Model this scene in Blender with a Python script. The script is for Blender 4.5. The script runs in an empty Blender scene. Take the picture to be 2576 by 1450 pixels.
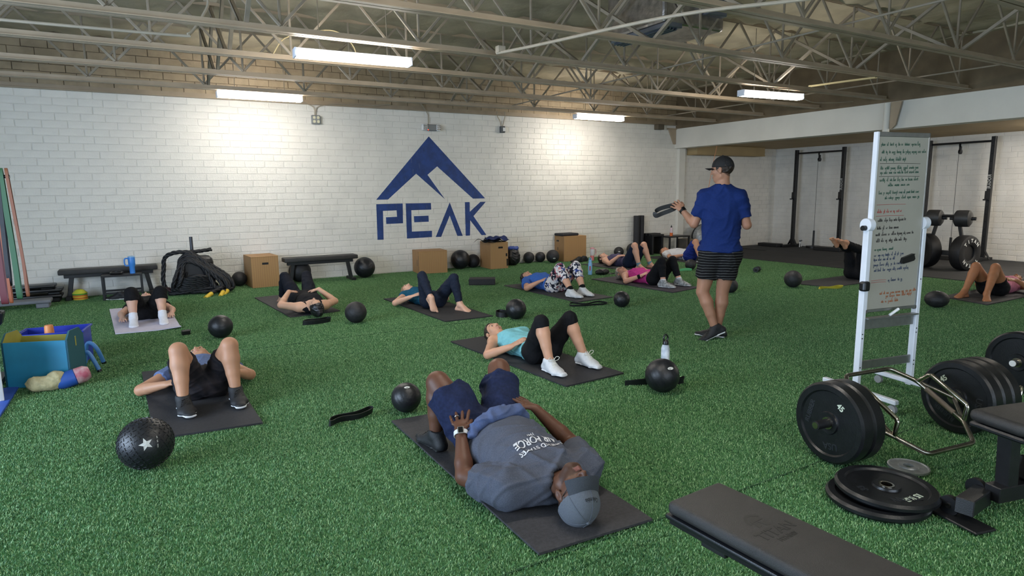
import bpy, bmesh, math, random
import numpy as np
from mathutils import Vector, Matrix, Euler

# ------------------------------------------------------------------ scene, camera, light
sc = bpy.context.scene
COL = sc.collection
random.seed(7)
RNG = np.random.default_rng(7)
sc.view_settings.view_transform = 'Standard'
sc.view_settings.look = 'None'
sc.view_settings.gamma = 1.0
sc.view_settings.use_curve_mapping = False
sc.view_settings.exposure = 0.6
sc.cycles.max_bounces = 7; sc.cycles.diffuse_bounces = 4; sc.cycles.glossy_bounces = 3; sc.cycles.transmission_bounces = 2

CAM_PITCH, CAM_ROLL, CAM_YAW, CAM_F = .15119, -.01162, .52685, 1583.4
def camera_basis():
    p, r, y = CAM_PITCH, CAM_ROLL, CAM_YAW
    f0 = Vector((math.sin(y), math.cos(y), 0)); r0 = Vector((math.cos(y), -math.sin(y), 0)); u0 = Vector((0, 0, 1))
    f = f0*math.cos(p) - u0*math.sin(p); u = u0*math.cos(p) + f0*math.sin(p)
    return f, r0*math.cos(r) + u*math.sin(r), u*math.cos(r) - r0*math.sin(r)
cam = bpy.data.cameras.new('camera'); cam_o = bpy.data.objects.new('camera', cam); COL.objects.link(cam_o)
_f, _r, _u = camera_basis()
cam_o.matrix_world = Matrix(((_r.x, _u.x, -_f.x, 0), (_r.y, _u.y, -_f.y, 0), (_r.z, _u.z, -_f.z, 1.5), (0, 0, 0, 1)))
cam.sensor_width = 36; cam.lens = CAM_F/2576*36; cam.clip_start = .05
sc.camera = cam_o

world = bpy.data.worlds.new('world'); sc.world = world; world.use_nodes = True
world.node_tree.nodes['Background'].inputs[0].default_value = (.62, .78, 1, 1)
world.node_tree.nodes['Background'].inputs[1].default_value = 1.0

def area(name, loc, rot, sx, sy, power, col):
    l = bpy.data.lights.new(name, 'AREA'); l.shape = 'RECTANGLE'; l.size = sx; l.size_y = sy; l.energy = power; l.color = col
    o = bpy.data.objects.new(name, l); COL.objects.link(o); o.location = loc; o.rotation_euler = rot
    return o
# daylight that enters through the roll-up door and the shop windows beside and behind the camera
area('daylight_door', (-4.9, 3.2, 1.5), (0, math.radians(-90), 0), 2.6, 5.0, 400, (.62, .78, 1))
area('daylight_window', (2.2, -4.4, 1.6), (math.radians(90), 0, 0), 6.0, 2.0, 120, (.72, .84, 1))
LAMP_POWER = 44.0

# ------------------------------------------------------------------ materials
def lin(c):
    if isinstance(c, str):
        c = [int(c[i:i+2], 16)/255 for i in (0, 2, 4)]
    return tuple((x/12.92 if x <= .04045 else ((x+.055)/1.055)**2.4) for x in c)
MATS = {}
def mat(name, col, rough=.6, metal=0., var=0., vscale=8., bump=0., bscale=60., detail=3., col2=None, spec=.5, coat=0., sheen=0., emit=None, estr=0., alpha=1., trans=0.):
    if name in MATS: return MATS[name]
    m = bpy.data.materials.new(name); m.use_nodes = True; MATS[name] = m
    nt = m.node_tree; N = nt.nodes; L = nt.links; b = N['Principled BSDF']
    c = lin(col); b.inputs['Base Color'].default_value = (*c, 1)
    b.inputs['Roughness'].default_value = rough; b.inputs['Metallic'].default_value = metal
    b.inputs['Specular IOR Level'].default_value = spec
    if coat: b.inputs['Coat Weight'].default_value = coat; b.inputs['Coat Roughness'].default_value = .15
    if sheen: b.inputs['Sheen Weight'].default_value = sheen
    if trans: b.inputs['Transmission Weight'].default_value = trans
    if emit: b.inputs['Emission Color'].default_value = (*lin(emit), 1); b.inputs['Emission Strength'].default_value = estr
    tc = N.new('ShaderNodeTexCoord')
    if var or col2:
        n = N.new('ShaderNodeTexNoise'); n.inputs['Scale'].default_value = vscale; n.inputs['Detail'].default_value = detail
        L.new(tc.outputs['Object'], n.inputs['Vector'])
        r = N.new('ShaderNodeValToRGB'); L.new(n.outputs['Fac'], r.inputs['Fac'])
        c2 = lin(col2) if col2 else tuple(min(1, x*(1+var)) for x in c)
        c1 = c if col2 else tuple(x*(1-var) for x in c)
        r.color_ramp.elements[0].position = .35; r.color_ramp.elements[1].position = .65
        r.color_ramp.elements[0].color = (*c1, 1); r.color_ramp.elements[1].color = (*c2, 1)
        L.new(r.outputs['Color'], b.inputs['Base Color'])
    if bump:
        n2 = N.new('ShaderNodeTexNoise'); n2.inputs['Scale'].default_value = bscale; n2.inputs['Detail'].default_value = 4
        L.new(tc.outputs['Object'], n2.inputs['Vector'])
        bp = N.new('ShaderNodeBump'); bp.inputs['Strength'].default_value = bump; bp.inputs['Distance'].default_value = .01
        L.new(n2.outputs['Fac'], bp.inputs['Height']); L.new(bp.outputs['Normal'], b.inputs['Normal'])
    return m

def nodes_of(m): return m.node_tree.nodes, m.node_tree.links, m.node_tree.nodes['Principled BSDF']

M_WHITE = mat('white_painted_block', 'dcd8cf', .6, var=.05, vscale=3, bump=.35, bscale=45)
M_MORTAR = mat('white_painted_mortar', 'd8d4cb', .75, var=.06, vscale=6, bump=.3, bscale=60)
M_TANBRICK = mat('tan_painted_block', 'a8957a', .75, var=.12, vscale=5, bump=.4, bscale=40)
M_TANMORTAR = mat('tan_mortar', '6b5b48', .85, var=.2, vscale=5)
M_WHITEWALL = mat('white_plaster', 'd8d4ca', .65, var=.04, vscale=2, bump=.1, bscale=30)
M_BLUE = mat('blue_wall_paint', '1f3d78', .55, var=.18, vscale=9, bump=.25, bscale=45)
M_STEEL = mat('tan_painted_steel', 'a5937b', .5, var=.1, vscale=3)
M_STEEL2 = mat('grey_tan_painted_steel', '978a78', .5, var=.12, vscale=4)
M_FOAM = mat('sprayed_foam', 'aba18b', .9, var=.22, vscale=1.6, bump=1., bscale=9, detail=6)
M_TAN = mat('tan_board', 'a58e66', .7, var=.06, vscale=2)
M_RUBBER = mat('black_rubber', '1b1b1c', .62, var=.25, vscale=40, bump=.25, bscale=220)
M_RUBTILE = mat('speckled_rubber_tile', '2c2c2d', .8, var=.25, vscale=90, bump=.3, bscale=150)
M_MAT = mat('black_foam_mat', '26262a', .75, var=.2, vscale=60, bump=.35, bscale=260)
M_MATG = mat('charcoal_foam_mat', '343336', .75, var=.2, vscale=60, bump=.35, bscale=260)
M_LILAC = mat('lilac_foam_mat', 'c9c4d6', .75, var=.04, vscale=20, bump=.2, bscale=200)
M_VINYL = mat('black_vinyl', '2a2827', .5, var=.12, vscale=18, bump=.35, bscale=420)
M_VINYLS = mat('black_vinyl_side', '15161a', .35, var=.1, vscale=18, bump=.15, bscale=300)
M_BLACKSTEEL = mat('black_powder_coat', '141416', .42, var=.2, vscale=20, bump=.12, bscale=300)
M_CHROME = mat('chrome', 'b9b2a6', .16, 1., var=.08, vscale=14)
M_BRASS = mat('worn_chrome_bar', '9a948a', .25, 1., var=.2, vscale=20)
M_WHITEMETAL = mat('white_powder_coat', 'd6dae2', .35, var=.03, vscale=10)
M_ALU = mat('brushed_aluminium', '9a9a98', .38, .85, var=.08, vscale=20)
M_PLY = mat('plywood', 'a57f52', .6, var=.0, vscale=6, col2='8a6740', detail=6)
M_TEALB = mat('teal_painted_board', '1f7ea2', .5, var=.08, vscale=7)
M_OLIVE = mat('olive_painted_board', '9a9440', .6, var=.08, vscale=7)
M_BLUEPL = mat('blue_plastic', '2336a8', .4, var=.06, vscale=8)
M_WHITEPL = mat('white_plastic', 'd8d8d6', .4)
M_BLACKPL = mat('black_plastic', '121214', .35, var=.15, vscale=20)
M_FLOORMAT = mat('blue_floor_mat', '2f55b0', .6, var=.06, vscale=10, bump=.1, bscale=120)
def ply_nodes():
    N, L, b = nodes_of(M_PLY)
    tc = N.new('ShaderNodeTexCoord'); mp = N.new('ShaderNodeMapping'); mp.inputs['Scale'].default_value = (7, 7, 1.2)
    w = N.new('ShaderNodeTexWave'); w.inputs['Scale'].default_value = 1.3; w.inputs['Distortion'].default_value = 3.5; w.inputs['Detail'].default_value = 4
    L.new(tc.outputs['Object'], mp.inputs['Vector']); L.new(mp.outputs['Vector'], w.inputs['Vector'])
    r = N.new('ShaderNodeValToRGB'); r.color_ramp.elements[0].color = (*lin('9c764d'), 1); r.color_ramp.elements[1].color = (*lin('a68052'), 1)
    L.new(w.outputs['Fac'], r.inputs['Fac']); L.new(r.outputs['Color'], b.inputs['Base Color'])
ply_nodes()

# ------------------------------------------------------------------ object helpers
def tag(o, label=None, cat=None, group=None, kind=None):
    if label: o['label'] = label
    if cat: o['category'] = cat
    if group: o['group'] = group
    if kind: o['kind'] = kind
    return o
def thing(name, label, cat, loc=(0, 0, 0), rotz=0, group=None):
    o = bpy.data.objects.new(name, None); COL.objects.link(o); o.location = loc; o.rotation_euler = (0, 0, rotz)
    o.empty_display_size = .1
    return tag(o, label, cat, group)
def addob(name, me, parent=None, loc=(0, 0, 0), rot=(0, 0, 0)):
    o = bpy.data.objects.new(name, me); COL.objects.link(o)
    if parent is not None: o.parent = parent
    o.location = loc; o.rotation_euler = rot
    return o
def fin(bm, name, m, parent=None, smooth=False, loc=(0, 0, 0), rot=(0, 0, 0), auto=None):
    me = bpy.data.meshes.new(name); bmesh.ops.recalc_face_normals(bm, faces=bm.faces); bm.to_mesh(me); bm.free()
    for mm in (m if isinstance(m, (list, tuple)) else [m]): me.materials.append(mm)
    if smooth: shade(me, auto if auto else 40)
    return addob(name, me, parent, loc, rot)
def shade(me, deg=40):
    me.polygons.foreach_set('use_smooth', [True]*len(me.polygons))
    if deg < 179:
        try: me.set_sharp_from_angle(angle=math.radians(deg))
        except Exception: pass
def copy_tree(o, parent=None):
    c = o.copy(); COL.objects.link(c); c.parent = parent
    for ch in list(o.children): copy_tree(ch, c)
    return c
NB = bmesh.new
def tf(loc=(0, 0, 0), rot=(0, 0, 0), scale=(1, 1, 1)):
    return Matrix.Translation(loc) @ Euler(rot).to_matrix().to_4x4() @ Matrix.Diagonal((*scale, 1))
def box(bm, c, s, rot=(0, 0, 0), bev=0., seg=1, mi=0):
    g = bmesh.ops.create_cube(bm, size=1, matrix=tf(c, rot, s)); vs = g['verts']
    fs = {f for v in vs for f in v.link_faces}
    for f in fs: f.material_index = mi
    if bev > 0:
        es = {e for v in vs for e in v.link_edges}
        r = bmesh.ops.bevel(bm, geom=list(es), offset=bev, segments=seg, affect='EDGES', profile=.5)
        for f in r['faces']: f.material_index = mi
def bx(bm, lo, hi, bev=0., seg=1, mi=0):
    box(bm, [(a+b)/2 for a, b in zip(lo, hi)], [abs(b-a) for a, b in zip(lo, hi)], bev=bev, seg=seg, mi=mi)
def frame_of(d):
    d = Vector(d).normalized(); a = Vector((0, 0, 1)) if abs(d.z) < .9 else Vector((1, 0, 0))
    u = d.cross(a).normalized(); return u, d.cross(u).normalized(), d
def cyl(bm, p0, p1, r0, r1=None, n=16, cap=True, mi=0):
    r1 = r0 if r1 is None else r1
    p0, p1 = Vector(p0), Vector(p1); u, v, d = frame_of(p1-p0)
    A = [bm.verts.new(p0+(u*math.cos(2*math.pi*i/n)+v*math.sin(2*math.pi*i/n))*r0) for i in range(n)]
    B = [bm.verts.new(p1+(u*math.cos(2*math.pi*i/n)+v*math.sin(2*math.pi*i/n))*r1) for i in range(n)]
    for i in range(n):
        bm.faces.new((A[i], A[(i+1) % n], B[(i+1) % n], B[i])).material_index = mi
    if cap:
        bm.faces.new(A[::-1]).material_index = mi; bm.faces.new(B).material_index = mi
def tube(bm, pts, r, n=8, closed=False, flat=None, mi=0, up=None):
    """sweep a circle (or an ellipse / strap: flat=(half width, half thickness) with UP as width axis) along pts"""
    pts = [Vector(p) for p in pts]; m = len(pts); rings = []
    prev = None
    for i, p in enumerate(pts):
        a = pts[(i-1) % m] if (closed or i > 0) else p; b = pts[(i+1) % m] if (closed or i < m-1) else p
        d = (b-a).normalized()
        if up is not None:
            u = (Vector(up) - d*d.dot(Vector(up))).normalized()
        elif prev is None: u = frame_of(d)[0]
        else: u = (prev - d*prev.dot(d)).normalized()
        prev = u; v = d.cross(u)
        rr = r[i] if isinstance(r, (list, tuple)) else r
        if flat: hw, ht = flat; ring = [bm.verts.new(p+u*a_*hw+v*b_*ht) for a_, b_ in ((1, 1), (-1, 1), (-1, -1), (1, -1))]
        else: ring = [bm.verts.new(p+(u*math.cos(2*math.pi*k/n)+v*math.sin(2*math.pi*k/n))*rr) for k in range(n)]
        rings.append(ring)
    k = len(rings[0])
    for i in range(m if closed else m-1):
        A, B = rings[i], rings[(i+1) % m]
        for j in range(k): bm.faces.new((A[j], A[(j+1) % k], B[(j+1) % k], B[j])).material_index = mi
    if not closed:
        bm.faces.new(rings[0][::-1]).material_index = mi; bm.faces.new(rings[-1]).material_index = mi
def lathe(bm, prof, n=32, M=None, mi=0, close=True):
    """prof: list of (r, z); rotated about z"""
    rings = []
    for r, z in prof:
        if r < 1e-6: rings.append([bm.verts.new((0, 0, z))])
        else: rings.append([bm.verts.new((r*math.cos(2*math.pi*i/n), r*math.sin(2*math.pi*i/n), z)) for i in range(n)])
    for A, B in zip(rings, rings[1:]):
        for i in range(n):
            j = (i+1) % n
            if len(A) == 1 and len(B) == 1: continue
            if len(A) == 1: f = bm.faces.new((A[0], B[j], B[i]))
            elif len(B) == 1: f = bm.faces.new((A[i], A[j], B[0]))
            else: f = bm.faces.new((A[i], A[j], B[j], B[i]))
            f.material_index = mi
    if M is not None: bmesh.ops.transform(bm, matrix=M, verts=[v for R in rings for v in R])
    return rings
def prism(bm, poly, z0, z1, M=None, mi=0):
    A = [bm.verts.new((x, y, z0)) for x, y in poly]; B = [bm.verts.new((x, y, z1)) for x, y in poly]
    n = len(poly)
    for i in range(n): bm.faces.new((A[i], A[(i+1) % n], B[(i+1) % n], B[i])).material_index = mi
    f1 = bm.faces.new(A[::-1]); f2 = bm.faces.new(B)
    f1.material_index = mi; f2.material_index = mi
    bmesh.ops.triangulate(bm, faces=[f1, f2])
    if M is not None: bmesh.ops.transform(bm, matrix=M, verts=A+B)
def smooth_pts(pts, n=6, closed=False):
    P = [Vector(p) for p in pts]; m = len(P); out = []
    for i in range(m if closed else m-1):
        g = lambda k: P[k % m] if closed else P[max(0, min(m-1, k))]
        a, b, c, d = g(i-1), g(i), g(i+1), g(i+2)
        for s in range(n):
            t = s/n
            out.append(.5*((2*b)+(c-a)*t+(2*a-5*b+4*c-d)*t*t+(3*b-a-3*c+d)*t**3))
    if not closed: out.append(P[-1])
    return out
def text_mesh(txt, size, ext=.0, align='CENTER', bold=0.):
    cu = bpy.data.curves.new('t', 'FONT'); cu.body = txt; cu.size = size; cu.align_x = align; cu.align_y = 'CENTER'; cu.extrude = ext; cu.offset = bold
    cu.resolution_u = 3
    o = bpy.data.objects.new('t', cu); COL.objects.link(o)
    dg = bpy.context.evaluated_depsgraph_get(); me = bpy.data.meshes.new_from_object(o.evaluated_get(dg))
    bpy.data.objects.remove(o); bpy.data.curves.remove(cu)
    return me
# ------------------------------------------------------------------ room shell
YW, XB, XR, ZT, ZD = 11.51, 11.31, 15.1, 3.05, 3.84
XL, YF = -5.0, -4.5
S = 'structure'
# floor: slab with a turf base, three turf rolls meeting at two seams, and a pile of real blades
def turf_mat(name, a, b_, rough=.7):
    m = mat(name, a, rough, spec=.3); N, L, b = nodes_of(m)
    tc = N.new('ShaderNodeTexCoord')
    n = N.new('ShaderNodeTexNoise'); n.inputs['Scale'].default_value = 160; n.inputs['Detail'].default_value = 2
    n2 = N.new('ShaderNodeTexNoise'); n2.inputs['Scale'].default_value = 1.3; n2.inputs['Detail'].default_value = 3
    L.new(tc.outputs['Object'], n.inputs['Vector']); L.new(tc.outputs['Object'], n2.inputs['Vector'])
    r = N.new('ShaderNodeValToRGB'); r.color_ramp.elements[0].position = .35; r.color_ramp.elements[1].position = .68
    r.color_ramp.elements[0].color = (*lin(a), 1); r.color_ramp.elements[1].color = (*lin(b_), 1)
    L.new(n.outputs['Fac'], r.inputs['Fac'])
    mx = N.new('ShaderNodeMixRGB'); mx.blend_type = 'MULTIPLY'; mx.inputs['Fac'].default_value = .22
    L.new(r.outputs['Color'], mx.inputs['Color1']); L.new(n2.outputs['Fac'], mx.inputs['Color2'])
    L.new(mx.outputs['Color'], b.inputs['Base Color'])
    return m
M_TURFBASE = turf_mat('turf_backing', '3a6a3c', '55864f')
bm = NB(); bx(bm, (XL, YF, -.2), (XR+.2, YW+.2, -.014)); tag(fin(bm, 'floor', mat('turf_slab', '1d3520', .9)), kind=S)
FLOOR = bpy.data.objects['floor']
for y0, y1 in ((YF, 2.006), (2.014, 6.526), (6.534, YW)):
    bm = NB(); bx(bm, (XL, y0, -.0139), (11.34, y1, -.008)); fin(bm, 'turf_roll', M_TURFBASE, FLOOR)
M_BLADE = mat('turf_blade', '4f7f45', .55, spec=.35)
def blade_nodes():
    N, L, b = nodes_of(M_BLADE); at = N.new('ShaderNodeAttribute'); at.attribute_name = 'Col'
    tc = N.new('ShaderNodeTexCoord'); ob = N.new('ShaderNodeObjectInfo')
    L.new(at.outputs['Color'], b.inputs['Base Color'])
    b.inputs['Subsurface Weight'].default_value = 0
blade_nodes()
def turf_pile():
    n = 9500; P = .62
    rng = np.random.default_rng(3)
    x = rng.uniform(-P/2, P/2, n); y = rng.uniform(-P/2, P/2, n); a = rng.uniform(0, 2*np.pi, n)
    lean = rng.uniform(.15, 1.2, n); ln = rng.uniform(.011, .021, n); w = rng.uniform(.0011, .0019, n)
    dx, dy = np.cos(a), np.sin(a); px, py = -dy, dx
    V = np.zeros((n, 5, 3)); base = np.stack([x, y, np.full(n, -.009)], 1)
    sd = np.stack([px, py, 0*px], 1)*w[:, None]; dr = np.stack([dx, dy, 0*dx], 1)
    mid = base + dr*(ln*.5*np.sin(lean*.55))[:, None]; mid[:, 2] += ln*.5*np.cos(lean*.55)
    tip = mid + dr*(ln*.5*np.sin(lean))[:, None]; tip[:, 2] += ln*.5*np.cos(lean)
    V[:, 0] = base-sd; V[:, 1] = base+sd; V[:, 2] = mid+sd; V[:, 3] = mid-sd; V[:, 4] = tip
    V[:, :, 2] = np.minimum(V[:, :, 2], .004)
    me = bpy.data.meshes.new('turf_pile')
    fs = []
    for i in range(n): k = 5*i; fs += [(k, k+1, k+2, k+3), (k+3, k+2, k+4)]
    me.from_pydata(V.reshape(-1, 3).tolist(), [], fs)
    ca = me.color_attributes.new('Col', 'FLOAT_COLOR', 'POINT')
    base_c = np.array(lin('5e9359')); c2 = np.array(lin('a8cb92')); c3 = np.array(lin('3d6a42'))
    t = rng.uniform(0, 1, n); cc = base_c*(1-t[:, None]) + c2*t[:, None]**2*1.0
    dk = rng.uniform(0, 1, n) < .3; cc[dk] = c3
    C = np.ones((n, 5, 4)); C[:, :, :3] = cc[:, None, :]
    ca.data.foreach_set('color', C.reshape(-1).astype(np.float32))
    me.materials.append(M_BLADE)
    o = addob('turf_pile', me, FLOOR); tag(o, kind='stuff')
    ng = bpy.data.node_groups.new('turf_spread', 'GeometryNodeTree')
    ng.interface.new_socket('Geometry', in_out='INPUT', socket_type='NodeSocketGeometry')
    ng.interface.new_socket('Geometry', in_out='OUTPUT', socket_type='NodeSocketGeometry')
    N, L = ng.nodes, ng.links
    gi = N.new('NodeGroupInput'); go = N.new('NodeGroupOutput')
    x0, x1, y0, y1 = -1.9, 11.33, .55, 11.5; st = .6
    nx, ny = int((x1-x0)/st)+1, int((y1-y0)/st)+1
    gr = N.new('GeometryNodeMeshGrid'); gr.inputs['Size X'].default_value = (nx-1)*st; gr.inputs['Size Y'].default_value = (ny-1)*st
    gr.inputs['Vertices X'].default_value = nx; gr.inputs['Vertices Y'].default_value = ny
    sp = N.new('GeometryNodeSetPosition'); sp.inputs['Offset'].default_value = (x1-.3-(nx-1)*st/2, y1-.3-(ny-1)*st/2, 0)
    ip = N.new('GeometryNodeInstanceOnPoints')
    ri = N.new('FunctionNodeRandomValue'); ri.data_type = 'INT'
    ri.inputs[4].default_value = 0; ri.inputs[5].default_value = 3
    mu = N.new('ShaderNodeMath'); mu.operation = 'MULTIPLY'; mu.inputs[1].default_value = math.pi/2
    cx = N.new('ShaderNodeCombineXYZ')
    L.new(ri.outputs[2], mu.inputs[0]); L.new(mu.outputs[0], cx.inputs['Z'])
    L.new(gr.outputs['Mesh'], sp.inputs['Geometry']); L.new(sp.outputs['Geometry'], ip.inputs['Points'])
    L.new(gi.outputs[0], ip.inputs['Instance']); L.new(cx.outputs[0], ip.inputs['Rotation'])
    L.new(ip.outputs['Instances'], go.inputs[0])
    md = o.modifiers.new('spread', 'NODES'); md.node_group = ng
turf_pile()
M_SEAM = mat('turf_seam', '274a2a', .9)
for y in (2.01, 6.53):
    bm = NB(); bx(bm, (-1.6, y-.0035, -.012), (11.3, y+.0035, -.0005)); fin(bm, 'turf_seam', M_SEAM, FLOOR)
# rubber tiles of the rack bay
bm = NB(); bx(bm, (11.34, YF, -.02), (XR+.2, YW, -.006)); fb = fin(bm, 'floor_bay', M_RUBTILE); tag(fb, kind=S)
TW, TL = 1.22, 1.83
me_tile = None
for i in range(4):
    for j in range(6):
        x0 = 11.36+i*TW*.775; y0 = 11.45-(j+1)*TL+(.6 if i % 2 else 0)
        if y0+TL > 11.5: continue
        if me_tile is None:
            bm = NB(); box(bm, (TW*.775/2, TL/2, 0), (TW*.775-.008, TL-.008, .014), bev=.003); t = fin(bm, 'rubber_tile', M_RUBTILE, fb, loc=(x0, y0, 0)); me_tile = t.data
        else: addob('rubber_tile', me_tile, fb, (x0, y0, 0))
bm = NB(); bx(bm, (-3.4, -.5, -.01), (-.97, 6.2, .012), bev=.003); tag(fin(bm, 'exercise_floor_mat', M_FLOORMAT), 'smooth blue floor mat lying beside the green turf', 'floor mat')

# back wall of painted slump block
BL, BH = .3115, .1085
Z0B = .006
def clipped(poly, x0, x1, z0, z1):
    for ax, lim, sgn in ((0, x0, 1), (0, x1, -1), (1, z0, 1), (1, z1, -1)):
        out = []
        for i in range(len(poly)):
            a, b = poly[i-1], poly[i]; ia = (a[ax]-lim)*sgn >= 0; ib = (b[ax]-lim)*sgn >= 0
            if ia != ib:
                t = (lim-a[ax])/(b[ax]-a[ax]); out.append((a[0]+(b[0]-a[0])*t, a[1]+(b[1]-a[1])*t))
            if ib: out.append(b)
        poly = out
        if len(poly) < 3: return []
    return poly
def tris_of(poly):
    from mathutils.geometry import tessellate_polygon
    return [[poly[i] for i in t] for t in tessellate_polygon([[Vector((x, z, 0)) for x, z in poly]])]
bm = NB(); bx(bm, (XL, YW, -.2), (XR+.3, YW+.25, ZT)); wall_back = fin(bm, 'wall_back', M_MORTAR); tag(wall_back, kind=S)
bm = NB(); bx(bm, (XL, YW+.0, ZT), (XR+.3, YW+.25, ZD+.1)); wall_upper = fin(bm, 'wall_upper', M_TANMORTAR); tag(wall_upper, kind=S)
def brick_bm(w, hgt, t, seed):
    """a slump block: sagging, slightly uneven front with chamfered edges; front faces -y at y=-t"""
    rnd = random.Random(seed); b = NB(); c = .0045
    j = lambda a: rnd.uniform(-a, a)
    o = [(-w/2+j(.002), -hgt/2+j(.002)), (w/2+j(.002), -hgt/2+j(.002)), (w/2+j(.002), hgt/2+j(.002)), (-w/2+j(.002), hgt/2+j(.002))]
    i_ = [(x-math.copysign(c, x), z-math.copysign(c, z)) for x, z in o]
    A = [b.verts.new((x, 0, z)) for x, z in o]; Bv = [b.verts.new((x, -t*.55, z)) for x, z in o]; Cv = [b.verts.new((x, -t, z)) for x, z in i_]
    for q in range(4):
        p = (q+1) % 4
        b.faces.new((A[q], A[p], Bv[p], Bv[q])); b.faces.new((Bv[q], Bv[p], Cv[p], Cv[q]))
    b.faces.new(Cv); return b
TB = .0056
variants = []
for s_ in range(5):
    b = brick_bm(BL-.0085, BH-.0080, TB, s_); me = bpy.data.meshes.new('brick'); bmesh.ops.recalc_face_normals(b, faces=b.faces); b.to_mesh(me); b.free(); me.materials.append(M_WHITE); variants.append(me)
def rows(z_from, z_to, x_from, x_to):
    k = 0; z = z_from+Z0B; rnd = random.Random(11)
    while z+BH*.6 < z_to:
        x = x_from - (BL/2 if k % 2 else 0) + rnd.uniform(-.04, .04)
        while x < x_to:
            yield x+BL/2, z+BH/2, k
            x += BL
        z += BH; k += 1
logo_px = {
 'painted_mountain': [[(845,100),(1450,765),(1320,768),(935,422),(832,512),(1020,775),(710,500),(408,778),(282,780)]],
 'painted_letter_p': [[(282,828),(566,820),(570,1032),(390,1040),(386,968),(505,962),(500,893),(354,900),(362,1208),(296,1210)]],
 'painted_letter_e': [[(598,820),(868,815),(872,885),(658,892),(665,1122),(880,1113),(880,1180),(612,1196)],[(686,956),(842,950),(846,1015),(690,1022)]],
 'painted_letter_a': [[(1070,808),(1210,1167),(1152,1168),(1070,950),(978,1178),(920,1180)]],
 'painted_letter_k': [[(1232,806),(1282,804),(1286,908),(1398,803),(1456,802),(1325,955),(1463,1157),(1412,1160),(1290,1000),(1288,1163),(1242,1166)]]}
def wall_xz(u, v):
    """wall coordinates of a logo corner, from the measured frame of the painting (its four corners on the wall)"""
    # bilinear from the measured corners: (282,780)->(3.793,1.395)  (1450,765)->(6.08,1.384)  top (845,100)->(4.878,2.567)
    px, py = 880+u*420/1791, 320+v*420/1791
    d = _f*CAM_F + _r*(px-1288) - _u*(py-725); t = YW/d.y
    return d.x*t, 1.5+d.z*t
logo = {k: [[wall_xz(*p) for p in poly] for poly in v] for k, v in logo_px.items()}
logo_t = {k: [t for poly in v for t in tris_of(poly)] for k, v in logo.items()}
def visible(x, z):
    d = Vector((x, YW, z-1.5)); zc = d.dot(_f); px = 1288+CAM_F*d.dot(_r)/zc; py = 725-CAM_F*d.dot(_u)/zc
    return px, py, zc
rest = NB(); cand = []; paint = {k: NB() for k in logo}
rndb = random.Random(5); allb = []
for x, z, k in rows(0, ZT, -2.2, XR):
    px, py, zc = visible(x, z)
    if px < -60 or py > 760 or x > XR: continue
    dep = rndb.uniform(0, .0028); v = rndb.randrange(5); allb.append([zc, x, z, dep, v, px, py])
allb.sort()
# the 300 blocks that show largest and are not hidden by the things stacked at the foot of the wall
singles = [b for b in allb if b[5] > 20 and b[6] > 245 and (b[6] < 640)][:300]; sid = {id(b) for b in singles}
for b in allb:
    zc, x, z, dep, v, px, py = b
    if id(b) in sid: addob('brick', variants[v], wall_back, (x, YW-dep, z))
    else:
        n0 = len(rest.verts); rest.from_mesh(variants[v]); rest.verts.ensure_lookup_table()
        for q in range(n0, len(rest.verts)): rest.verts[q].co += Vector((x, YW-dep, z))
    y = YW-dep-TB-.0009; x0, x1, z0, z1 = x-BL/2+.002, x+BL/2-.002, z-BH/2+.002, z+BH/2-.002
    for kname, ts in logo_t.items():
        for t in ts:
            if min(p[0] for p in t) > x1 or max(p[0] for p in t) < x0 or min(p[1] for p in t) > z1 or max(p[1] for p in t) < z0: continue
            c = clipped(t, x0, x1, z0, z1)
            if len(c) > 2:
                try: paint[kname].faces.new([paint[kname].verts.new((p[0], y, p[1])) for p in c])
                except ValueError: pass
tag(fin(rest, 'brick_courses', M_WHITE, wall_back), kind='stuff')
for k, ts in logo_t.items():
    b = paint[k]
    for t in ts: b.faces.new([b.verts.new((p[0], YW-.0012, p[1])) for p in t])
    for f in b.faces:
        if f.normal.y > 0: f.normal_flip()
    fin(b, k.rsplit('_', 1)[0] if 'letter' in k else k, M_BLUE, wall_back)
# upper courses above the ledge, tan paint
b5 = NB()
for x, z, k in rows(ZT+.02, ZD, -3.0, 11.4):
    n0 = len(b5.verts); b5.from_mesh(variants[rndb.randrange(5)]); b5.verts.ensure_lookup_table()
    dy = rndb.uniform(0, .006)
    for q in range(n0, len(b5.verts)): b5.verts[q].co += Vector((x, YW-dy, z))
tag(fin(b5, 'brick_courses_upper', M_TANBRICK, wall_upper), kind='stuff')
# rack bay wall
bm = NB(); bx(bm, (XR, YF, -.2), (XR+.3, YW, 2.62)); wall_racks = fin(bm, 'wall_right', M_MORTAR); tag(wall_racks, kind=S)
b6 = NB(); Mr = Matrix.Rotation(math.radians(-90), 4, 'Z')
for y_, z, k in rows(0, 2.6, 3.6, YW):
    n0 = len(b6.verts); b6.from_mesh(variants[rndb.randrange(5)]); b6.verts.ensure_lookup_table()
    for q in range(n0, len(b6.verts)): b6.verts[q].co = Mr @ b6.verts[q].co + Vector((XR-rndb.random()*.0, y_, z))
tag(fin(b6, 'brick_courses_bay', M_WHITE, wall_racks), kind='stuff')
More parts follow.
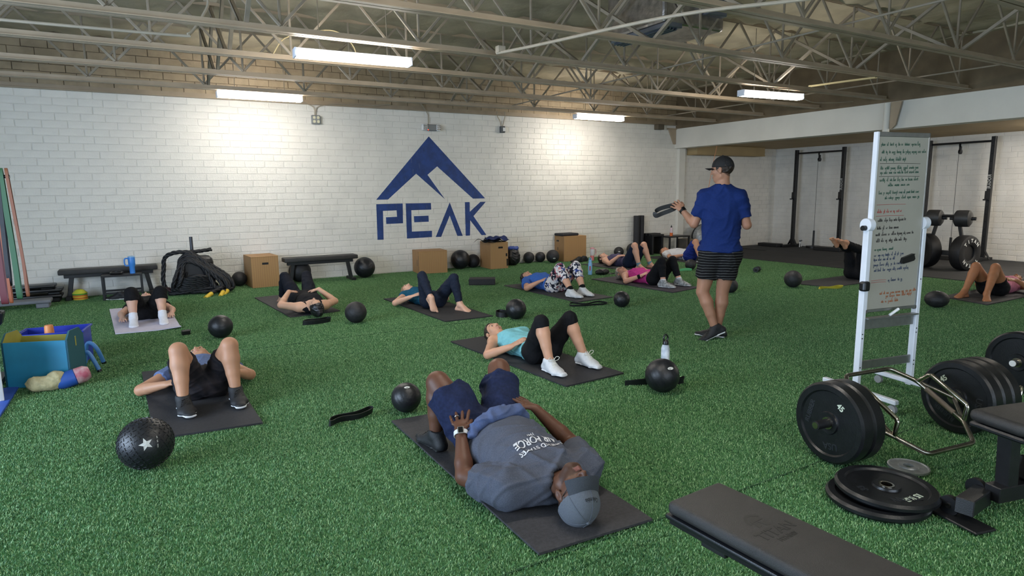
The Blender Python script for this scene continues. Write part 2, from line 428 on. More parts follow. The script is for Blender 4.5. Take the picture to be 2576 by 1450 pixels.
# other walls, out of the picture: left wall with the roll-up door opening, front wall with shop windows
bm = NB()
bx(bm, (XL-.25, YF-.25, -.2), (XL, .6, ZD+.1)); bx(bm, (XL-.25, 5.8, -.2), (XL, YW+.25, ZD+.1)); bx(bm, (XL-.25, .6, 2.85), (XL, 5.8, ZD+.1))
tag(fin(bm, 'wall_left', M_WHITEWALL), kind=S)
bm = NB()
bx(bm, (XL, YF-.25, -.2), (-.9, YF, ZD+.1)); bx(bm, (5.3, YF-.25, -.2), (XR+.3, YF, ZD+.1)); bx(bm, (-.9, YF-.25, -.2), (5.3, YF, .55)); bx(bm, (-.9, YF-.25, 2.65), (5.3, YF, ZD+.1))
tag(fin(bm, 'wall_front', M_WHITEWALL), kind=S)
# roof deck of sprayed foam, lumpy
bm = NB(); nx, ny = 90, 80
vs = [[bm.verts.new((XL-.2+i*(XB+.6-XL)/nx, YF-.2+j*(YW+.3-YF)/ny, ZD+.035*math.sin(i*1.7+j*.6)*math.sin(j*1.1-.3*i)+random.uniform(-.014, .014))) for j in range(ny+1)] for i in range(nx+1)]
for i in range(nx):
    for j in range(ny): bm.faces.new((vs[i][j], vs[i][j+1], vs[i+1][j+1], vs[i+1][j]))
ceil = fin(bm, 'ceiling', M_FOAM, smooth=True, auto=180); tag(ceil, kind=S)
bm = NB(); bx(bm, (XB-.1, YF-.2, ZD-.02), (XB+.7, YW+.2, ZD+.2)); fin(bm, 'deck_edge', M_FOAM, ceil)
# bulkhead beam and the lower ceiling of the rack bay
bm = NB(); bx(bm, (XB, YF, 2.505), (XB+.3, YW, 2.965), bev=.004); bm2 = fin(bm, 'trim_1', M_WHITEWALL); tag(bm2, kind=S)
bm = NB(); bx(bm, (XB+.02, YF, 2.965), (XB+.3, YW, ZD)); tag(fin(bm, 'trim_2', mat('dark_upper_panel', '6d5e48', .85, var=.15, vscale=4)), kind=S)
bm = NB(); bx(bm, (XB+.3, YF, 2.575), (XR+.3, YW+.2, 2.75)); tag(fin(bm, 'ceiling_bay', M_TAN), kind=S)
bm = NB(); bx(bm, (11.72, YW-.34, 2.37), (14.2, YW-.01, 2.575), bev=.006); bx(bm, (11.72, YW-.35, 2.35), (14.2, YW-.01, 2.372)); tag(fin(bm, 'trim_3', M_TAN), kind=S)
bm = NB(); bx(bm, (11.40, YW-.085, 0), (11.6, YW, 2.505), bev=.006); tag(fin(bm, 'trim_4', M_WHITEWALL), kind=S)
# ledge angle on top of the white wall
bm = NB(); bx(bm, (XL, YW-.075, ZT-.008), (XB, YW, ZT+.004)); bx(bm, (XL, YW-.02, ZT), (XB, YW-.004, ZT+.07)); tag(fin(bm, 'trim_5', M_STEEL), kind=S)

# column and gussets
t = thing('pipe_column', 'white round steel column standing under the bulkhead beam behind the whiteboard', 'column', (XB-.07, 6.39, 0))
bm = NB(); cyl(bm, (0, 0, .012), (0, 0, 2.94), .055, n=24); fin(bm, 'shaft', M_WHITEWALL, t, True)
bm = NB(); bx(bm, (-.1, -.1, 0), (.1, .1, .012)); fin(bm, 'base_plate', M_WHITEWALL, t)
bm = NB(); prism(bm, [(.06, 2.95), (.06, 2.52), (.1, 2.50), (.16, 2.56), (.24, 2.95)], -.012, .012, Matrix(((0, 0, 1, 0), (-1, 0, 0, 0), (0, 1, 0, 0), (0, 0, 0, 1)))); fin(bm, 'gusset_plate', M_STEEL, t)
t = thing('wall_bracket', 'tan gusset bracket holding the beam end at the back wall', 'bracket', (11.2, YW-.03, 2.6))
bm = NB(); prism(bm, [(.1, .35), (.1, .0), (.05, .0), (-.12, .33), (-.12, .35)], -.02, .02, Matrix(((1, 0, 0, 0), (0, 0, 1, 0), (0, 1, 0, 0), (0, 0, 0, 1)))); fin(bm, 'gusset_plate', M_STEEL, t)
bm = NB(); bx(bm, (-.16, -.04, .345), (.11, .03, .375)); fin(bm, 'flange', M_STEEL, t)

# ------------------------------------------------------------------ open web roof joists
PAN = 1.385; X_END = 11.24
JY = [10.2-1.255*k for k in range(8)]
def jlabel(k):
    w = ['first', 'second', 'third', 'fourth', 'fifth', 'sixth', 'seventh', 'eighth'][k]
    return f'tan open web roof joist, {w} one out from the logo wall'
bm = NB()
for s_ in (-1, 1):
    bx(bm, (XL, s_*.010-(.052 if s_ < 0 else 0), 0), (X_END, s_*.010+(.052 if s_ > 0 else 0), .007))
    bx(bm, (XL, s_*.010-(.007 if s_ < 0 else 0), .007), (X_END, s_*.010+(.007 if s_ > 0 else 0), .062))
me_ch = fin(bm, 'bottom_chord', M_STEEL).data; bpy.data.objects.remove(bpy.data.objects['bottom_chord'])
bm = NB(); HJ = ZD-3.02-.05
ang = math.atan2(HJ, PAN/2); ld = math.hypot(HJ, PAN/2)
box(bm, (0, 0, 0), (.03, .022, ld), bev=.004); me_d = fin(bm, 'web_bar', M_STEEL2).data; bpy.data.objects.remove(bpy.data.objects['web_bar'])
bm = NB(); box(bm, (0, 0, 0), (.026, .02, HJ), bev=.004); me_v = fin(bm, 'web_bar', M_STEEL2).data; bpy.data.objects.remove(bpy.data.objects['web_bar'])
for k, y in enumerate(JY):
    j = thing('roof_joist', jlabel(k), 'joist', (0, y, 3.0), group='open web joists under the roof')
    addob('bottom_chord', me_ch, j); addob('top_chord', me_ch, j, (0, 0, HJ+.11), (math.pi, 0, 0))
    ph = 1.266+(.0 if k % 2 else .35*((k*7) % 3-1))
    xs = [ph+PAN*i for i in range(-2, 9)]
    for x in xs:
        if x < -2.2 or x > X_END-.1: continue
        if x > -1.4: addob('web_bar', me_v, j, (x, 0, .06+HJ/2))
        for s_ in (-1, 1):
            xm = x+s_*PAN/4
            if -2.2 < xm < X_END-.3: addob('web_bar', me_d, j, (xm, (.014 if s_ > 0 else -.014), .06+HJ/2), (0, s_*(math.pi/2-ang), 0))
# cross bridging between the joists
M_BR = M_STEEL2
dyj = 1.255; lb = math.hypot(dyj, HJ)
bm = NB(); bx(bm, (-.019, -.003, -lb/2), (.019, .003, lb/2)); bx(bm, (-.019, -.003, -lb/2), (-.013, .03, lb/2)); me_b = fin(bm, 'bar', M_BR).data; bpy.data.objects.remove(bpy.data.objects['bar'])
for ci, xb in enumerate((.95, 4.75, 8.3)):
    for k in range(7):
        ym = (JY[k]+JY[k+1])/2
        where = ['over the rope pile side', 'in line with the painted mountain', 'on the bulkhead beam side'][ci]
        t = thing('cross_brace', f'crossed braces, {["first","second","third","fourth","fifth","sixth","seventh"][k]} pair from the logo wall, {where}', 'brace', (xb, ym, 3.05+HJ/2), group='cross braces between joists')
        addob('brace_bar', me_b, t, (.02, 0, 0), (math.atan2(dyj, HJ), 0, 0)); addob('brace_bar', me_b, t, (-.02, 0, 0), (-math.atan2(dyj, HJ), 0, 0))
# straight bridging rods running across the joists
for xr, zr, lab in ((6.1, 3.09, 'long thin bridging rod tied to the lower chords near the foil duct'), (9.9, 3.085, 'long thin bridging rod tied to the lower chords by the bulkhead beam'), (2.9, 3.75, 'long thin bridging rod tied to the upper chords')):
    bm = NB(); cyl(bm, (0, -4.6, 0), (0, 4.4, 0), .011, n=8); tag(fin(bm, 'bridging_rod', M_STEEL2, loc=(xr, 6.0, zr), smooth=True), lab, 'rod')

# ------------------------------------------------------------------ strip lamps
M_LENS = mat('lit_lens', 'ffffff', .4, emit='fff8ee', estr=LAMP_POWER)
M_LAMPEND = mat('lamp_end_cap', 'e0e4ee', .4)
bm = NB(); prism(bm, [(-.058, .012), (-.074, -.024), (-.055, -.05), (.055, -.05), (.074, -.024), (.058, .012)], -.585, .585, Matrix(((0, 0, 1, 0), (1, 0, 0, 0), (0, 1, 0, 0), (0, 0, 0, 1)))); me_lens = fin(bm, 'lens', M_LENS).data; bpy.data.objects.remove(bpy.data.objects['lens'])
bm = NB(); bx(bm, (-.6, -.056, .012), (.6, .056, .035)); me_tray = fin(bm, 'tray', M_LAMPEND).data; bpy.data.objects.remove(bpy.data.objects['tray'])
bm = NB(); bx(bm, (-.0, -.068, -.052), (.022, .068, .036), bev=.004); me_cap = fin(bm, 'end_cap', M_LAMPEND).data; bpy.data.objects.remove(bpy.data.objects['end_cap'])
def lamp(x, y, z, rz, label):
    t = thing('strip_lamp', label, 'lamp', (x, y, z), rz, 'strip lamps under the joists')
    addob('lens', me_lens, t); addob('tray', me_tray, t); addob('end_cap', me_cap, t, (.584, 0, 0)); addob('end_cap', me_cap, t, (-.606, 0, 0))
    for dx in (-.35, .35):
        bm = NB(); cyl(bm, (dx, 0, .03), (dx, 0, (ZD-.03 if x < 11 else 2.578)-z), .005, n=6); fin(bm, 'hanger_rod', M_STEEL2, t)
lamp(2.04, 6.70, 2.905, math.radians(-3), 'long glowing strip lamp hung below the fourth joist, over the woman in black tank top')
lamp(1.68, 10.32, 2.965, 0, 'glowing strip lamp close to the white wall, above the rope pile')
lamp(8.28, 6.45, 2.90, math.radians(-6), 'glowing strip lamp hung nearest the bulkhead beam, above the standing man')
lamp(8.10, 10.36, 2.965, 0, 'glowing strip lamp close to the white wall beside the painted logo')
for x, y in ((2.0, 2.9), (2.0, -.9), (12.9, 3.8), (12.6, 1.9), (13.7, 4.5)):  # the rack bay ones are added out of view to brighten the bay walls
    lamp(x, y, 2.93 if x < 11 else 2.51, 0, {(13.7, 4.5): 'strip lamp under the bay ceiling closest to the racks', (12.6, 1.9): 'strip lamp under the bay ceiling farther from the racks', (12.9, 3.8): 'strip lamp under the low bay ceiling', (2.0, 2.9): 'strip lamp over the open turf outside the picture', (2.0, -.9): 'strip lamp by the shop windows', (8.2, -.9): 'strip lamp in the front corner by the bulkhead beam'}[(x, y)])

# conduits, cables, boxes
M_COND = mat('painted_conduit', 'a99d8a', .5, var=.06); M_CABLE = mat('yellow_cable', 'cdb98a', .5)
def conduit(name, pts, r, m, label, cat, closed=False):
    bm = NB(); tube(bm, smooth_pts(pts, 5), r, 8); return tag(fin(bm, name, m, smooth=True), label, cat)
conduit('electrical_conduit', [(-2.2, 7.1, 3.0), (-.9, 7.1, 3.012), (.42, 7.1, 3.03), (.53, 7.1, 3.05), (.6, 7.12, 3.12), (.72, 7.15, 3.32), (.74, 7.15, 3.4)], .014, M_COND, 'painted conduit bending up to a ceiling box', 'conduit')
conduit('yellow_cable', [(1.42, 7.69, 3.06), (1.55, 7.69, 3.24), (1.82, 7.69, 3.33), (2.06, 7.69, 3.385), (2.23, 7.69, 3.34), (2.34, 7.69, 3.22), (2.38, 7.69, 3.06)], .006, M_CABLE, 'thin yellow cable arching over the long strip lamp', 'cable')
conduit('electrical_conduit', [(3.45, 6.2, 2.985), (3.62, 5.73, 2.985), (4.1, 4.2, 2.985), (4.67, 3.38, 2.985), (5.2, 2.4, 2.985)], .016, M_COND, 'painted conduit slung under the joists past the foil duct', 'conduit')
for dx, nn in ((0, 'strip lamp'), (.05, 'bulkhead beam')): conduit('yellow_tube', [(8.58+dx, 6.05, 2.985), (8.68+dx, 5.6, 2.99), (8.8+dx, 5.2, 2.995)], .010, M_CABLE, f'thin yellow tube, the one of the pair nearer the {nn}', 'tube')
conduit('lamp_cord', [(8.85, 6.4, 2.93), (9.3, 6.5, 2.86), (10.0, 6.6, 2.9), (10.9, 6.8, 3.0)], .006, M_COND, 'slack cord running from the strip lamp to the bulkhead beam', 'cord')
conduit('pull_rope', [(11.68, 10.5, 2.575), (11.55, 10.5, 2.1), (11.42, 10.5, 1.5), (11.3, 10.5, 1.0), (11.3, 10.5, .02)], .006, mat('orange_cord', 'c9865e', .6), 'thin orange cord hanging from the bay ceiling', 'cord')
bm = NB(); box(bm, (0, 0, 0), (.12, .1, .06), bev=.004); tag(fin(bm, 'ceiling_box', M_COND, loc=(.76, 7.15, 3.43)), 'small metal box on the roof joist where conduits meet', 'electrical box')
bm = NB(); box(bm, (0, 0, 0), (.09, .07, .07), bev=.004); tag(fin(bm, 'ceiling_box', M_COND, loc=(3.48, 6.17, 3.02)), 'small pale junction box at the end of the slung conduit', 'electrical box')
def wall_pipe(x, z0, pts, label):
    conduit('wall_conduit', [(x, YW-.03, z0)]+pts, .009, M_COND, label, 'conduit')
M_GREYBOX = mat('grey_metal_box', '8a8c8c', .4, .4)
t = thing('outlet_box', 'grey four-plug outlet box high on the white wall', 'outlet', (2.753, YW-.012, 2.789))
bm = NB(); box(bm, (0, -.03, 0), (.15, .06, .15), bev=.008); fin(bm, 'housing', M_GREYBOX, t)
for dx in (-.033, .033):
    for dz in (-.033, .033):
        bm = NB(); box(bm, (dx, -.062, dz), (.045, .008, .05), bev=.012); fin(bm, 'socket', mat('ivory_plastic', 'd4cfb4', .4), t)
wall_pipe(2.745, 2.86, [(2.745, YW-.03, 2.95), (2.70, YW-.03, 3.02), (2.45, YW-.06, 3.10), (2.2, YW-.09, 3.11)], 'conduit rising from the four-plug outlet toward the rope pile side')
wall_pipe(2.765, 2.86, [(2.765, YW-.03, 2.94), (2.83, YW-.03, 3.02), (3.1, YW-.06, 3.07), (3.7, YW-.06, 3.08), (4.1, YW-.09, 3.12)], 'conduit rising from the four-plug outlet toward the logo')
t = thing('emergency_light', 'grey twin-head emergency light above the painted mountain', 'lamp', (4.88, YW-.012, 2.737))
bm = NB(); box(bm, (.04, -.04, 0), (.22, .07, .12), bev=.012); fin(bm, 'housing', M_GREYBOX, t)
for dx in (-.11, .17):
    bm = NB(); box(bm, (dx, -.06, 0), (.11 if dx < 0 else .08, .09, .12), bev=.014); h_ = fin(bm, 'lamp_head', M_WHITEPL, t)
    for a in (-.026, .0, .026):
        for c in (-.032, 0, .032):
            bm = NB(); cyl(bm, (dx+a, -.105, c), (dx+a, -.109, c), .010, n=8); fin(bm, 'bulb', M_CHROME, h_)
bm = NB(); cyl(bm, (-.04, -.076, -.045), (-.04, -.082, -.045), .008, n=10); fin(bm, 'indicator', mat('red_indicator', 'ff4030', .4, emit='ff3020', estr=4), t)
wall_pipe(4.87, 2.80, [(4.87, YW-.03, 2.93), (4.86, YW-.03, 3.0), (4.74, YW-.07, 3.14), (4.66, YW-.09, 3.2)], 'conduit rising from the emergency light')
t = thing('alarm_box', 'small dark box with a pale bracket high on the white wall', 'alarm box', (6.485, YW-.012, 2.765))
bm = NB(); box(bm, (0, -.035, 0), (.10, .07, .13), bev=.008); fin(bm, 'housing', mat('dark_grey_box', '4c4e50', .5), t)
bm = NB(); box(bm, (.02, -.075, 0), (.06, .012, .07), bev=.004); fin(bm, 'faceplate', M_WHITEPL, t)
wall_pipe(6.46, 2.83, [(6.44, YW-.03, 2.93), (6.38, YW-.03, 3.03), (6.36, YW-.06, 3.12)], 'conduit bent from the alarm box toward the logo')
wall_pipe(6.5, 2.83, [(6.53, YW-.03, 2.94), (6.55, YW-.05, 3.05), (6.53, YW-.06, 3.12)], 'straight conduit rising from the alarm box')
bm = NB(); box(bm, (0, 0, 0), (.2, .14, .12), bev=.008); tag(fin(bm, 'wall_speaker', mat('dark_tan_box', '5d5344', .6), loc=(10.72, YW-.085, 2.98)), 'dark box tucked under the roof ledge near the beam end', 'speaker')
# foil wrapped duct with a grille
M_FOIL = mat('foil_wrap', 'b9b2ae', .28, .9, var=.25, vscale=9, bump=.9, bscale=14)
t = thing('air_duct', 'foil-wrapped air duct with metal grille between the joists', 'duct', (5.0, 5.56, 3.2))
bm = NB(); box(bm, (.35, .1, .3), (.9, .95, .5), bev=.03, seg=2); fin(bm, 'foil_body', M_FOIL, t)
bm = NB(); bx(bm, (-.1, -.42, .0), (.12, .5, .05), bev=.006); g_ = fin(bm, 'grille_frame', mat('galvanised', '8f95a4', .35, .8, var=.1), t)
for i in range(4): bm = NB(); box(bm, (-.07+i*.045, .04, -.008), (.012, .86, .03), (0, .5, 0)); fin(bm, 'grille_slat', MATS['galvanised'], g_)
bm = NB(); bx(bm, (.45, -.46, .18), (.75, -.36, .46), bev=.008); v_ = fin(bm, 'side_vent', MATS['galvanised'], t)
for i in range(5): bm = NB(); box(bm, (.6, -.464, .23+i*.045), (.24, .012, .02), (.5, 0, 0)); fin(bm, 'vent_slat', M_BLACKPL, v_)
# ------------------------------------------------------------------ implicit surfaces for people, clothes and shoes
V3 = lambda *a: np.array(a, dtype=np.float64)
def unit(v): v = np.asarray(v, float); return v/np.linalg.norm(v)
def mix(a, b, t): return np.asarray(a, float)*(1-t)+np.asarray(b, float)*t
class Field:
    def __init__(s, lo, hi, vox):
        s.vox = vox; s.lo = np.asarray(lo, float); s.n = np.ceil((np.asarray(hi)-s.lo)/vox).astype(int)+2
        s.ax = [(s.lo[i]+vox*np.arange(s.n[i])).astype(np.float32) for i in range(3)]
        s.d = np.full(s.n, 1., np.float32)
    def sub(s, lo, hi, pad):
        a = np.clip(np.floor((np.asarray(lo)-pad-s.lo)/s.vox).astype(int), 0, s.n); b = np.clip(np.ceil((np.asarray(hi)+pad-s.lo)/s.vox).astype(int)+1, 0, s.n)
        sl = tuple(slice(x, y) for x, y in zip(a, b))
        return sl, s.ax[0][sl[0]][:, None, None], s.ax[1][sl[1]][None, :, None], s.ax[2][sl[2]][None, None, :]
    def put(s, sl, v, k, op='u'):
        d = s.d[sl]
        if op == 'u':
            if k > 0:
                h = np.clip(.5+.5*(d-v)/k, 0, 1); s.d[sl] = d*(1-h)+v*h-k*h*(1-h)
            else: s.d[sl] = np.minimum(d, v)
        else:
            if k > 0:
                h = np.clip(.5-.5*(d+v)/k, 0, 1); s.d[sl] = d*(1-h)+(-v)*h+k*h*(1-h)
            else: s.d[sl] = np.maximum(d, -v)
    def cone(s, a, b, ra, rb, k=.02, lat=None, sa=1., sb=1., cut=None, op='u', cuta=None):
        """tapered capsule; with LAT an elliptical one whose half width along LAT is s*r"""
        a, b = np.asarray(a, float), np.asarray(b, float); R = max(ra, rb)*max(1, sa, sb)
        sl, X, Y, Z = s.sub(np.minimum(a, b)-R, np.maximum(a, b)+R, k+3*s.vox)
        if min(x.stop-x.start for x in sl) < 1: return
        ab = b-a; L2 = max(ab@ab, 1e-12)
        t = ((X-a[0])*ab[0]+(Y-a[1])*ab[1]+(Z-a[2])*ab[2])/L2; tc = np.clip(t, 0, 1)
        wx, wy, wz = X-a[0]-tc*ab[0], Y-a[1]-tc*ab[1], Z-a[2]-tc*ab[2]
        q = wx*wx+wy*wy+wz*wz; r = ra+(rb-ra)*tc
        if lat is not None:
            wl = wx*lat[0]+wy*lat[1]+wz*lat[2]; sc_ = sa+(sb-sa)*tc
            q = q-wl*wl*(1-1/(sc_*sc_))
        v = np.sqrt(np.maximum(q, 0))-r
        if cut is not None: v = np.maximum(v, (t-cut)*math.sqrt(L2))
        if cuta is not None: v = np.maximum(v, (cuta-t)*math.sqrt(L2))
        s.put(sl, v.astype(np.float32), k, op)
    def ell(s, c, rad, M=None, k=.02, op='u', half=None):
        c = np.asarray(c, float); R = max(rad); sl, X, Y, Z = s.sub(c-R, c+R, k+3*s.vox)
        if min(x.stop-x.start for x in sl) < 1: return
        M = np.eye(3) if M is None else M
        q0 = q1 = 0
        x, y, z = X-c[0], Y-c[1], Z-c[2]; loc = []
        for i in range(3):
            w = x*M[i][0]+y*M[i][1]+z*M[i][2]; loc.append(w); q0 = q0+(w/rad[i])**2; q1 = q1+(w/rad[i]**2)**2
        k0 = np.sqrt(q0); v = k0*(k0-1)/np.maximum(np.sqrt(q1), 1e-6)
        if half is not None: v = np.maximum(v, half(loc))
        s.put(sl, v.astype(np.float32), k, op)
    def chain(s, pts, rs, k=.02, **kw):
        for i in range(len(pts)-1): s.cone(pts[i], pts[i+1], rs[i], rs[i+1], k, **kw)
    def plane_cut(s, p, n):
        X, Y, Z = s.ax[0][:, None, None], s.ax[1][None, :, None], s.ax[2][None, None, :]
        s.d = np.maximum(s.d, ((X-p[0])*n[0]+(Y-p[1])*n[1]+(Z-p[2])*n[2]).astype(np.float32))
    def sample(s, P):
        i = np.clip(np.round((P-s.lo)/s.vox).astype(int), 0, s.n-1); return s.d[i[:, 0], i[:, 1], i[:, 2]]
    def mesh(s, it=2):
        d = s.d; d[0] = d[-1] = 1; d[:, 0] = d[:, -1] = 1; d[:, :, 0] = d[:, :, -1] = 1
        sg = d < 0; nx, ny, nz = d.shape
        cs = [(i, j, k) for i in (0, 1) for j in (0, 1) for k in (0, 1)]
        cnt = np.zeros((nx-1, ny-1, nz-1), np.int8)
        for i, j, k in cs: cnt += sg[i:nx-1+i, j:ny-1+j, k:nz-1+k]
        act = (cnt > 0) & (cnt < 8); I = np.argwhere(act); idx = np.full(act.shape, -1, np.int64); idx[act] = np.arange(len(I))
        vals = [d[I[:, 0]+i, I[:, 1]+j, I[:, 2]+k] for i, j, k in cs]
        acc = np.zeros((len(I), 3)); nn = np.zeros(len(I))
        for a in range(8):
            for b in range(a+1, 8):
                df = [cs[b][q]-cs[a][q] for q in range(3)]
                if sum(abs(x) for x in df) != 1: continue
                va, vb = vals[a], vals[b]; m = (va < 0) != (vb < 0)
                t = np.where(m, va/np.where(m, va-vb, 1), 0)
                for q in range(3): acc[:, q] += np.where(m, cs[a][q]+df[q]*t, 0)
                nn += m
        Vt = s.lo+s.vox*(I+acc/nn[:, None]); F = []
        for ax in range(3):
            o1, o2 = [(1, 2), (2, 0), (0, 1)][ax]
            A = [slice(None)]*3; B = [slice(None)]*3; A[ax] = slice(0, -1); B[ax] = slice(1, None)
            e = np.argwhere(sg[tuple(A)] != sg[tuple(B)])
            e = e[(e[:, o1] > 0) & (e[:, o2] > 0) & (e[:, o1] < d.shape[o1]-1) & (e[:, o2] < d.shape[o2]-1)]
            q = []
            for u, v in ((-1, -1), (0, -1), (0, 0), (-1, 0)):
                c = e.copy(); c[:, o1] += u; c[:, o2] += v; q.append(idx[c[:, 0], c[:, 1], c[:, 2]])
            Q = np.stack(q, 1); flip = ~sg[e[:, 0], e[:, 1], e[:, 2]]; Q[flip] = Q[flip][:, ::-1]; F.append(Q)
        F = np.concatenate(F)
        E_ = np.concatenate([F[:, [0, 1]], F[:, [1, 2]], F[:, [2, 3]], F[:, [3, 0]]])
        for lam in [.5, -.52]*it:
            S_ = np.zeros_like(Vt); c = np.bincount(E_[:, 0], minlength=len(Vt))[:, None]+0.
            for q in range(3): S_[:, q] = np.bincount(E_[:, 0], Vt[E_[:, 1], q], minlength=len(Vt))
            Vt = Vt+lam*(S_/np.maximum(c, 1)-Vt)
        return Vt, F
def normals(Vt, F):
    n = np.cross(Vt[F[:, 2]]-Vt[F[:, 0]], Vt[F[:, 3]]-Vt[F[:, 1]]); N_ = np.zeros_like(Vt)
    for c in range(4):
        for q in range(3): N_[:, q] += np.bincount(F[:, c], n[:, q], minlength=len(Vt))
    return N_/np.maximum(np.linalg.norm(N_, axis=1, keepdims=True), 1e-9)
GROUND = [None]
def np_mesh(name, Vt, F, m, parent=None, org=(0, 0, 0), col=None):
    if GROUND[0] is not None: Vt = Vt.copy(); Vt[:, 2] = np.maximum(Vt[:, 2], GROUND[0])
    me = bpy.data.meshes.new(name); n, f = len(Vt), len(F)
    me.vertices.add(n); me.vertices.foreach_set('co', (Vt-np.asarray(org)).astype(np.float32).ravel())
    me.loops.add(4*f); me.loops.foreach_set('vertex_index', F.astype(np.int32).ravel())
    me.polygons.add(f); me.polygons.foreach_set('loop_start', np.arange(0, 4*f, 4, dtype=np.int32)); me.polygons.foreach_set('loop_total', np.full(f, 4, np.int32))
    me.polygons.foreach_set('use_smooth', np.ones(f, bool)); me.update(calc_edges=True)
    if col is not None:
        ca = me.color_attributes.new('Col', 'FLOAT_COLOR', 'POINT'); C = np.ones((n, 4), np.float32); C[:, :3] = col; ca.data.foreach_set('color', C.ravel())
    for mm in (m if isinstance(m, list) else [m]): me.materials.append(mm)
    return addob(name, me, parent)
def wrinkle(Vt, Nn, amp, seed, f=22., lat=None):
    """cloth folds: a few warped, direction-biased waves pushed along the normals"""
    r = np.random.default_rng(seed); out = np.zeros(len(Vt))
    wv = np.stack([np.sin(Vt@r.normal(0, 7, 3)+r.uniform(0, 6)) for _ in range(3)], 1)*.05
    for i in range(9):
        dv = unit(r.normal(0, 1, 3)); ph = (Vt+wv)@dv*f*r.uniform(.7, 1.9)+r.uniform(0, 6)
        m_ = np.clip(np.sin(Vt@r.normal(0, 9, 3)+r.uniform(0, 6))*1.3-.1, 0, 1)
        out += np.exp(-(np.sin(ph)/.38)**2)*m_-.06
    return Vt+Nn*(out*amp)[:, None]

M_SKIN = mat('skin', 'd09a7c', .5, spec=.35)
def skin_nodes():
    N, L, b = nodes_of(M_SKIN); at = N.new('ShaderNodeAttribute'); at.attribute_name = 'Col'; L.new(at.outputs['Color'], b.inputs['Base Color'])
    b.inputs['Subsurface Weight'].default_value = .06; b.inputs['Subsurface Radius'].default_value = (.01, .004, .002)
    tc = N.new('ShaderNodeTexCoord'); n2 = N.new('ShaderNodeTexNoise'); n2.inputs['Scale'].default_value = 180; bp = N.new('ShaderNodeBump'); bp.inputs['Strength'].default_value = .12; bp.inputs['Distance'].default_value = .004
    L.new(tc.outputs['Object'], n2.inputs['Vector']); L.new(n2.outputs['Fac'], bp.inputs['Height']); L.new(bp.outputs['Normal'], b.inputs['Normal'])
skin_nodes()
M_EYE = mat('eye_white', 'b3a39a', .35); M_IRIS = mat('iris', '2c2019', .2)

def fabric(name, col, var=.12, vscale=60, rough=.85, bump=.25, col2=None):
    return mat(name, col, rough, var=var, vscale=vscale, bump=bump, bscale=350, sheen=.0, spec=.2, col2=col2)
def head_frame(crown, face):
    up = unit(crown); fw = unit(np.asarray(face, float)-up*(np.asarray(face, float)@up)); rt = np.cross(fw, up)
    return np.stack([rt, fw, up])          # rows: right, forward, up
def hand_prims(F, wrist, tip, pn, side, curl, sc_=1., fr=1., spread=1.):
    """palm, four unequal fingers and a thumb that leaves the side of the palm"""
    f = unit(np.asarray(tip, float)-wrist); pn = unit(np.asarray(pn, float)-f*(np.asarray(pn, float)@f))
    th = np.cross(f, pn) if side == 'R' else np.cross(pn, f)      # towards the thumb
    W = np.asarray(wrist, float); pl = .095*sc_; k = W+f*pl
    F.cone(W-f*.01, W+f*.03*sc_, .021*sc_, .0165*sc_, .012, lat=th, sa=1.3, sb=1.9)
    F.cone(W+f*.03*sc_, k-f*.012, .0165*sc_, .013*sc_, .01, lat=th, sa=1.9, sb=3.0)
    for i, (o, ln) in enumerate(((.032, .072), (.0108, .081), (-.0105, .075), (-.0315, .058))):
        o *= sc_*spread; ln *= sc_*1.06; r = (.0098, .0100, .0095, .0085)[i]*sc_*fr
        d0 = unit(f+th*o*4.2*spread+pn*curl*.45); b0 = k-f*.014+th*o-f*abs(o)*.16
        p1 = b0+d0*(ln*.45+.012); d1 = unit(d0+pn*curl*.75); p2 = p1+d1*ln*.30; d2 = unit(d1+pn*curl*.7); p3 = p2+d2*ln*.25
        F.chain([b0, p1, p2, p3], [r*1.05, r, r*.93, r*.8], .003)
    t0 = W+f*.022*sc_+th*.020*sc_; t1 = t0+unit(f*.75+th*.75+pn*.25)*.042*sc_; t2 = t1+unit(f*.95+th*.35+pn*.3)*.032*sc_; t3 = t2+unit(f*1+th*.2+pn*.3)*.022*sc_
    F.chain([t0, t1, t2, t3], [.015*sc_*fr, .0118*sc_*fr, .0105*sc_*fr, .0085*sc_*fr], .006)
def foot_prims(F, ank, td, up, side, sc_=1.):
    td = unit(td); up = unit(up); up = unit(up-td*(up@td)); rt = np.cross(td, up); o = 1 if side == 'R' else -1   # rt: person's right of the foot
    A = np.asarray(ank, float); so = A-up*.062*sc_
    heel = so-td*.045*sc_; ball = so+td*.135*sc_
    F.cone(A+up*.02, heel+up*.006, .033*sc_, .029*sc_, .02)
    F.cone(heel, so+td*.05, .029*sc_, .024*sc_, .02, lat=rt, sa=1, sb=1.2)
    F.cone(A+td*.012, ball-up*.004, .032*sc_, .017*sc_, .025, lat=rt, sa=1., sb=2.35)
    F.cone(so+td*.05, ball-up*.006, .022*sc_, .015*sc_, .02, lat=rt, sa=1.3, sb=2.6)
    for i in range(5):
        w = (-.034+.0175*i)*o*sc_        # big toe on the inner side
        l = (.060, .056, .05, .043, .034)[i]*sc_; r = (.0125, .0092, .0088, .0085, .008)[i]*sc_
        b0 = ball-td*.02+rt*w-up*.007; F.cone(b0, b0+td*l-up*.003, r, r*.9, .004)
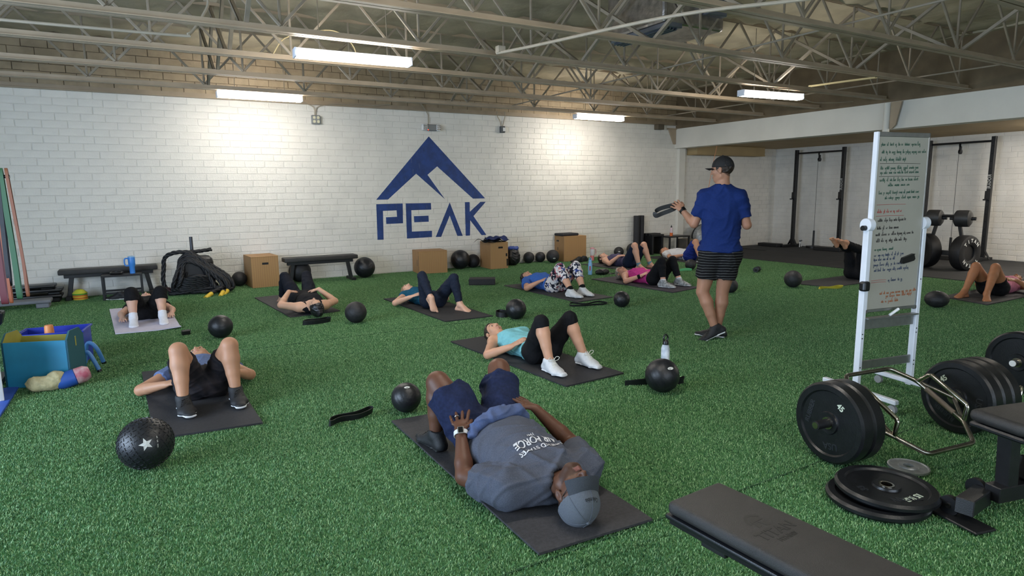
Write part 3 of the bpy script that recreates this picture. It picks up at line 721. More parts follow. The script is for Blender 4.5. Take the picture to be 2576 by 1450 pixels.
def head_prims(F, H, M, s=1., male=False, neck=None):
    P = lambda x, y, z: H+s*(M[0]*x+M[1]*y+M[2]*z)
    F.ell(P(0, -.014, .032), (.076*s, .096*s, .088*s), M, .02)
    F.ell(P(0, .026, -.03), (.060*s, .064*s, .078*s), M, .03)
    F.cone(P(0, .062, -.092), P(0, .058, -.09), .021*s, .021*s, .02, lat=M[0], sa=1.45, sb=1.45)
    for sx in (-1, 1):
        F.cone(P(sx*.05, -.008, -.06), P(sx*.02, .052, -.094), .021*s, .018*s, .025)
        F.ell(P(sx*.042, .055, -.018), (.022*s, .022*s, .022*s), M, .02)
    F.cone(P(-.036, .078, .026), P(.036, .078, .026), .0125*s, .0125*s, .018)
    for sx in (-1, 1): F.ell(P(sx*.032, .097, .006), (.017*s, .016*s, .0125*s), M, .012, op='s')
    F.cone(P(0, .087, .018), P(0, .109, -.026), .0065*s, .0115*s, .012)
    for sx in (-1, 1): F.ell(P(sx*.0115, .097, -.031), (.009*s, .011*s, .008*s), M, .006)
    F.chain([P(-.022, .083, -.0575), P(0, .0915, -.0545), P(.022, .083, -.0575)], [.0048*s, .0075*s, .0048*s], .005)
    F.chain([P(-.020, .082, -.066), P(0, .0905, -.0685), P(.020, .082, -.066)], [.0048*s, .008*s, .0048*s], .004)
    for sx in (-1, 1):
        F.ell(P(sx*.079, -.012, -.006), (.009*s, .020*s, .031*s), M, .008)
        F.ell(P(sx*.087, -.006, -.004), (.006*s, .010*s, .016*s), M, .004, op='s')

PEOPLE = []
def bt_inf(c): return (c.get('bottom') or {}).get('inf', 0.)*.8
def person(c):
    """c: joints in world metres (R/L are the person's own sides) plus the outfit; returns the root Empty"""
    J = {k: np.asarray(v, float) for k, v in c['j'].items()}; lat = unit(c['lat']); vox = c.get('vox', .009); g = c.get('girth', 1.); fem = c.get('fem', True)
    sc_ = c.get('scale', 1.); hs = c.get('head', 1.)
    root_loc = c['root']; root = thing('person', c['label'], 'person', root_loc)
    org = np.asarray(root_loc, float)
    GROUND[0] = c.get('ground', None)
    pts = np.array(list(J.values())); lo, hi = pts.min(0)-.23, pts.max(0)+.23
    sh = (J['sR']+J['sL'])/2; P = J['pel']; axis = unit(P-sh); hw_s = np.linalg.norm(J['sR']-J['sL'])/2
    HM = head_frame(c['crown'], c['face'])
    dep = np.cross(lat, axis); bel = c.get('belly', 0.)
    front = dep if dep@c['front'] > 0 else -dep
    T = [(sh-axis*.02, .068*g, (hw_s-.01)/(.068*g)), (mix(sh, P, .14), .098*g, .160/.098), (mix(sh, P, .36), .112*g, (.150 if fem else .163)/.112), (mix(sh, P, .68)+front*bel*.3, (.098+bel)*g, (.126 if fem else .148)/.098), (P, .108*g, (.168 if fem else .160)/.108), (P+axis*.07, .082*g, 1.75)]
    hips = {s_: P+axis*.03+lat*(.088*(1 if s_ == 'R' else -1)) for s_ in 'RL'}
    def torso(F, inf, i0=0, i1=5, k=.02):
        for i in range(i0, i1): a, b = T[i], T[i+1]; F.cone(a[0], b[0], a[1]+inf, b[1]+inf, k, lat=lat, sa=(a[1]*a[2]+inf)/(a[1]+inf), sb=(b[1]*b[2]+inf)/(b[1]+inf))
    thr = [.092*g, .080*g, .058*g]; shr = [.056*g, .060*g, .046*g, .036]
    def leg(F, s_, inf0=0., inf1=0., upto=2., k=.03, cutend=True, shinf=None):
        h, kn, an = hips[s_], J['k'+s_], J['a'+s_]; md = mix(h, kn, .5)
        t = min(upto, 1.)
        if upto <= 1 and inf1-inf0 < .004:
            F.cone(h, md, thr[0]+inf0, thr[1]+inf0, k, cut=min(1., upto*2) if upto < .5 else None)
            if upto > .5: F.cone(md, kn, thr[1]+inf0, thr[2]+inf0, .012, cut=(upto-.5)*2)
        elif upto <= 1: F.cone(h, kn, thr[0]+inf0, thr[2]+inf1, k, cut=t if cutend else None)
        else:
            F.cone(h, md, thr[0]+inf0, thr[1]+inf0, k); F.cone(md, kn, thr[1]+inf0, thr[2]+inf0, .012)
        if upto > 1:
            ts = upto-1; fl = np.linalg.norm(an-kn); sd = unit(an-kn); back = unit(np.cross(np.cross(kn-h, an-kn), sd)) if np.linalg.norm(np.cross(kn-h, an-kn)) > 1e-4 else front
            c_ = .008 if (back@(kn-mix(h, an, .5))) < 0 else -.008
            c1, c2 = mix(kn, an, .3)+back*c_, mix(kn, an, .62)+back*c_*.5
            seg = [(kn, c1, shr[0], shr[1], 0, .3), (c1, c2, shr[1], shr[2], .3, .62), (c2, an, shr[2], shr[3], .62, 1.)]
            for a, b, ra, rb, t0, t1 in seg:
                if ts <= t0: break
                ct = None if ts >= t1 else (ts-t0)/(t1-t0)
                if ts < 1 and ct is None and ts-t1 < 1e-6: ct = 1.
                F.cone(a, b, ra+inf1, rb+inf1, .011, cut=ct)
    ar = [.054*g, .047*g, .041*g, .040*g, .027]
    def arm(F, s_, inf=0., upto=2., k=.025):
        S_, E_, W_ = J['s'+s_], J['e'+s_], J['w'+s_]
        if upto <= 1: F.cone(S_, E_, ar[0]+inf, ar[2]+inf*1.15, k, cut=upto); return
        m1 = mix(S_, E_, .45); m2 = mix(E_, W_, .3)
        F.cone(S_, m1, ar[0]+inf, ar[1]+inf, k); F.chain([m1, E_, m2, W_], [ar[1]+inf, ar[2]+inf, ar[3]+inf, ar[4]+inf], .01)
    # ---- the body, one continuous surface
    F = Field(lo, hi, vox); torso(F, 0)
    if fem and not c.get('flat'):
        for s_ in (-1, 1): F.ell(mix(sh, P, .26)+lat*s_*.07+front*.075, (.055, .058, .042), np.stack([lat, axis, front]), .04)
    for s_ in 'RL':
        F.ell(hips[s_]-front*.02+axis*.02, (.085*g,)*3, None, .04)
        leg(F, s_, upto=2.); arm(F, s_)
        F.cone(mix(sh, J['s'+s_], .45)-axis*.03, J['s'+s_], .050*g, .053*g, .04)
        F.cone(mix(sh, J['neck'], .55)+lat*(.02 if s_ == 'R' else -.02), mix(sh, J['s'+s_], .85)-axis*.004, .040*g, .044*g, .04)
        if c.get('feet') in ('bare', 'sock'): foot_prims(F, J['a'+s_], c['td'+s_], c.get('fup'+s_, (0, 0, 1)), s_, sc_)
        hp = c.get('hand'+s_)
        if hp: hand_prims(F, J['w'+s_], hp[0], hp[1], s_, hp[2], .97*sc_*(1 if not fem else .93), 1. if vox < .0065 else 1.12, hp[3] if len(hp) > 3 else 1.)
    nb = J['neck']; hb = J['head']-HM[2]*.06*hs-HM[1]*.018*hs
    F.cone(mix(sh, nb, .3), nb, .075*g, .056*g, .04, lat=lat, sa=1.4, sb=1.05); F.cone(nb, hb, .054*g, .052*g, .025)
    head_prims(F, J['head'], HM, hs, not fem)
    Vt, Fc = F.mesh(2); skin = np.array(lin(c['skin'])); C = np.tile(skin, (len(Vt), 1))
    nz = .5+.5*np.sin(Vt@V3(31, 17, 23)+2*np.sin(Vt@V3(9, 21, 13))); C *= (.95+.1*nz)[:, None]
    q = (Vt-J['head'])@HM.T/hs; redder = np.array([1.06, .90, .88])
    near = np.linalg.norm(q, axis=1) < .16
    for kk in ('kR', 'kL', 'eR', 'eL'): w_ = np.exp(-(np.linalg.norm(Vt-J[kk], axis=1)/.07)**2)[:, None]; C = C*(1-w_*.35)+C*redder*w_*.35
    lip = near & (np.abs(q[:, 0]) < .021) & (q[:, 1] > .078) & (q[:, 2] < -.051) & (q[:, 2] > -.073); C[lip] = C[lip]*.45+.55*np.array(lin(c.get('lip', 'a8605a')))
    br = near & (np.abs(np.abs(q[:, 0])-.032) < .02) & (np.abs(q[:, 2]-.028) < .006) & (q[:, 1] > .06); hairc = np.array(lin(c.get('hair', '2a211c'))); C[br] = hairc*.6+skin*.4
    if c.get('stubble'):
        st = near & (q[:, 2] < -.04) & (q[:, 1] > .02) & ~lip; C[st] = C[st]*(1-c['stubble'])+hairc*c['stubble']
    if c.get('hairskin'):   # short cropped hair on the scalp
        hs_ = near & ((q[:, 2]*.75-q[:, 1]*.75) > .005) & (q[:, 2] > -.085) & (np.abs(q[:, 0]) < .078); C[hs_] = C[hs_]*.2+hairc*.8
    if c.get('darkfinger'): pass
    np_mesh('body', Vt, Fc, M_SKIN, root, org, C)
    # eyes
    for sx in (-1, 1):
        bm = NB(); ctr = J['head']+hs*(HM[0]*sx*.032+HM[1]*.0738+HM[2]*.006)-org; bmesh.ops.create_uvsphere(bm, u_segments=10, v_segments=8, radius=.0105*hs, matrix=Matrix.Translation(Vector(ctr))); e_ = fin(bm, 'eye', M_EYE, root, True, auto=180)
        bm = NB(); bmesh.ops.create_uvsphere(bm, u_segments=8, v_segments=6, radius=.0062*hs, matrix=Matrix.Translation(Vector(ctr+HM[1]*.0072*hs))); fin(bm, 'iris', M_IRIS, e_, True, auto=180)
    # ---- clothes
    tp = c.get('top')
    if tp:
        tv = vox*.95; F2 = Field(np.minimum.reduce([J['sR'], J['sL'], J['eR'], J['eL'], P, sh])-.24, np.maximum.reduce([J['sR'], J['sL'], J['eR'], J['eL'], P, sh])+.24, tv)
        inf = tp.get('inf', .010); torso(F2, inf, 0, 5)
        if fem and not c.get('flat'):
            for s_ in (-1, 1): F2.ell(mix(sh, P, .26)+lat*s_*.07+front*.075, (.055+inf, .058+inf, .042+inf), np.stack([lat, axis, front]), .05)
        sl = tp.get('sleeve', 0)
        if tp.get('hem', .92) > .89:
            for s_ in 'RL': F2.ell(hips[s_]+axis*.0, (thr[0]+inf+bt_inf(c),)*3, None, .05)
        for s_ in 'RL':
            if sl > 0: arm(F2, s_, tp.get('sinf', .014), sl); F2.cone(mix(sh, J['s'+s_], .45)-axis*.03, J['s'+s_], .050*g+inf, .053*g+inf, .04); F2.cone(mix(sh, J['neck'], .55)+lat*(.02 if s_ == 'R' else -.02), mix(sh, J['s'+s_], .85)-axis*.004, .040*g+inf, .044*g+inf, .04)
            else: F2.cone(mix(sh, J['s'+s_], .3)-axis*.03, mix(sh, J['s'+s_], .62)-axis*.005, .050*g+inf*.6, .05*g+inf*.5, .03)
        if sl == 0:
            for s_ in 'RL': F2.ell(J['s'+s_]+axis*.022+lat*(.022 if s_ == 'R' else -.022), (.070*g,)*3, None, .015, op='s')
        F2.cone(mix(sh, nb, .1), mix(sh, nb, .6), .076*g+inf, .062*g+inf, .03, lat=lat, sa=1.4, sb=1.2)
        nk = mix(sh, nb, 1.08 if sl > 0 else .85)+front*tp.get('scoop', .02); F2.ell(nk, (tp.get('neckr', .075),)*3, None, .008, op='s')
        F2.plane_cut(mix(sh, P, tp.get('hem', .92)), axis)
        if 'cutz' in tp: F2.plane_cut(V3(0, 0, tp['cutz']), V3(0, 0, -1))
        Vs, Fs = F2.mesh(2); Vs = wrinkle(Vs, normals(Vs, Fs), tp.get('amp', .004), c['seed'], tp.get('freq', 22.))
        o = np_mesh('shirt' if sl > 0 else 'tank_top', Vs, Fs, tp['m'], root, org)
        if tp.get('lab'): o['label'] = tp['lab']
        c['top_V'] = (Vs, Fs); c['top_o'] = o
    bt = c.get('bottom')
    if bt:
        ptsb = [P, J['kR'], J['kL'], J['aR'], J['aL']]; F3 = Field(np.minimum.reduce(ptsb)-.24, np.maximum.reduce(ptsb)+.24, vox*.95)
        inf = bt.get('inf', .006); torso(F3, min(inf, .008), 3, 5)
        for s_ in 'RL':
            F3.ell(hips[s_]-front*.02+axis*.02, (.085*g+min(inf, .008),)*3, None, .04); leg(F3, s_, inf, bt.get('inf1', inf), bt['len'], .035)
        F3.plane_cut(mix(sh, P, bt.get('waist', .80)), -axis)
        if 'cutz' in bt: F3.plane_cut(V3(0, 0, bt['cutz']), V3(0, 0, -1))
        Vs, Fs = F3.mesh(2); Vs = wrinkle(Vs, normals(Vs, Fs), bt.get('amp', .0025), c['seed']+50, bt.get('freq', 26.))
        o = np_mesh('shorts' if bt['len'] <= 1 else 'leggings', Vs, Fs, bt['m'], root, org)
        if bt.get('lab'): o['label'] = bt['lab']
        c['bot_V'] = (Vs, Fs)
    # ---- shoes, socks
    for s_ in 'RL':
        sk = c.get('sock')
        if sk:
            A_, K_ = J['a'+s_], J['k'+s_]; Fk = Field(A_-.32, A_+.32, .007); top_t = sk.get('h', .16)
            Fk.cone(A_, mix(A_, K_, top_t), .036+.006, .040+.006, .01, cut=1.)
            if c.get('feet') == 'sock':
                td = unit(c['td'+s_]); up = V3(0, 0, 1); so = A_-up*.062; rt = np.cross(td, up)
                Fk.cone(A_+up*.02, so-td*.045+up*.006, .037, .034, .02); Fk.cone(A_, so+td*.16, .036, .019, .03, lat=rt, sa=1, sb=2.3); Fk.cone(so, so+td*.185-up*.002, .027, .018, .02, lat=rt, sa=1.3, sb=2.0)
            Vs, Fs = Fk.mesh(2); np_mesh('sock', Vs, Fs, sk['m'], root, org)
        if c.get('shoe'): shoe(root, org, J['a'+s_], c['td'+s_], c.get('fup'+s_, (0, 0, 1)), s_, c['shoe'], c.get('shoe_len', 1.))
    # ---- hair
    hr = c.get('hairdo')
    if hr:
        H = J['head']; Fh = Field(H-.3, H+.3, max(vox*.75, .005)); Q = lambda x, y, z: H+hs*(HM[0]*x+HM[1]*y+HM[2]*z)
        fl = hr.get('front', .055); vol = hr.get('vol', .010)
        Fh.ell(Q(0, -.014, .032), ((.076+vol)*hs, (.096+vol)*hs, (.088+vol)*hs), HM, 0, half=lambda w: np.maximum(w[1]-fl*hs-.35*(w[2]), -(w[2]+hr.get('low', .06)*hs+(w[1]+.03*hs)*.0)))
        for e in hr.get('lumps', []): Fh.ell(Q(*e[0]), tuple(x*hs for x in e[1]), HM, .02)
        Fh.ell(Q(0, .105, -.005), (.068*hs, .075*hs, .085*hs), HM, .01, op='s')
        for sx in (-1, 1): Fh.ell(Q(sx*.085, -.008, -.01), (.02*hs, .024*hs, .03*hs), HM, .005, op='s')
        Vs, Fs = Fh.mesh(1)
        if len(Vs): Vs = wrinkle(Vs, normals(Vs, Fs), .004, c['seed']+9, 60.); np_mesh('hair', Vs, Fs, hr['m'], root, org)
    cp = c.get('cap')
    if cp:
        H = J['head']; CM = head_frame(c.get('capup', c['crown']), c['face']); Q = lambda x, y, z: H+hs*(CM[0]*x+CM[1]*y+CM[2]*z)
        Fh = Field(H-.2, H+.2, .005); Fh.ell(Q(0, -.010, .034), (.086*hs, .107*hs, .101*hs), CM, 0, half=lambda w: -(w[2]+.006*hs-w[1]*.05))
        Vs, Fs = Fh.mesh(2); co = np_mesh('cap', Vs, Fs, cp['m'], root, org)
        bm = NB(); rows_ = []
        for r in range(8):
            rr = r/7; row = []
            for a in range(15):
                an = (a/14-.5)*2; th = an*1.18; R_ = .082+.078*rr*(1-.18*an*an)
                x = math.sin(th)*(.082+.012*rr); y = .012+math.cos(th)*R_*.98 if rr < .01 else .012+math.cos(th)*(.084)+cp.get('len', .072)*rr*math.cos(th*.72)
                z = cp.get('z0', .028)+cp.get('tilt', -.018)*rr-.030*an*an*(.55+.45*rr)
                row.append(bm.verts.new(Vector(Q(x, y, z)-org)))
            rows_.append(row)
        for r in range(7):
            for a in range(14): bm.faces.new((rows_[r][a], rows_[r][a+1], rows_[r+1][a+1], rows_[r+1][a]))
        bmesh.ops.solidify(bm, geom=bm.faces[:], thickness=.004); fin(bm, 'brim', cp.get('mb', cp['m']), co, True, auto=60)
        bm = NB(); bmesh.ops.create_uvsphere(bm, u_segments=10, v_segments=6, radius=.009, matrix=Matrix.Translation(Vector(Q(0, -.010, .034+.101)-org))); fin(bm, 'button', cp.get('mb', cp['m']), co, True)
        ring_pts = []
        for sg_ in (0, 1, 2):
            th = sg_*math.pi/3+math.pi/6
            seam = [Q(math.cos(th)*.0868*math.sin(p_), -.010+math.sin(th)*.1078*math.sin(p_), .034+.1018*math.cos(p_))-org for p_ in np.linspace(-1.5, 1.5, 24)]
            bm = NB(); tube(bm, seam, .0014, 5); fin(bm, 'seam', cp.get('ms', cp['m']), co)
        c['capQ'] = (Q, CM, co, hs)
    GROUND[0] = None
    PEOPLE.append(root); c['HM'] = HM; c['rootob'] = root; c['org'] = org; c['J'] = J
    return root

def shoe(root, org, ank, td, up, side, st, ln=1.):
    td = unit(td); up = unit(up); up = unit(up-td*(up@td)); rt = np.cross(td, up); A = np.asarray(ank, float)
    o = 1 if side == 'R' else -1; so = A-up*.070
    heel, ball, toe = so-td*.055*ln, so+td*.115*ln, so+td*.185*ln
    F = Field(np.minimum(heel, toe)-.16, np.maximum(heel, toe)+.2, .005)
    F.cone(A-td*.012+up*.006, heel+up*.015, .043, .036, .02)
    F.cone(A-up*.01, so+td*.07+up*.018, .044, .036, .03, lat=rt, sa=1, sb=1.15)
    F.cone(so+td*.03+up*.022, ball+up*.002, .037, .026, .03, lat=rt, sa=1.1, sb=1.75)
    F.cone(ball+up*.002, toe-rt*o*.008-up*.002, .026, .018, .03, lat=rt, sa=1.75, sb=1.9)
    F.cone(heel+up*.01, ball, .032, .026, .02, lat=rt, sa=1.05, sb=1.7)
    F.cone(A+up*.02-td*.004, A+up*.09-td*.006, .036, .04, .01, op='s')
    F.plane_cut(A+up*.030, unit(up-td*.25)); F.plane_cut(so-up*.010, -up)
    Fu = F; Vs, Fs = F.mesh(2); s = np_mesh('shoe', Vs, Fs, st['m'], root, org)
    F = Field(np.minimum(heel, toe)-.12, np.maximum(heel, toe)+.12, .004)
    F.cone(heel-up*.012-td*.004, so-up*.012, .013, .0125, .01, lat=rt, sa=3.2, sb=2.9); F.cone(so-up*.012, ball-up*.012, .0125, .0125, .01, lat=rt, sa=2.9, sb=4.0)
    F.cone(ball-up*.012, toe-rt*o*.008-up*.009+td*.006, .0125, .0125, .012, lat=rt, sa=4.0, sb=3.0)
    F.plane_cut(so-up*.026, -up); F.plane_cut(so+up*.002, up)
    Vs, Fs = F.mesh(1); np_mesh('sole', Vs, Fs, st['sole'], s, org)
    if st.get('lace'):
        bm = NB()
        for i in range(5):
            t = .30+i*.14; b = mix(A+td*.035, ball-td*.01, t); w = .020+.004*i; line = []
            for a_ in np.linspace(-1, 1, 7):
                p = b+rt*w*a_+td*.006*a_; q_ = p[None]+up[None]*np.linspace(.09, -.06, 76)[:, None]; ins = np.where(Fu.sample(q_) < 0)[0]
                if len(ins): line.append(q_[ins[0]]+up*.0005-org)
            if len(line) > 2: tube(bm, line, .0028, 5)
            if i == 0: top_c = line[len(line)//2] if line else A+up*.03-org
        if st.get('bow'):
            b = top_c+up*.002
            for sx in (-1, 1): tube(bm, smooth_pts([b, b+rt*sx*.028+up*.034, b+rt*sx*.052+up*.030+td*.012, b+rt*sx*.045+up*.006, b], 5), .0026, 5)
        fin(bm, 'laces', st['lace'], s, True)
# ------------------------------------------------------------------ the people
def lying(xh, yh, d, pel, sw=.165, nz=.112):
    """head, neck, shoulders and pelvis of someone lying on the back; d points from head to feet"""
    d = unit(V3(d[0], d[1], 0)); r = V3(d[1], -d[0], 0); H = V3(xh, yh, .128)
    a = unit(np.asarray(pel, float)-H); a[2] = 0; a = unit(a); r2 = V3(a[1], -a[0], 0)
    S_ = H+a*.235; S_[2] = .108
    return dict(head=H, neck=V3(*(H+a*.155)[:2], nz), sR=S_+r2*sw, sL=S_-r2*sw, pel=V3(*pel)), r2, d
def lie_cfg(xh, yh, d, pel, joints, sw=.165, tiltface=0., **kw):
    J, r, dd = lying(xh, yh, d, pel, sw); J.update({k: V3(*v) for k, v in joints.items()})
    c = dict(ground=.0145, j=J, lat=r, front=V3(0, 0, 1), crown=-dd+V3(0, 0, .06), face=V3(0, 0, 1)+r*tiltface, root=(pel[0], pel[1], .012))
    for s_ in 'RL': c['td'+s_] = kw.pop('td'+s_, dd)
    c.update(kw); return c
NEG, POS = (0, -1), (0, 1)
H_BROWN = mat('dark_brown_hair', '2b2019', .5, var=.3, vscale=40); H_BLACK = mat('black_hair', '17161a', .35, var=.3, vscale=40)
H_GREY = mat('silver_hair', '9c958d', .55, var=.2, vscale=40); H_BLOND = mat('ash_blond_hair', '8f7458', .5, var=.2, vscale=40)
M_BLKFAB = fabric('black_legging_fabric', '131316', .2); M_NAVYLEG = fabric('navy_legging_fabric', '1d2434', .15)
M_BLKSHOE = mat('black_mesh_shoe', '15161a', .6, var=.3, vscale=80, bump=.3, bscale=300); M_WSHOE = mat('white_mesh_shoe', 'cfcfd0', .6, var=.05, vscale=60, bump=.25, bscale=300)
M_WSOLE = mat('white_rubber_sole', 'd8d8d8', .55); M_BSOLE = mat('black_rubber_sole', '101012', .6); M_GSOLE = mat('grey_rubber_sole', 'a9a9a6', .6)

# --- man in the grey-blue shirt and grey cap, head towards the camera
M_NAVY = fabric('navy_shorts_fabric', '1c2440', .2); M_HEATHER = mat('heather_blue_jersey', '4f535f', .9, var=.16, vscale=220, bump=.25, bscale=400, spec=.15)
man = lie_cfg(1.605, 2.20, POS, (1.60, 2.985, .135), dict(kL=(1.405, 3.29, .405), aL=(1.375, 3.27, .110), kR=(1.835, 3.33, .41), aR=(1.86, 3.36, .110),
    eL=(1.30, 2.735, .075), wL=(1.365, 2.905, .235), eR=(1.99, 2.77, .085), wR=(1.875, 2.965, .255)), sw=.222,
    fem=False, girth=1.17, belly=.02, seed=1, vox=.0062, skin='5c3c2c', lip='7e4a48', hair='120e0c', hairskin=True, stubble=.5, face=V3(.16, -.58, 1), crown=V3(-.15, -1, -.56), head=1.07,
    handL=(V3(1.435, 3.08, .33), V3(.35, .25, -1), .10, 1.25), handR=(V3(1.785, 3.125, .325), V3(-.3, .2, -1), .12, 1.25),
    tdL=V3(-.1, 1, 0), tdR=V3(.15, 1, 0), shoe=dict(m=M_BLKSHOE, sole=M_BSOLE, lace=M_BLACKPL), shoe_len=1.1,
    top=dict(m=M_HEATHER, sleeve=.66, inf=.020, sinf=.030, hem=.90, amp=.0085, freq=20., neckr=.072, scoop=.01, cutz=.012),
    bottom=dict(m=M_NAVY, len=.80, inf=.016, inf1=.045, waist=.80, amp=.009, freq=18., cutz=.012), cap=dict(m=mat('grey_cap_fabric', '575c64', .85, var=.08, vscale=200, bump=.2, bscale=400), tilt=-.040, z0=.054, len=.044, ms=mat('cap_seam', '565c66', .9)),
    label='man lying in grey cap, heather blue T-shirt with white lettering and navy shorts')
person(man)
# --- woman in the pale teal tank top
M_TEAL = fabric('pale_teal_jersey', '79b7bd', .06)
teal = lie_cfg(2.90, 5.34, NEG, (2.94, 4.575, .12), dict(kR=(2.80, 4.335, .425), aR=(2.815, 4.235, .110), kL=(3.10, 4.35, .42), aL=(3.185, 4.26, .110),
    eR=(2.565, 4.855, .062), wR=(2.715, 4.705, .145), eL=(3.32, 4.86, .062), wL=(3.165, 4.70, .15)), sw=.155,
    girth=.97, seed=2, vox=.0066, skin='c39377', hair='2b2019', lip='b0706a', face=V3(-.05, -.22, 1), crown=V3(0, 1, .28), tdR=V3(.02, -1, 0), tdL=V3(.17, -1, 0),
    handR=(V3(2.845, 4.625, .235), V3(.6, -.1, -.7), .15), handL=(V3(3.03, 4.62, .24), V3(-.6, -.1, -.7), .15),
    shoe=dict(m=M_WSHOE, sole=M_WSOLE, lace=mat('pale_lace', 'd8d6cc', .8), bow=True), top=dict(m=M_TEAL, sleeve=0, inf=.009, hem=.93, amp=.005, freq=26., neckr=.078, scoop=.03),
    bottom=dict(m=M_BLKFAB, len=1.14, inf=.006, waist=.78), hairdo=dict(m=H_BROWN, front=.045, vol=.010, lumps=[((0, -.10, .05), (.04, .035, .04))]),
    label='woman lying in pale teal tank top, black capri leggings and white laced trainers')
person(teal)
# --- person with bare tan knees and black trainers
M_CAMO = mat('dark_print_shorts', '1a1a1f', .85, spec=.2, col2='2f2a2c', vscale=14, detail=2); M_BLUEGREY = fabric('slate_blue_jersey', '5d6d92', .08)
tan = lie_cfg(.325, 5.87, NEG, (.29, 5.12, .12), dict(kR=(.135, 4.905, .425), aR=(.135, 4.80, .110), kL=(.465, 4.90, .42), aL=(.475, 4.82, .110),
    eR=(-.125, 5.37, .055), wR=(.045, 5.21, .115), eL=(.645, 5.37, .055), wL=(.525, 5.22, .13)), sw=.17,
    fem=False, girth=1.04, seed=3, vox=.0078, skin='b28467', hair='6b4a35', hairskin=True, face=V3(-.35, 0, 1), tdR=V3(.12, -1, 0), tdL=V3(.08, -1, 0),
    handR=(V3(.16, 5.10, .17), V3(.5, 0, -.8), .15), handL=(V3(.42, 5.08, .2), V3(-.5, 0, -.8), .15),
    shoe=dict(m=M_BLKSHOE, sole=M_WSOLE, lace=M_BLACKPL), top=dict(m=M_BLUEGREY, sleeve=.5, inf=.010, hem=.9, amp=.004),
    bottom=dict(m=M_CAMO, len=.72, inf=.012, inf1=.028, waist=.75, amp=.005), label='person lying with bare raised knees, dark patterned shorts and black white-soled trainers')
person(tan)
# --- person on the lilac mat
farl = lie_cfg(-.05, 9.63, NEG, (-.05, 8.86, .118), dict(kR=(-.195, 8.60, .375), aR=(-.195, 8.48, .085), kL=(.105, 8.60, .365), aL=(.105, 8.47, .085),
    eR=(-.33, 9.08, .06), wR=(-.315, 8.83, .055), eL=(.225, 9.08, .06), wL=(.21, 8.83, .055)), sw=.155,
    girth=.98, seed=4, vox=.0095, skin='cfa38e', hair='2b2019', feet='sock', handR=(V3(-.31, 8.65, .045), V3(.1, 0, -1), .3), handL=(V3(.20, 8.65, .045), V3(-.1, 0, -1), .3),
    tdR=V3(0, -1, 0), tdL=V3(.05, -1, 0), top=dict(m=fabric('black_jersey', '17171a', .15), sleeve=.5, hem=.95), bottom=dict(m=M_BLKFAB, len=1.3, inf=.014, inf1=.018, waist=.78, amp=.004),
    sock=dict(m=fabric('white_sock', 'dcdce4', .04), h=.22), hairdo=dict(m=H_BROWN), label='person lying on the lilac mat in black cropped trousers and white socks')
person(farl)
# --- woman in the black tank top, head towards the camera
blk = lie_cfg(1.745, 7.80, POS, (1.77, 8.585, .118), dict(kL=(1.605, 8.93, .395), aL=(1.58, 9.09, .085), kR=(1.90, 8.95, .39), aR=(1.93, 9.10, .085),
    eL=(1.405, 8.20, .13), wL=(1.545, 8.375, .265), eR=(2.075, 8.17, .12), wR=(1.925, 8.37, .265)), sw=.165,
    girth=1.02, seed=5, vox=.0085, skin='cba086', hair='17161a', face=V3(-.1, .12, 1), crown=V3(.05, -1, .05), feet='bare',
    handL=(V3(1.66, 8.50, .25), V3(.4, .3, -.8), .35), handR=(V3(1.80, 8.47, .245), V3(-.4, .3, -.8), .35),
    top=dict(m=fabric('black_tank_jersey', '15151a', .15), sleeve=0, hem=.97, neckr=.08, scoop=.035, amp=.004), bottom=dict(m=fabric('black_navy_legging_fabric', '171a24', .15), len=1.95, inf=.005, waist=.8),
    hairdo=dict(m=H_BLACK, front=.055, vol=.008, lumps=[((0, -.06, .115), (.04, .045, .035))]), label='woman lying in black tank top and black leggings with dark tied hair and bent elbows')
person(blk)
# --- woman in navy leggings, barefoot, one foot lifted
nav = lie_cfg(3.16, 8.37, NEG, (3.20, 7.60, .115), dict(kR=(3.055, 7.56, .445), aR=(3.055, 7.285, .185), kL=(3.37, 7.265, .425), aL=(3.40, 7.17, .085),
    eR=(2.80, 7.91, .06), wR=(2.935, 7.72, .15), eL=(3.53, 7.88, .06), wL=(3.42, 7.70, .15)), sw=.15,
    girth=.93, seed=6, vox=.0085, skin='d2a68e', hair='8f7458', face=V3(0, -.1, 1), feet='bare', tdR=V3(.05, -.72, -.55), fupR=V3(0, -.6, .8), tdL=V3(.4, -.92, 0),
    handR=(V3(3.07, 7.65, .21), V3(.5, 0, -.8), .15), handL=(V3(3.32, 7.63, .21), V3(-.5, 0, -.8), .15),
    top=dict(m=fabric('petrol_jersey', '14506a', .08), sleeve=.22, hem=.95, neckr=.08, scoop=.025), bottom=dict(m=M_NAVYLEG, len=1.88, inf=.005, waist=.8),
    hairdo=dict(m=H_BLOND), label='barefoot woman lying in petrol blue top and navy leggings with one foot lifted')
person(nav)
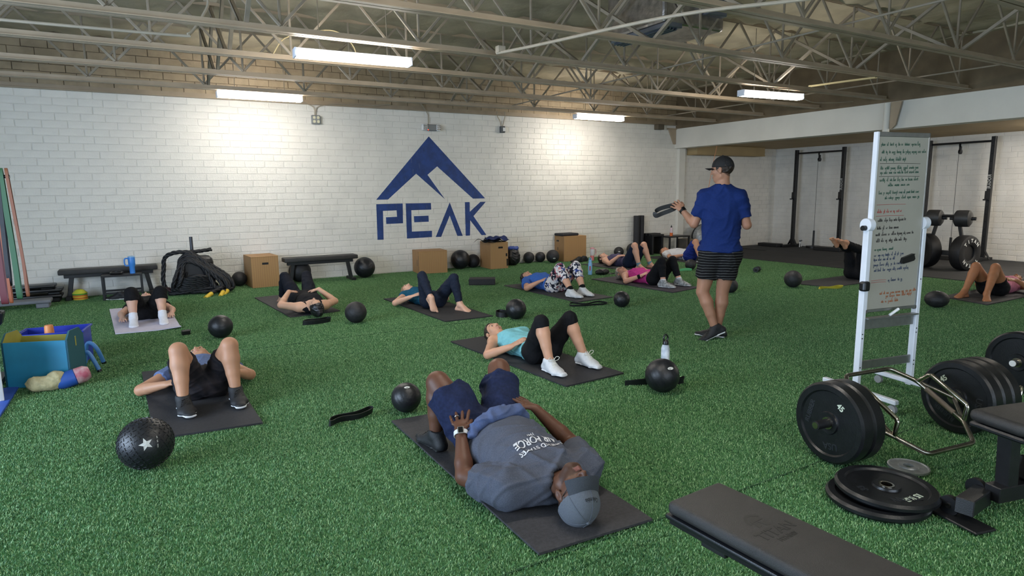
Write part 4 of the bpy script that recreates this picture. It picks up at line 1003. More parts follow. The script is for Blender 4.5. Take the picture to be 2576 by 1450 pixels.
# --- woman in floral leggings
M_FLORAL = mat('floral_print', 'd8d2d0', .85, spec=.2)
def floral():
    N, L, b = nodes_of(M_FLORAL); tc = N.new('ShaderNodeTexCoord'); v = N.new('ShaderNodeTexVoronoi'); v.inputs['Scale'].default_value = 26; v.inputs['Randomness'].default_value = 1
    n = N.new('ShaderNodeTexNoise'); n.inputs['Scale'].default_value = 18; mxv = N.new('ShaderNodeMixRGB'); mxv.inputs['Fac'].default_value = .12
    L.new(tc.outputs['Object'], n.inputs['Vector']); L.new(tc.outputs['Object'], mxv.inputs['Color1']); L.new(n.outputs['Color'], mxv.inputs['Color2']); L.new(mxv.outputs['Color'], v.inputs['Vector'])
    sp = N.new('ShaderNodeSeparateColor'); L.new(v.outputs['Color'], sp.inputs['Color'])
    r = N.new('ShaderNodeValToRGB'); r.color_ramp.interpolation = 'CONSTANT'; els = r.color_ramp.elements
    cols = [(0, 'dcd6d4'), (.30, '23273a'), (.48, 'd3cfd2'), (.62, '3b4f8e'), (.72, 'c98a86'), (.80, '1d1f2b'), (.92, '8a3f4e')]
    els[0].position = 0; els[0].color = (*lin(cols[0][1]), 1); els[1].position = cols[1][0]; els[1].color = (*lin(cols[1][1]), 1)
    for p_, h_ in cols[2:]: e = els.new(p_); e.color = (*lin(h_), 1)
    L.new(sp.outputs[0], r.inputs['Fac']); L.new(r.outputs['Color'], b.inputs['Base Color'])
floral()
flo = lie_cfg(5.28, 8.58, NEG, (5.30, 7.80, .118), dict(kR=(5.175, 7.50, .405), aR=(5.16, 7.21, .110), kL=(5.46, 7.50, .415), aL=(5.40, 7.25, .110),
    eR=(4.93, 8.03, .06), wR=(5.06, 7.91, .155), eL=(5.63, 8.05, .06), wL=(5.52, 7.9, .15)), sw=.165,
    girth=1.06, seed=7, vox=.0085, skin='cc9c82', hair='2b2019', face=V3(-.1, -.1, 1), tdR=V3(.3, -1, 0), tdL=V3(.25, -1, 0),
    handR=(V3(5.20, 7.83, .225), V3(.5, 0, -.8), .15), handL=(V3(5.40, 7.83, .225), V3(-.5, 0, -.8), .15),
    shoe=dict(m=M_WSHOE, sole=M_WSOLE, lace=M_WHITEPL), sock=dict(m=fabric('black_sock', '121214', .1), h=.13), top=dict(m=fabric('cobalt_jersey', '3c66b4', .08), sleeve=.62, inf=.012, sinf=.02, hem=.98, amp=.006),
    bottom=dict(m=M_FLORAL, len=1.55, inf=.012, waist=.8, amp=.004, lab='floral print leggings'), hairdo=dict(m=H_BROWN, vol=.02, lumps=[((0, -.09, .03), (.07, .05, .08)), ((.05, -.06, -.05), (.04, .05, .05))]),
    label='woman lying in blue T-shirt, floral print leggings and white trainers')
person(flo)
# --- woman in the pink tank top
pnk = lie_cfg(6.96, 8.24, NEG, (7.02, 7.49, .118), dict(kR=(6.90, 7.235, .415), aR=(6.87, 7.155, .110), kL=(7.165, 7.27, .415), aL=(7.215, 7.165, .110),
    eR=(6.63, 7.75, .06), wR=(6.79, 7.585, .15), eL=(7.36, 7.75, .06), wL=(7.24, 7.58, .15)), sw=.158,
    girth=.98, seed=8, vox=.0085, skin='cf9a84', hair='9c958d', face=V3(-.25, -.1, 1), crown=V3(0, 1, .2), tdR=V3(.35, -1, 0), tdL=V3(.35, -1, 0),
    handR=(V3(6.93, 7.52, .225), V3(.5, 0, -.8), .15), handL=(V3(7.10, 7.51, .225), V3(-.5, 0, -.8), .15),
    shoe=dict(m=mat('grey_white_shoe', '8f9090', .7, var=.5, vscale=30), sole=M_WSOLE, lace=M_BLACKPL), sock=dict(m=fabric('white_ankle_sock', 'd8d8da', .04), h=.1), top=dict(m=fabric('hot_pink_jersey', 'c73f8a', .08), sleeve=0, hem=.94, amp=.005),
    bottom=dict(m=M_BLKFAB, len=1.82, inf=.007, waist=.8), hairdo=dict(m=H_GREY, vol=.014, front=.05), label='woman with silver hair and glasses lying in hot pink tank top and black leggings')
person(pnk)
def glasses(c, m):
    HM, H, org = c['HM'], c['J']['head'], c['org']; Q = lambda x, y, z: Vector(H+HM[0]*x+HM[1]*y+HM[2]*z-org)
    g_ = None
    bm = NB()
    for sx in (-1, 1):
        tube(bm, [Q(sx*.033+.021*math.cos(a), .103, .004+.017*math.sin(a)) for a in np.linspace(0, 2*math.pi, 14, endpoint=False)], .0022, 6, closed=True)
        tube(bm, [Q(sx*.054, .101, .008), Q(sx*.078, .06, .01), Q(sx*.082, -.01, .012)], .002, 6)
    tube(bm, [Q(-.012, .104, .006), Q(0, .107, .009), Q(.012, .104, .006)], .002, 6)
    fin(bm, 'glasses', m, c['rootob'], True)
glasses(pnk, M_BLACKPL); glasses(man, M_BLACKPL)
def wristband(c, s_, m, name='wristband', t=.10, r=.034, w=.022):
    J, org = c['J'], c['org']; d = unit(J['w'+s_]-J['e'+s_]); p = J['w'+s_]-d*(t*.26)
    bm = NB(); u, v, dd = frame_of(Vector(d)); n = 20
    rings = []
    for h_, rr in ((-w, r-.004), (-w, r), (w, r-.001), (w, r-.005)):
        rings.append([bm.verts.new(Vector(p-org)+dd*h_+(u*math.cos(2*math.pi*i/n)+v*math.sin(2*math.pi*i/n))*rr) for i in range(n)])
    for A, B in zip(rings, rings[1:]+rings[:1]):
        for i in range(n): bm.faces.new((A[i], A[(i+1) % n], B[(i+1) % n], B[i]))
    return fin(bm, name, m, c['rootob'], True), p, d
wristband(pnk, 'R', M_BLKFAB)
# --- person in the grey-violet top with bare shins
gry = lie_cfg(8.17, 10.27, NEG, (8.22, 9.49, .12), dict(kR=(8.075, 9.20, .465), aR=(8.13, 9.13, .085), kL=(8.36, 9.26, .46), aL=(8.47, 9.19, .085),
    eR=(7.90, 9.74, .075), wR=(8.05, 9.64, .225), eL=(8.52, 9.74, .07), wL=(8.40, 9.62, .22)), sw=.16,
    girth=1.03, seed=9, vox=.0095, skin='cf9f87', hair='2b2019', face=V3(-.1, 0, 1), feet='bare', tdR=V3(.3, -1, 0), tdL=V3(.3, -1, 0),
    handR=(V3(8.19, 9.57, .25), V3(.5, 0, -.8), .3), handL=(V3(8.29, 9.57, .25), V3(-.5, 0, -.8), .3), sock=dict(m=fabric('teal_grey_sock', '6f8c99', .1), h=.14),
    top=dict(m=fabric('grey_violet_jersey', '4b4660', .1), sleeve=0, hem=.98, neckr=.085), bottom=dict(m=fabric('navy_bike_shorts', '1c2438', .12), len=.93, inf=.006, waist=.8),
    hairdo=dict(m=H_BROWN, vol=.012, lumps=[((0, -.09, .09), (.035, .05, .05))]), label='person lying in grey violet tank top, navy bike shorts and teal ankle socks')
person(gry)
# --- person in the white shirt, mostly behind the standing man
wht = lie_cfg(10.10, 10.50, NEG, (10.10, 9.72, .12), dict(kR=(9.95, 9.44, .43), aR=(9.94, 9.30, .110), kL=(10.26, 9.44, .43), aL=(10.27, 9.30, .110),
    eR=(9.79, 9.97, .06), wR=(9.90, 9.78, .12), eL=(10.40, 9.97, .06), wL=(10.31, 9.78, .12)), sw=.175,
    fem=False, girth=1.06, seed=10, vox=.01, skin='bd8b70', hair='3a2c22', hairskin=True, face=V3(0, 0, 1), shoe=dict(m=M_BLKSHOE, sole=M_WSOLE),
    handR=(V3(9.99, 9.66, .19), V3(.5, 0, -.8), .2), handL=(V3(10.2, 9.66, .19), V3(-.5, 0, -.8), .2),
    top=dict(m=fabric('white_jersey', 'd5d5da', .04), sleeve=.55, inf=.012, hem=.95, amp=.006), bottom=dict(m=fabric('royal_blue_shorts', '1e2f7a', .12), len=.9, inf=.014, inf1=.03, waist=.78, amp=.005),
    label='person lying in white T-shirt and royal blue shorts near the silver dome trainer')
person(wht)
# --- person with legs raised beside the whiteboard
leg = lie_cfg(10.93, 6.05, (-1, 0), (10.13, 6.05, .125), dict(kR=(10.02, 6.15, .505), aR=(9.655, 6.13, .655), kL=(10.02, 5.94, .505), aL=(9.66, 5.99, .64),
    eR=(10.55, 6.36, .07), wR=(10.30, 6.30, .16), eL=(10.55, 5.74, .07), wL=(10.30, 5.80, .16)), sw=.155,
    girth=1.0, seed=11, vox=.009, skin='c08d70', hair='2b2019', face=V3(0, 0, 1), feet='bare', tdR=V3(-.72, 0, .69), fupR=V3(.69, 0, .72), tdL=V3(-.74, 0, .67), fupL=V3(.67, 0, .74),
    handR=(V3(10.13, 6.25, .25), V3(0, -.5, -.8), .2), handL=(V3(10.13, 5.85, .25), V3(0, .5, -.8), .2),
    top=dict(m=fabric('charcoal_jersey', '2a2b30', .1), sleeve=.4, hem=.98), bottom=dict(m=M_BLKFAB, len=1.9, inf=.008, waist=.8), hairdo=dict(m=H_BROWN), label='barefoot person in black leggings with both legs raised behind the whiteboard')
person(leg)
# --- tanned person in the pink top
rgt = lie_cfg(10.93, 4.16, (-1, -.06), (10.13, 4.10, .12), dict(kR=(9.80, 4.20, .425), aR=(9.585, 4.215, .085), kL=(9.85, 3.99, .425), aL=(9.58, 3.95, .085),
    eR=(10.55, 4.47, .08), wR=(10.36, 4.33, .22), eL=(10.52, 3.80, .08), wL=(10.33, 3.92, .215)), sw=.155,
    girth=.97, seed=12, vox=.0085, skin='a8714f', hair='17161a', face=V3(0, -.15, 1), feet='bare', tdR=V3(-1, .12, 0), tdL=V3(-1, -.5, 0),
    handR=(V3(10.22, 4.22, .25), V3(0, -.5, -.8), .2), handL=(V3(10.2, 4.0, .245), V3(0, .5, -.8), .2),
    top=dict(m=fabric('pink_jersey', 'c27a92', .06), sleeve=0, hem=.82, neckr=.085), bottom=dict(m=M_BLKFAB, len=.42, inf=.007, waist=.78), hairdo=dict(m=H_BLACK, vol=.012), label='barefoot tanned person lying in pink top and short black shorts')
person(rgt)
# --- the standing man
M_STRIPE = mat('black_striped_shorts', '101012', .85, spec=.2)
def stripes():
    N, L, b = nodes_of(M_STRIPE); tc = N.new('ShaderNodeTexCoord'); sp = N.new('ShaderNodeSeparateXYZ'); L.new(tc.outputs['Object'], sp.inputs[0])
    n = N.new('ShaderNodeTexNoise'); n.inputs['Scale'].default_value = 7; L.new(tc.outputs['Object'], n.inputs['Vector'])
    a = N.new('ShaderNodeMath'); a.operation = 'MULTIPLY_ADD'; a.inputs[1].default_value = .02; L.new(n.outputs['Fac'], a.inputs[0]); L.new(sp.outputs['Z'], a.inputs[2])
    m_ = N.new('ShaderNodeMath'); m_.operation = 'MODULO'; m_.inputs[1].default_value = .0265; L.new(a.outputs[0], m_.inputs[0])
    c_ = N.new('ShaderNodeMath'); c_.operation = 'LESS_THAN'; c_.inputs[1].default_value = .0016; L.new(m_.outputs[0], c_.inputs[0])
    mx = N.new('ShaderNodeMixRGB'); mx.inputs['Color1'].default_value = (*lin('101012'), 1); mx.inputs['Color2'].default_value = (*lin('9a9a98'), 1); L.new(c_.outputs[0], mx.inputs['Fac']); L.new(mx.outputs[0], b.inputs['Base Color'])
stripes()
n_ = V3(.741, .671, 0); r_ = V3(.671, -.741, 0)
coa = dict(j=dict(head=V3(4.93, 4.365, 1.690), neck=V3(4.937, 4.352, 1.545), sL=V3(4.828, 4.470, 1.432), sR=V3(5.040, 4.238, 1.425), pel=V3(4.94, 4.358, .885),
    eL=V3(4.765, 4.55, 1.165), wL=V3(4.755, 4.70, 1.295), eR=V3(5.105, 4.185, 1.155), wR=V3(5.21, 4.36, 1.25),
    kL=V3(4.835, 4.475, .478), aL=V3(4.905, 4.365, .125), kR=V3(4.995, 4.36, .488), aR=V3(5.00, 4.41, .095)),
    lat=r_, front=n_, crown=V3(-.02, .06, 1), face=unit(n_*.38-r_*.92), root=(4.93, 4.40, 0), fem=False, girth=1.06, seed=13, vox=.0072, skin='a2775f', hair='3a2a20', hairskin=True,
    tdL=unit(V3(-.80, .50, -.42)), fupL=unit(V3(-.3, .25, .9)), tdR=unit(V3(-.5, .86, 0)), handL=(V3(4.735, 4.84, 1.40), unit(V3(.6, .2, -.6)), .45, 1.2), handR=(V3(5.22, 4.52, 1.32), V3(-.7, .3, -.3), .5),
    shoe=dict(m=M_BLKSHOE, sole=M_WSOLE, lace=M_BLACKPL), shoe_len=1.12, top=dict(m=fabric('royal_blue_jersey', '162b62', .08), sleeve=.72, inf=.016, sinf=.018, hem=.97, amp=.007, freq=18., neckr=.065, scoop=0, lab='royal blue T-shirt'),
    bottom=dict(m=M_STRIPE, len=.62, inf=.016, inf1=.040, waist=.86, amp=.005, freq=18., lab='black shorts with thin pale stripes'), cap=dict(m=mat('black_cap_fabric', '121214', .8, var=.15, vscale=120), tilt=.004), hairdo=dict(m=H_BROWN, vol=.004, low=.075),
    label='man standing with his back turned in royal blue T-shirt, striped black shorts and black cap')
person(coa)
# watches
M_SILVER = mat('silver_case', 'b8b4ae', .3, .9); M_SCREEN = mat('dark_screen', '0c0d10', .12)
def watch(c, s_, upv, m):
    o, p, d = wristband(c, s_, m, 'watch', .02, .034*c.get('girth', 1), .012); up = unit(V3(*upv)-d*(V3(*upv)@d)); rt = np.cross(d, up); q = Vector(p+up*.037*c.get('girth', 1)-c['org'])
    Mx = Matrix((tuple(rt), tuple(d), tuple(up))).transposed().to_4x4()
    bm = NB(); box(bm, (0, 0, 0), (.034, .040, .011), bev=.004, seg=2); bmesh.ops.transform(bm, matrix=Matrix.Translation(q) @ Mx, verts=bm.verts); case = fin(bm, 'case', M_SILVER if c is man else M_BLACKPL, o)
    bm = NB(); box(bm, (0, 0, .0065), (.025, .031, .002), bev=.0008); bmesh.ops.transform(bm, matrix=Matrix.Translation(q) @ Mx, verts=bm.verts); fin(bm, 'screen', M_SCREEN, case)
watch(man, 'L', (-.3, -.55, .8), M_WHITEPL); watch(coa, 'L', (-.4, -.5, .7), M_BLACKPL)
# ring on the man's left ring finger
f_ = unit(V3(1.435, 3.08, .33)-man['J']['wL']); pn_ = unit(V3(.35, .25, -1)-f_*(V3(.35, .25, -1)@f_)); th_ = np.cross(pn_, f_)
rp = man['J']['wL']+f_*.118+th_*(-.0135)
bm = NB(); u, v, dd = frame_of(Vector(f_)); tube(bm, [Vector(rp-man['org'])+(u*math.cos(a)+v*math.sin(a))*.0118 for a in np.linspace(0, 2*math.pi, 16, endpoint=False)], .0026, 6, closed=True); fin(bm, 'ring', M_SILVER, man['rootob'], True)
# printed lettering on the shirt: flat letters laid onto the cloth
def drape_text(c, txt, size, ctr, right, up_dir, m, name, bold=0.):
    me = text_mesh(txt, size, bold=bold); bm = NB(); bm.from_mesh(me); bpy.data.meshes.remove(me)
    for _ in range(2):
        le = [e for e in bm.edges if e.calc_length() > size*.18]
        if le: bmesh.ops.subdivide_edges(bm, edges=le, cuts=1)
    Vs = c['top_V'][0]; Nn = normals(*c['top_V']); up_m = Nn[:, 2] > .25; Vu = Vs[up_m]; Nu = Nn[up_m]
    for v in bm.verts:
        p = np.asarray(ctr)+np.asarray(right)*v.co.x+np.asarray(up_dir)*v.co.y
        d2 = (Vu[:, 0]-p[0])**2+(Vu[:, 1]-p[1])**2; i = np.argsort(d2)[:6]; w = 1/(d2[i]+1e-6)
        zs = Vu[i, 2]-((p[0]-Vu[i, 0])*Nu[i, 0]+(p[1]-Vu[i, 1])*Nu[i, 1])/Nu[i, 2]; z = max((zs*w).sum()/w.sum(), zs[:2].max())
        v.co = Vector((p[0]-c['org'][0], p[1]-c['org'][1], z+.0042-c['org'][2]))
    fin(bm, name, m, c['top_o'])
# the rolled-up hem of his shirt across the belly
Fm = Field(V3(1.3, 2.7, .1), V3(1.95, 3.1, .45), .006)
Fm.chain([V3(1.40, 2.86, .235), V3(1.47, 2.865, .285), V3(1.58, 2.87, .305), V3(1.69, 2.885, .30), V3(1.77, 2.90, .25)], [.022, .036, .042, .038, .022], .02)
Fm.chain([V3(1.42, 2.90, .24), V3(1.52, 2.915, .285), V3(1.64, 2.925, .285), V3(1.73, 2.925, .255)], [.018, .030, .032, .018], .015)
Vh, Fh_ = Fm.mesh(2); Vh = wrinkle(Vh, normals(Vh, Fh_), .009, 77, 24.)
np_mesh('rolled_hem', Vh, Fh_, mat('blue_shirt_inside', '465478', .9, var=.12, vscale=200), man['top_o'], man['org'])
M_PRINT = mat('pale_shirt_print', 'cfd0d4', .8)
RT = unit(V3(-1, -.06, 0)); UP_ = unit(V3(.06, -1, 0))   # the wearer's up is towards the head
for txt, sz, y, b in (('UNITED STATES', .036, 2.500, .0006), ('AIR FORCE', .050, 2.556, .0012), ('1947', .024, 2.600, .0006)):
    drape_text(man, txt, sz, (1.61, y, 0), RT, UP_, M_PRINT, 'shirt_print', b)
# cap wording
Q, CM, co, hs = man['capQ']; me = text_mesh('Columbia', .021, bold=.0004); bm = NB(); bm.from_mesh(me); bpy.data.meshes.remove(me)
for v in bm.verts:
    a = -v.co.x/.095; zz = .088+v.co.y; k_ = math.sqrt(max(.05, 1-((zz-.034)/.101)**2))
    v.co = Vector(Q(math.sin(a)*.0872*k_, -.010+math.cos(a)*.1085*k_, zz)-man['org'])
fin(bm, 'cap_print', mat('dark_cap_print', '23262c', .8), co)
# ------------------------------------------------------------------ mats
def floor_mat(corner_pts, m, label, th=.012, rnd=.0, curl=None):
    P = [Vector((x, y, 0)) for x, y in corner_pts]; c = sum(P, Vector())/4
    bm = NB(); n = 22; k = 8
    top = []; bot = []
    for i in range(n+1):
        for_row = []; br_ = []
        for j in range(k+1):
            a = P[0].lerp(P[1], i/n); b = P[3].lerp(P[2], i/n); p = a.lerp(b, j/k)-c
            z = .0025*math.sin(i*.7+j*.3+len(label))*(1 if 0 < i < n else .3)
            if curl and i > n-2 and j > k-3: z += curl*((i-(n-2))/2)*((j-(k-3))/3)
            for_row.append(bm.verts.new((p.x, p.y, th+max(z, -.001)))); br_.append(bm.verts.new((p.x, p.y, .001+max(z, 0))))
        top.append(for_row); bot.append(br_)
    for i in range(n):
        for j in range(k):
            bm.faces.new((top[i][j], top[i+1][j], top[i+1][j+1], top[i][j+1])); bm.faces.new((bot[i][j], bot[i][j+1], bot[i+1][j+1], bot[i+1][j]))
    for i in range(n):
        bm.faces.new((top[i][0], bot[i][0], bot[i+1][0], top[i+1][0])); bm.faces.new((top[i][k], top[i+1][k], bot[i+1][k], bot[i][k]))
    for j in range(k):
        bm.faces.new((top[0][j], top[0][j+1], bot[0][j+1], bot[0][j])); bm.faces.new((top[n][j], bot[n][j], bot[n][j+1], top[n][j+1]))
    o = fin(bm, 'exercise_mat', m, loc=tuple(c), smooth=True, auto=30)
    return tag(o, label, 'mat', 'exercise mats on the turf')
floor_mat([(1.31, 3.86), (1.305, 2.045), (1.90, 2.01), (1.905, 3.83)], M_MATG, 'charcoal mat under the man in the grey cap')
floor_mat([(2.59, 5.70), (2.72, 3.86), (3.325, 3.895), (3.19, 5.74)], M_MAT, 'black mat under the woman in pale teal tank top')
floor_mat([(-.12, 6.13), (-.055, 4.35), (.57, 4.28), (.52, 6.07)], M_MAT, 'black mat under the person with dark patterned shorts')
floor_mat([(-.49, 9.90), (-.37, 8.06), (.275, 8.0), (.18, 9.88)], M_LILAC, 'pale lilac mat with rounded corners lying before the long bench', curl=.02)
floor_mat([(1.32, 9.80), (1.465, 7.96), (2.10, 8.04), (1.95, 9.87)], M_MATG, 'charcoal mat under the woman in black tank top')
floor_mat([(2.88, 8.62), (2.96, 6.66), (3.59, 6.64), (3.50, 8.62)], M_MAT, 'black mat under the barefoot woman in navy leggings')
floor_mat([(4.95, 8.77), (5.015, 6.86), (5.67, 6.91), (5.60, 8.8)], M_MATG, 'charcoal mat under the woman in floral leggings')
floor_mat([(6.56, 8.56), (6.66, 6.73), (7.36, 6.86), (7.2, 8.6)], mat('plum_charcoal_mat', '38323c', .8, var=.2, vscale=60, bump=.3, bscale=260), 'plum grey mat under the silver-haired woman in pink', curl=.012)
floor_mat([(7.75, 10.45), (7.84, 8.98), (8.5, 9.0), (8.45, 10.48)], M_MATG, 'charcoal mat under the person in navy bike shorts')
floor_mat([(9.72, 10.75), (9.76, 8.98), (10.42, 8.98), (10.42, 10.75)], M_MATG, 'charcoal mat under the person in white T-shirt')
floor_mat([(10.83, 6.40), (8.88, 6.40), (8.98, 5.77), (10.83, 5.72)], M_MATG, 'charcoal mat under the person with raised legs')
floor_mat([(11.18, 4.47), (9.40, 4.42), (9.22, 3.78), (11.15, 3.80)], M_MATG, 'charcoal mat under the tanned person in pink top')

# ------------------------------------------------------------------ balls
M_BALL = mat('black_ball_rubber', '191a1e', .42, var=.2, vscale=25, bump=.12, bscale=140)
M_BALL2 = mat('dusty_black_ball', '1f1f22', .58, var=.25, vscale=25, bump=.2, bscale=140)
M_PRN = mat('white_ball_print', 'c9c9c4', .6)
def ball(x, y, r, label, grooves=True, flat=1., tread=False, logo=None, rot=0., m=None):
    t = thing('medicine_ball', label, 'ball', (x, y, 0), rot, 'medicine and slam balls')
    bm = NB(); prof = []; n = 40
    for i in range(n+1):
        a = math.pi*i/n-math.pi/2; rr = r
        if grooves and i % 6 == 3: rr = r*.985
        z = math.sin(a)*rr*flat; prof.append((max(0, math.cos(a)*rr) if 0 < i < n else 0, z+r*flat-(.004 if i < 3 else 0)))
    lathe(bm, prof, 48); 
    if grooves: bmesh.ops.rotate(bm, verts=bm.verts, cent=(0, 0, r*flat), matrix=Matrix.Rotation(math.radians(55), 3, 'X') if flat == 1. else Matrix.Identity(3))
    fin(bm, 'shell', m or M_BALL, t, True, auto=60)
    if tread:
        bm = NB()
        for k in range(420):
            ph = math.acos(1-2*(k+.5)/420); th = math.pi*(1+5**.5)*k; d = Vector((math.sin(ph)*math.cos(th), math.sin(ph)*math.sin(th), math.cos(ph)))
            if d.z < -.9 or (d-Vector(logo).normalized()).length < .33: continue
            u, v, _ = frame_of(d); w = u*math.cos(k*1.57+.7)+v*math.sin(k*1.57+.7); q = d.cross(w); c = d*r+Vector((0, 0, r))
            vs = [bm.verts.new(c+w*a*.0085+q*b*.0025+d*(.0028 if hgt else -.002)) for hgt in (0, 1) for a, b in ((-1, -1), (1, -1), (1, 1), (-1, 1))]
            bm.faces.new(vs[4:])
            for i in range(4): bm.faces.new((vs[i], vs[(i+1) % 4], vs[4+(i+1) % 4], vs[4+i]))
        o = fin(bm, 'tread', m or M_BALL, t); tag(o, kind='stuff')
    if logo:
        d = Vector(logo).normalized(); u, v, _ = frame_of(d); c0 = Vector((0, 0, r*flat)); v = -v if v.z < 0 else v; u = v.cross(d)
        S_ = .26*r if tread else .2*r
        bm = NB(); P = lambda a, b: c0+Matrix.Diagonal((1, 1, flat)) @ ((d*r+u*a+v*b).normalized()*(r+.0012))
        if tread:
            pts = [P(S_*(1 if i % 2 == 0 else .42)*math.cos(math.pi/2+i*math.pi/5+.3), S_*(1 if i % 2 == 0 else .42)*math.sin(math.pi/2+i*math.pi/5+.3)) for i in range(10)]
            cv = bm.verts.new(P(0, 0)); vs = [bm.verts.new(p) for p in pts]
            for i in range(10): bm.faces.new((cv, vs[i], vs[(i+1) % 10]))
        else:
            vs = [bm.verts.new(P(S_*(1.0 if abs(math.cos(q*math.pi/6)) > .4 else .8)*math.cos(q*math.pi/6), S_*.45*math.sin(q*math.pi/6))) for q in range(12)]; bm.faces.new(vs)
        fin(bm, 'ball_print', M_PRN, t)
        if tread:
            bm = NB()
            for j in range(9):
                if j in (3, 6): continue
                vs = [bm.verts.new(P(.40*r+q[0]*r, (j-4)*.055*r+q[1]*r)) for q in ((0, 0), (.045, 0), (.045, .03), (0, .03))]; bm.faces.new(vs)
            fin(bm, 'ball_print', M_PRN, t)
    return t
def tocam(x, y, z=.1): return (-x, -y, 1.5-z)
ball(-.092, 3.914, .141, 'large treaded slam ball with white star print on the turf', grooves=False, tread=True, logo=(.02, -.98, .30))
ball(.616, 7.229, .123, 'black ball behind the bare tan knees')
ball(2.066, 7.207, .126, 'scuffed black ball near the woman in black tank top', m=M_BALL2)
ball(3.744, 6.348, .123, 'black ball near the mat end of the barefoot woman in navy leggings')
ball(5.294, 6.264, .106, 'smaller black ball off the corner of the floral leggings mat', rot=1)
ball(1.468, 3.997, .103, 'black ball beside the knees of the man in grey cap', logo=(-.1, -.5, .85))
ball(3.265, 3.386, .127, 'shiny black ball in front of the white bottle', logo=(-.5, -.55, .6), rot=.6)
ball(8.901, 8.555, .102, 'small black ball beside the person in white T-shirt', m=M_BALL2)
ball(7.372, 6.286, .105, 'black ball partly behind the legs of the standing man', m=M_BALL2)
ball(8.556, 6.11, .131, 'black ribbed ball beside the yellow band', m=M_BALL2)
ball(8.555, 4.062, .135, 'squashed black sand ball beside the mat of the tanned person', flat=.78, logo=(-.1, -.1, 1), m=M_BALL2)
ball(1.306, 11.30, .12, 'black ball between the rope pile and a plywood box', m=M_BALL2)
ball(2.275, 11.22, .186, 'big black ball underneath the second bench', m=M_BALL2)
ball(3.385, 11.11, .187, 'big shiny black ball against the foot of the second bench')
ball(5.375, 11.27, .19, 'big shiny black ball between two plywood boxes by the logo')
ball(5.690, 11.33, .136, 'dull black ball tucked against the box that carries the folded mats', m=M_BALL2)
ball(7.033, 11.36, .119, 'black ball next to the blue-topped backpack', m=M_BALL2)
ball(7.328, 11.37, .111, 'black ball in the middle of three by the tallest plywood box', m=M_BALL2)
ball(7.470, 11.10, .14, 'black ball with a white spot in front of the plywood box with a black pad', logo=(-.3, -.8, -.2), m=M_BALL2)
ball(9.40, 11.25, .114, 'black ball with white triangle print beside the standing foam rollers', logo=(-.55, -.8, .1), m=M_BALL2)
ball(9.78, 11.2, .15, 'large dull ball in front of the standing foam rollers', m=M_BALL2)

# ------------------------------------------------------------------ plywood jump boxes
def plybox(x0, y0, sx, sy, sz, rz, label, slots=(), dark=None):
    t = thing('plyo_box', label, 'box', (x0, y0, 0), rz, 'plywood jump boxes along the wall'); e = .018
    for nm, lo, hi in (('front_panel', (0, 0, 0), (sx, e, sz-e)), ('back_panel', (0, sy-e, 0), (sx, sy, sz-e)), ('side_panel', (0, e, 0), (e, sy-e, sz-e)), ('side_panel', (sx-e, e, 0), (sx, sy-e, sz-e)), ('top_panel', (0, 0, sz-e), (sx, sy, sz))):
        bm = NB(); bx(bm, lo, hi, bev=.0025); fin(bm, nm, M_PLY, t)
    for fc, a, z, w, hgt in slots:
        bm = NB()
        if fc == 'f': box(bm, (a, -.0005, z), (w, .003, hgt), bev=.0012)
        else: box(bm, (-.0005, a, z), (.003, w, hgt), bev=.0012)
        fin(bm, 'hand_slot', M_BLACKPL, t)
    return t
plybox(1.45, 10.88, .43, .56, .51, math.radians(4), 'tall scuffed plywood box with hand slot beside the second bench', [('f', .22, .39, .10, .035)])
plybox(4.385, 10.99, .555, .47, .425, math.radians(-7), 'low wide plywood box under the painted letters', [('s', .12, .2, .02, .12), ('s', .02, .19, .015, .30)])
plybox(5.84, 10.86, .385, .50, .525, math.radians(-3), 'plywood box with hand slots carrying blue folded mats', [('f', .22, .42, .10, .035), ('f', .35, .27, .035, .06), ('f', .365, .12, .03, .14)])
plybox(7.775, 11.12, .58, .40, .545, math.radians(-2), 'plywood box with slotted side carrying a black pad', [('s', .25, .44, .10, .035), ('s', .25, .27, .02, .06)])
bm = NB(); box(bm, (0, 0, .03), (.44, .32, .055), bev=.02, seg=2); tag(fin(bm, 'balance_pad', M_MAT, loc=(7.98, 11.32, .5455)), 'black balance pad on top of a plywood box', 'pad')
bm = NB(); box(bm, (0, 0, 0), (.43, .26, .10), bev=.008); tag(fin(bm, 'foam_block', M_MAT, loc=(4.76, 9.16, .051), rot=(0, 0, math.radians(-30))), 'black rectangular foam block lying on the turf', 'foam block')
# crumpled mats on the box
def crumple(loc, sx, sy, m, label, rz, seed, amp):
    bm = NB(); n = 14; r = random.Random(seed); ph = [r.uniform(0, 6) for _ in range(6)]
    vs = [[bm.verts.new(((i/n-.5)*sx, (j/n-.5)*sy, amp*(.6+.5*math.sin(i*.55+ph[0])*math.sin(j*.5+ph[1])+.4*math.sin(i*.9-j*.7+ph[2])) - .05*max(0, abs(j/n-.5)-.38)*3 - .03*max(0, abs(i/n-.5)-.40)*4)) for j in range(n+1)] for i in range(n+1)]
    for i in range(n):
        for j in range(n): bm.faces.new((vs[i][j], vs[i+1][j], vs[i+1][j+1], vs[i][j+1]))
    bmesh.ops.solidify(bm, geom=bm.faces[:], thickness=.007)
    return tag(fin(bm, 'folded_mat', m, loc=loc, rot=(0, 0, rz), smooth=True, auto=50), label, 'mat', 'folded mats on a box')
crumple((6.0, 11.1, .535), .56, .50, mat('black_folded_mat', '141519', .7), 'black crumpled mat under a blue one on the plywood box', .3, 3, .045)
crumple((6.07, 11.05, .572), .44, .46, mat('blue_folded_mat', '2d4080', .7, var=.08), 'blue crumpled mat lying on a black one on the plywood box', -.35, 8, .055)

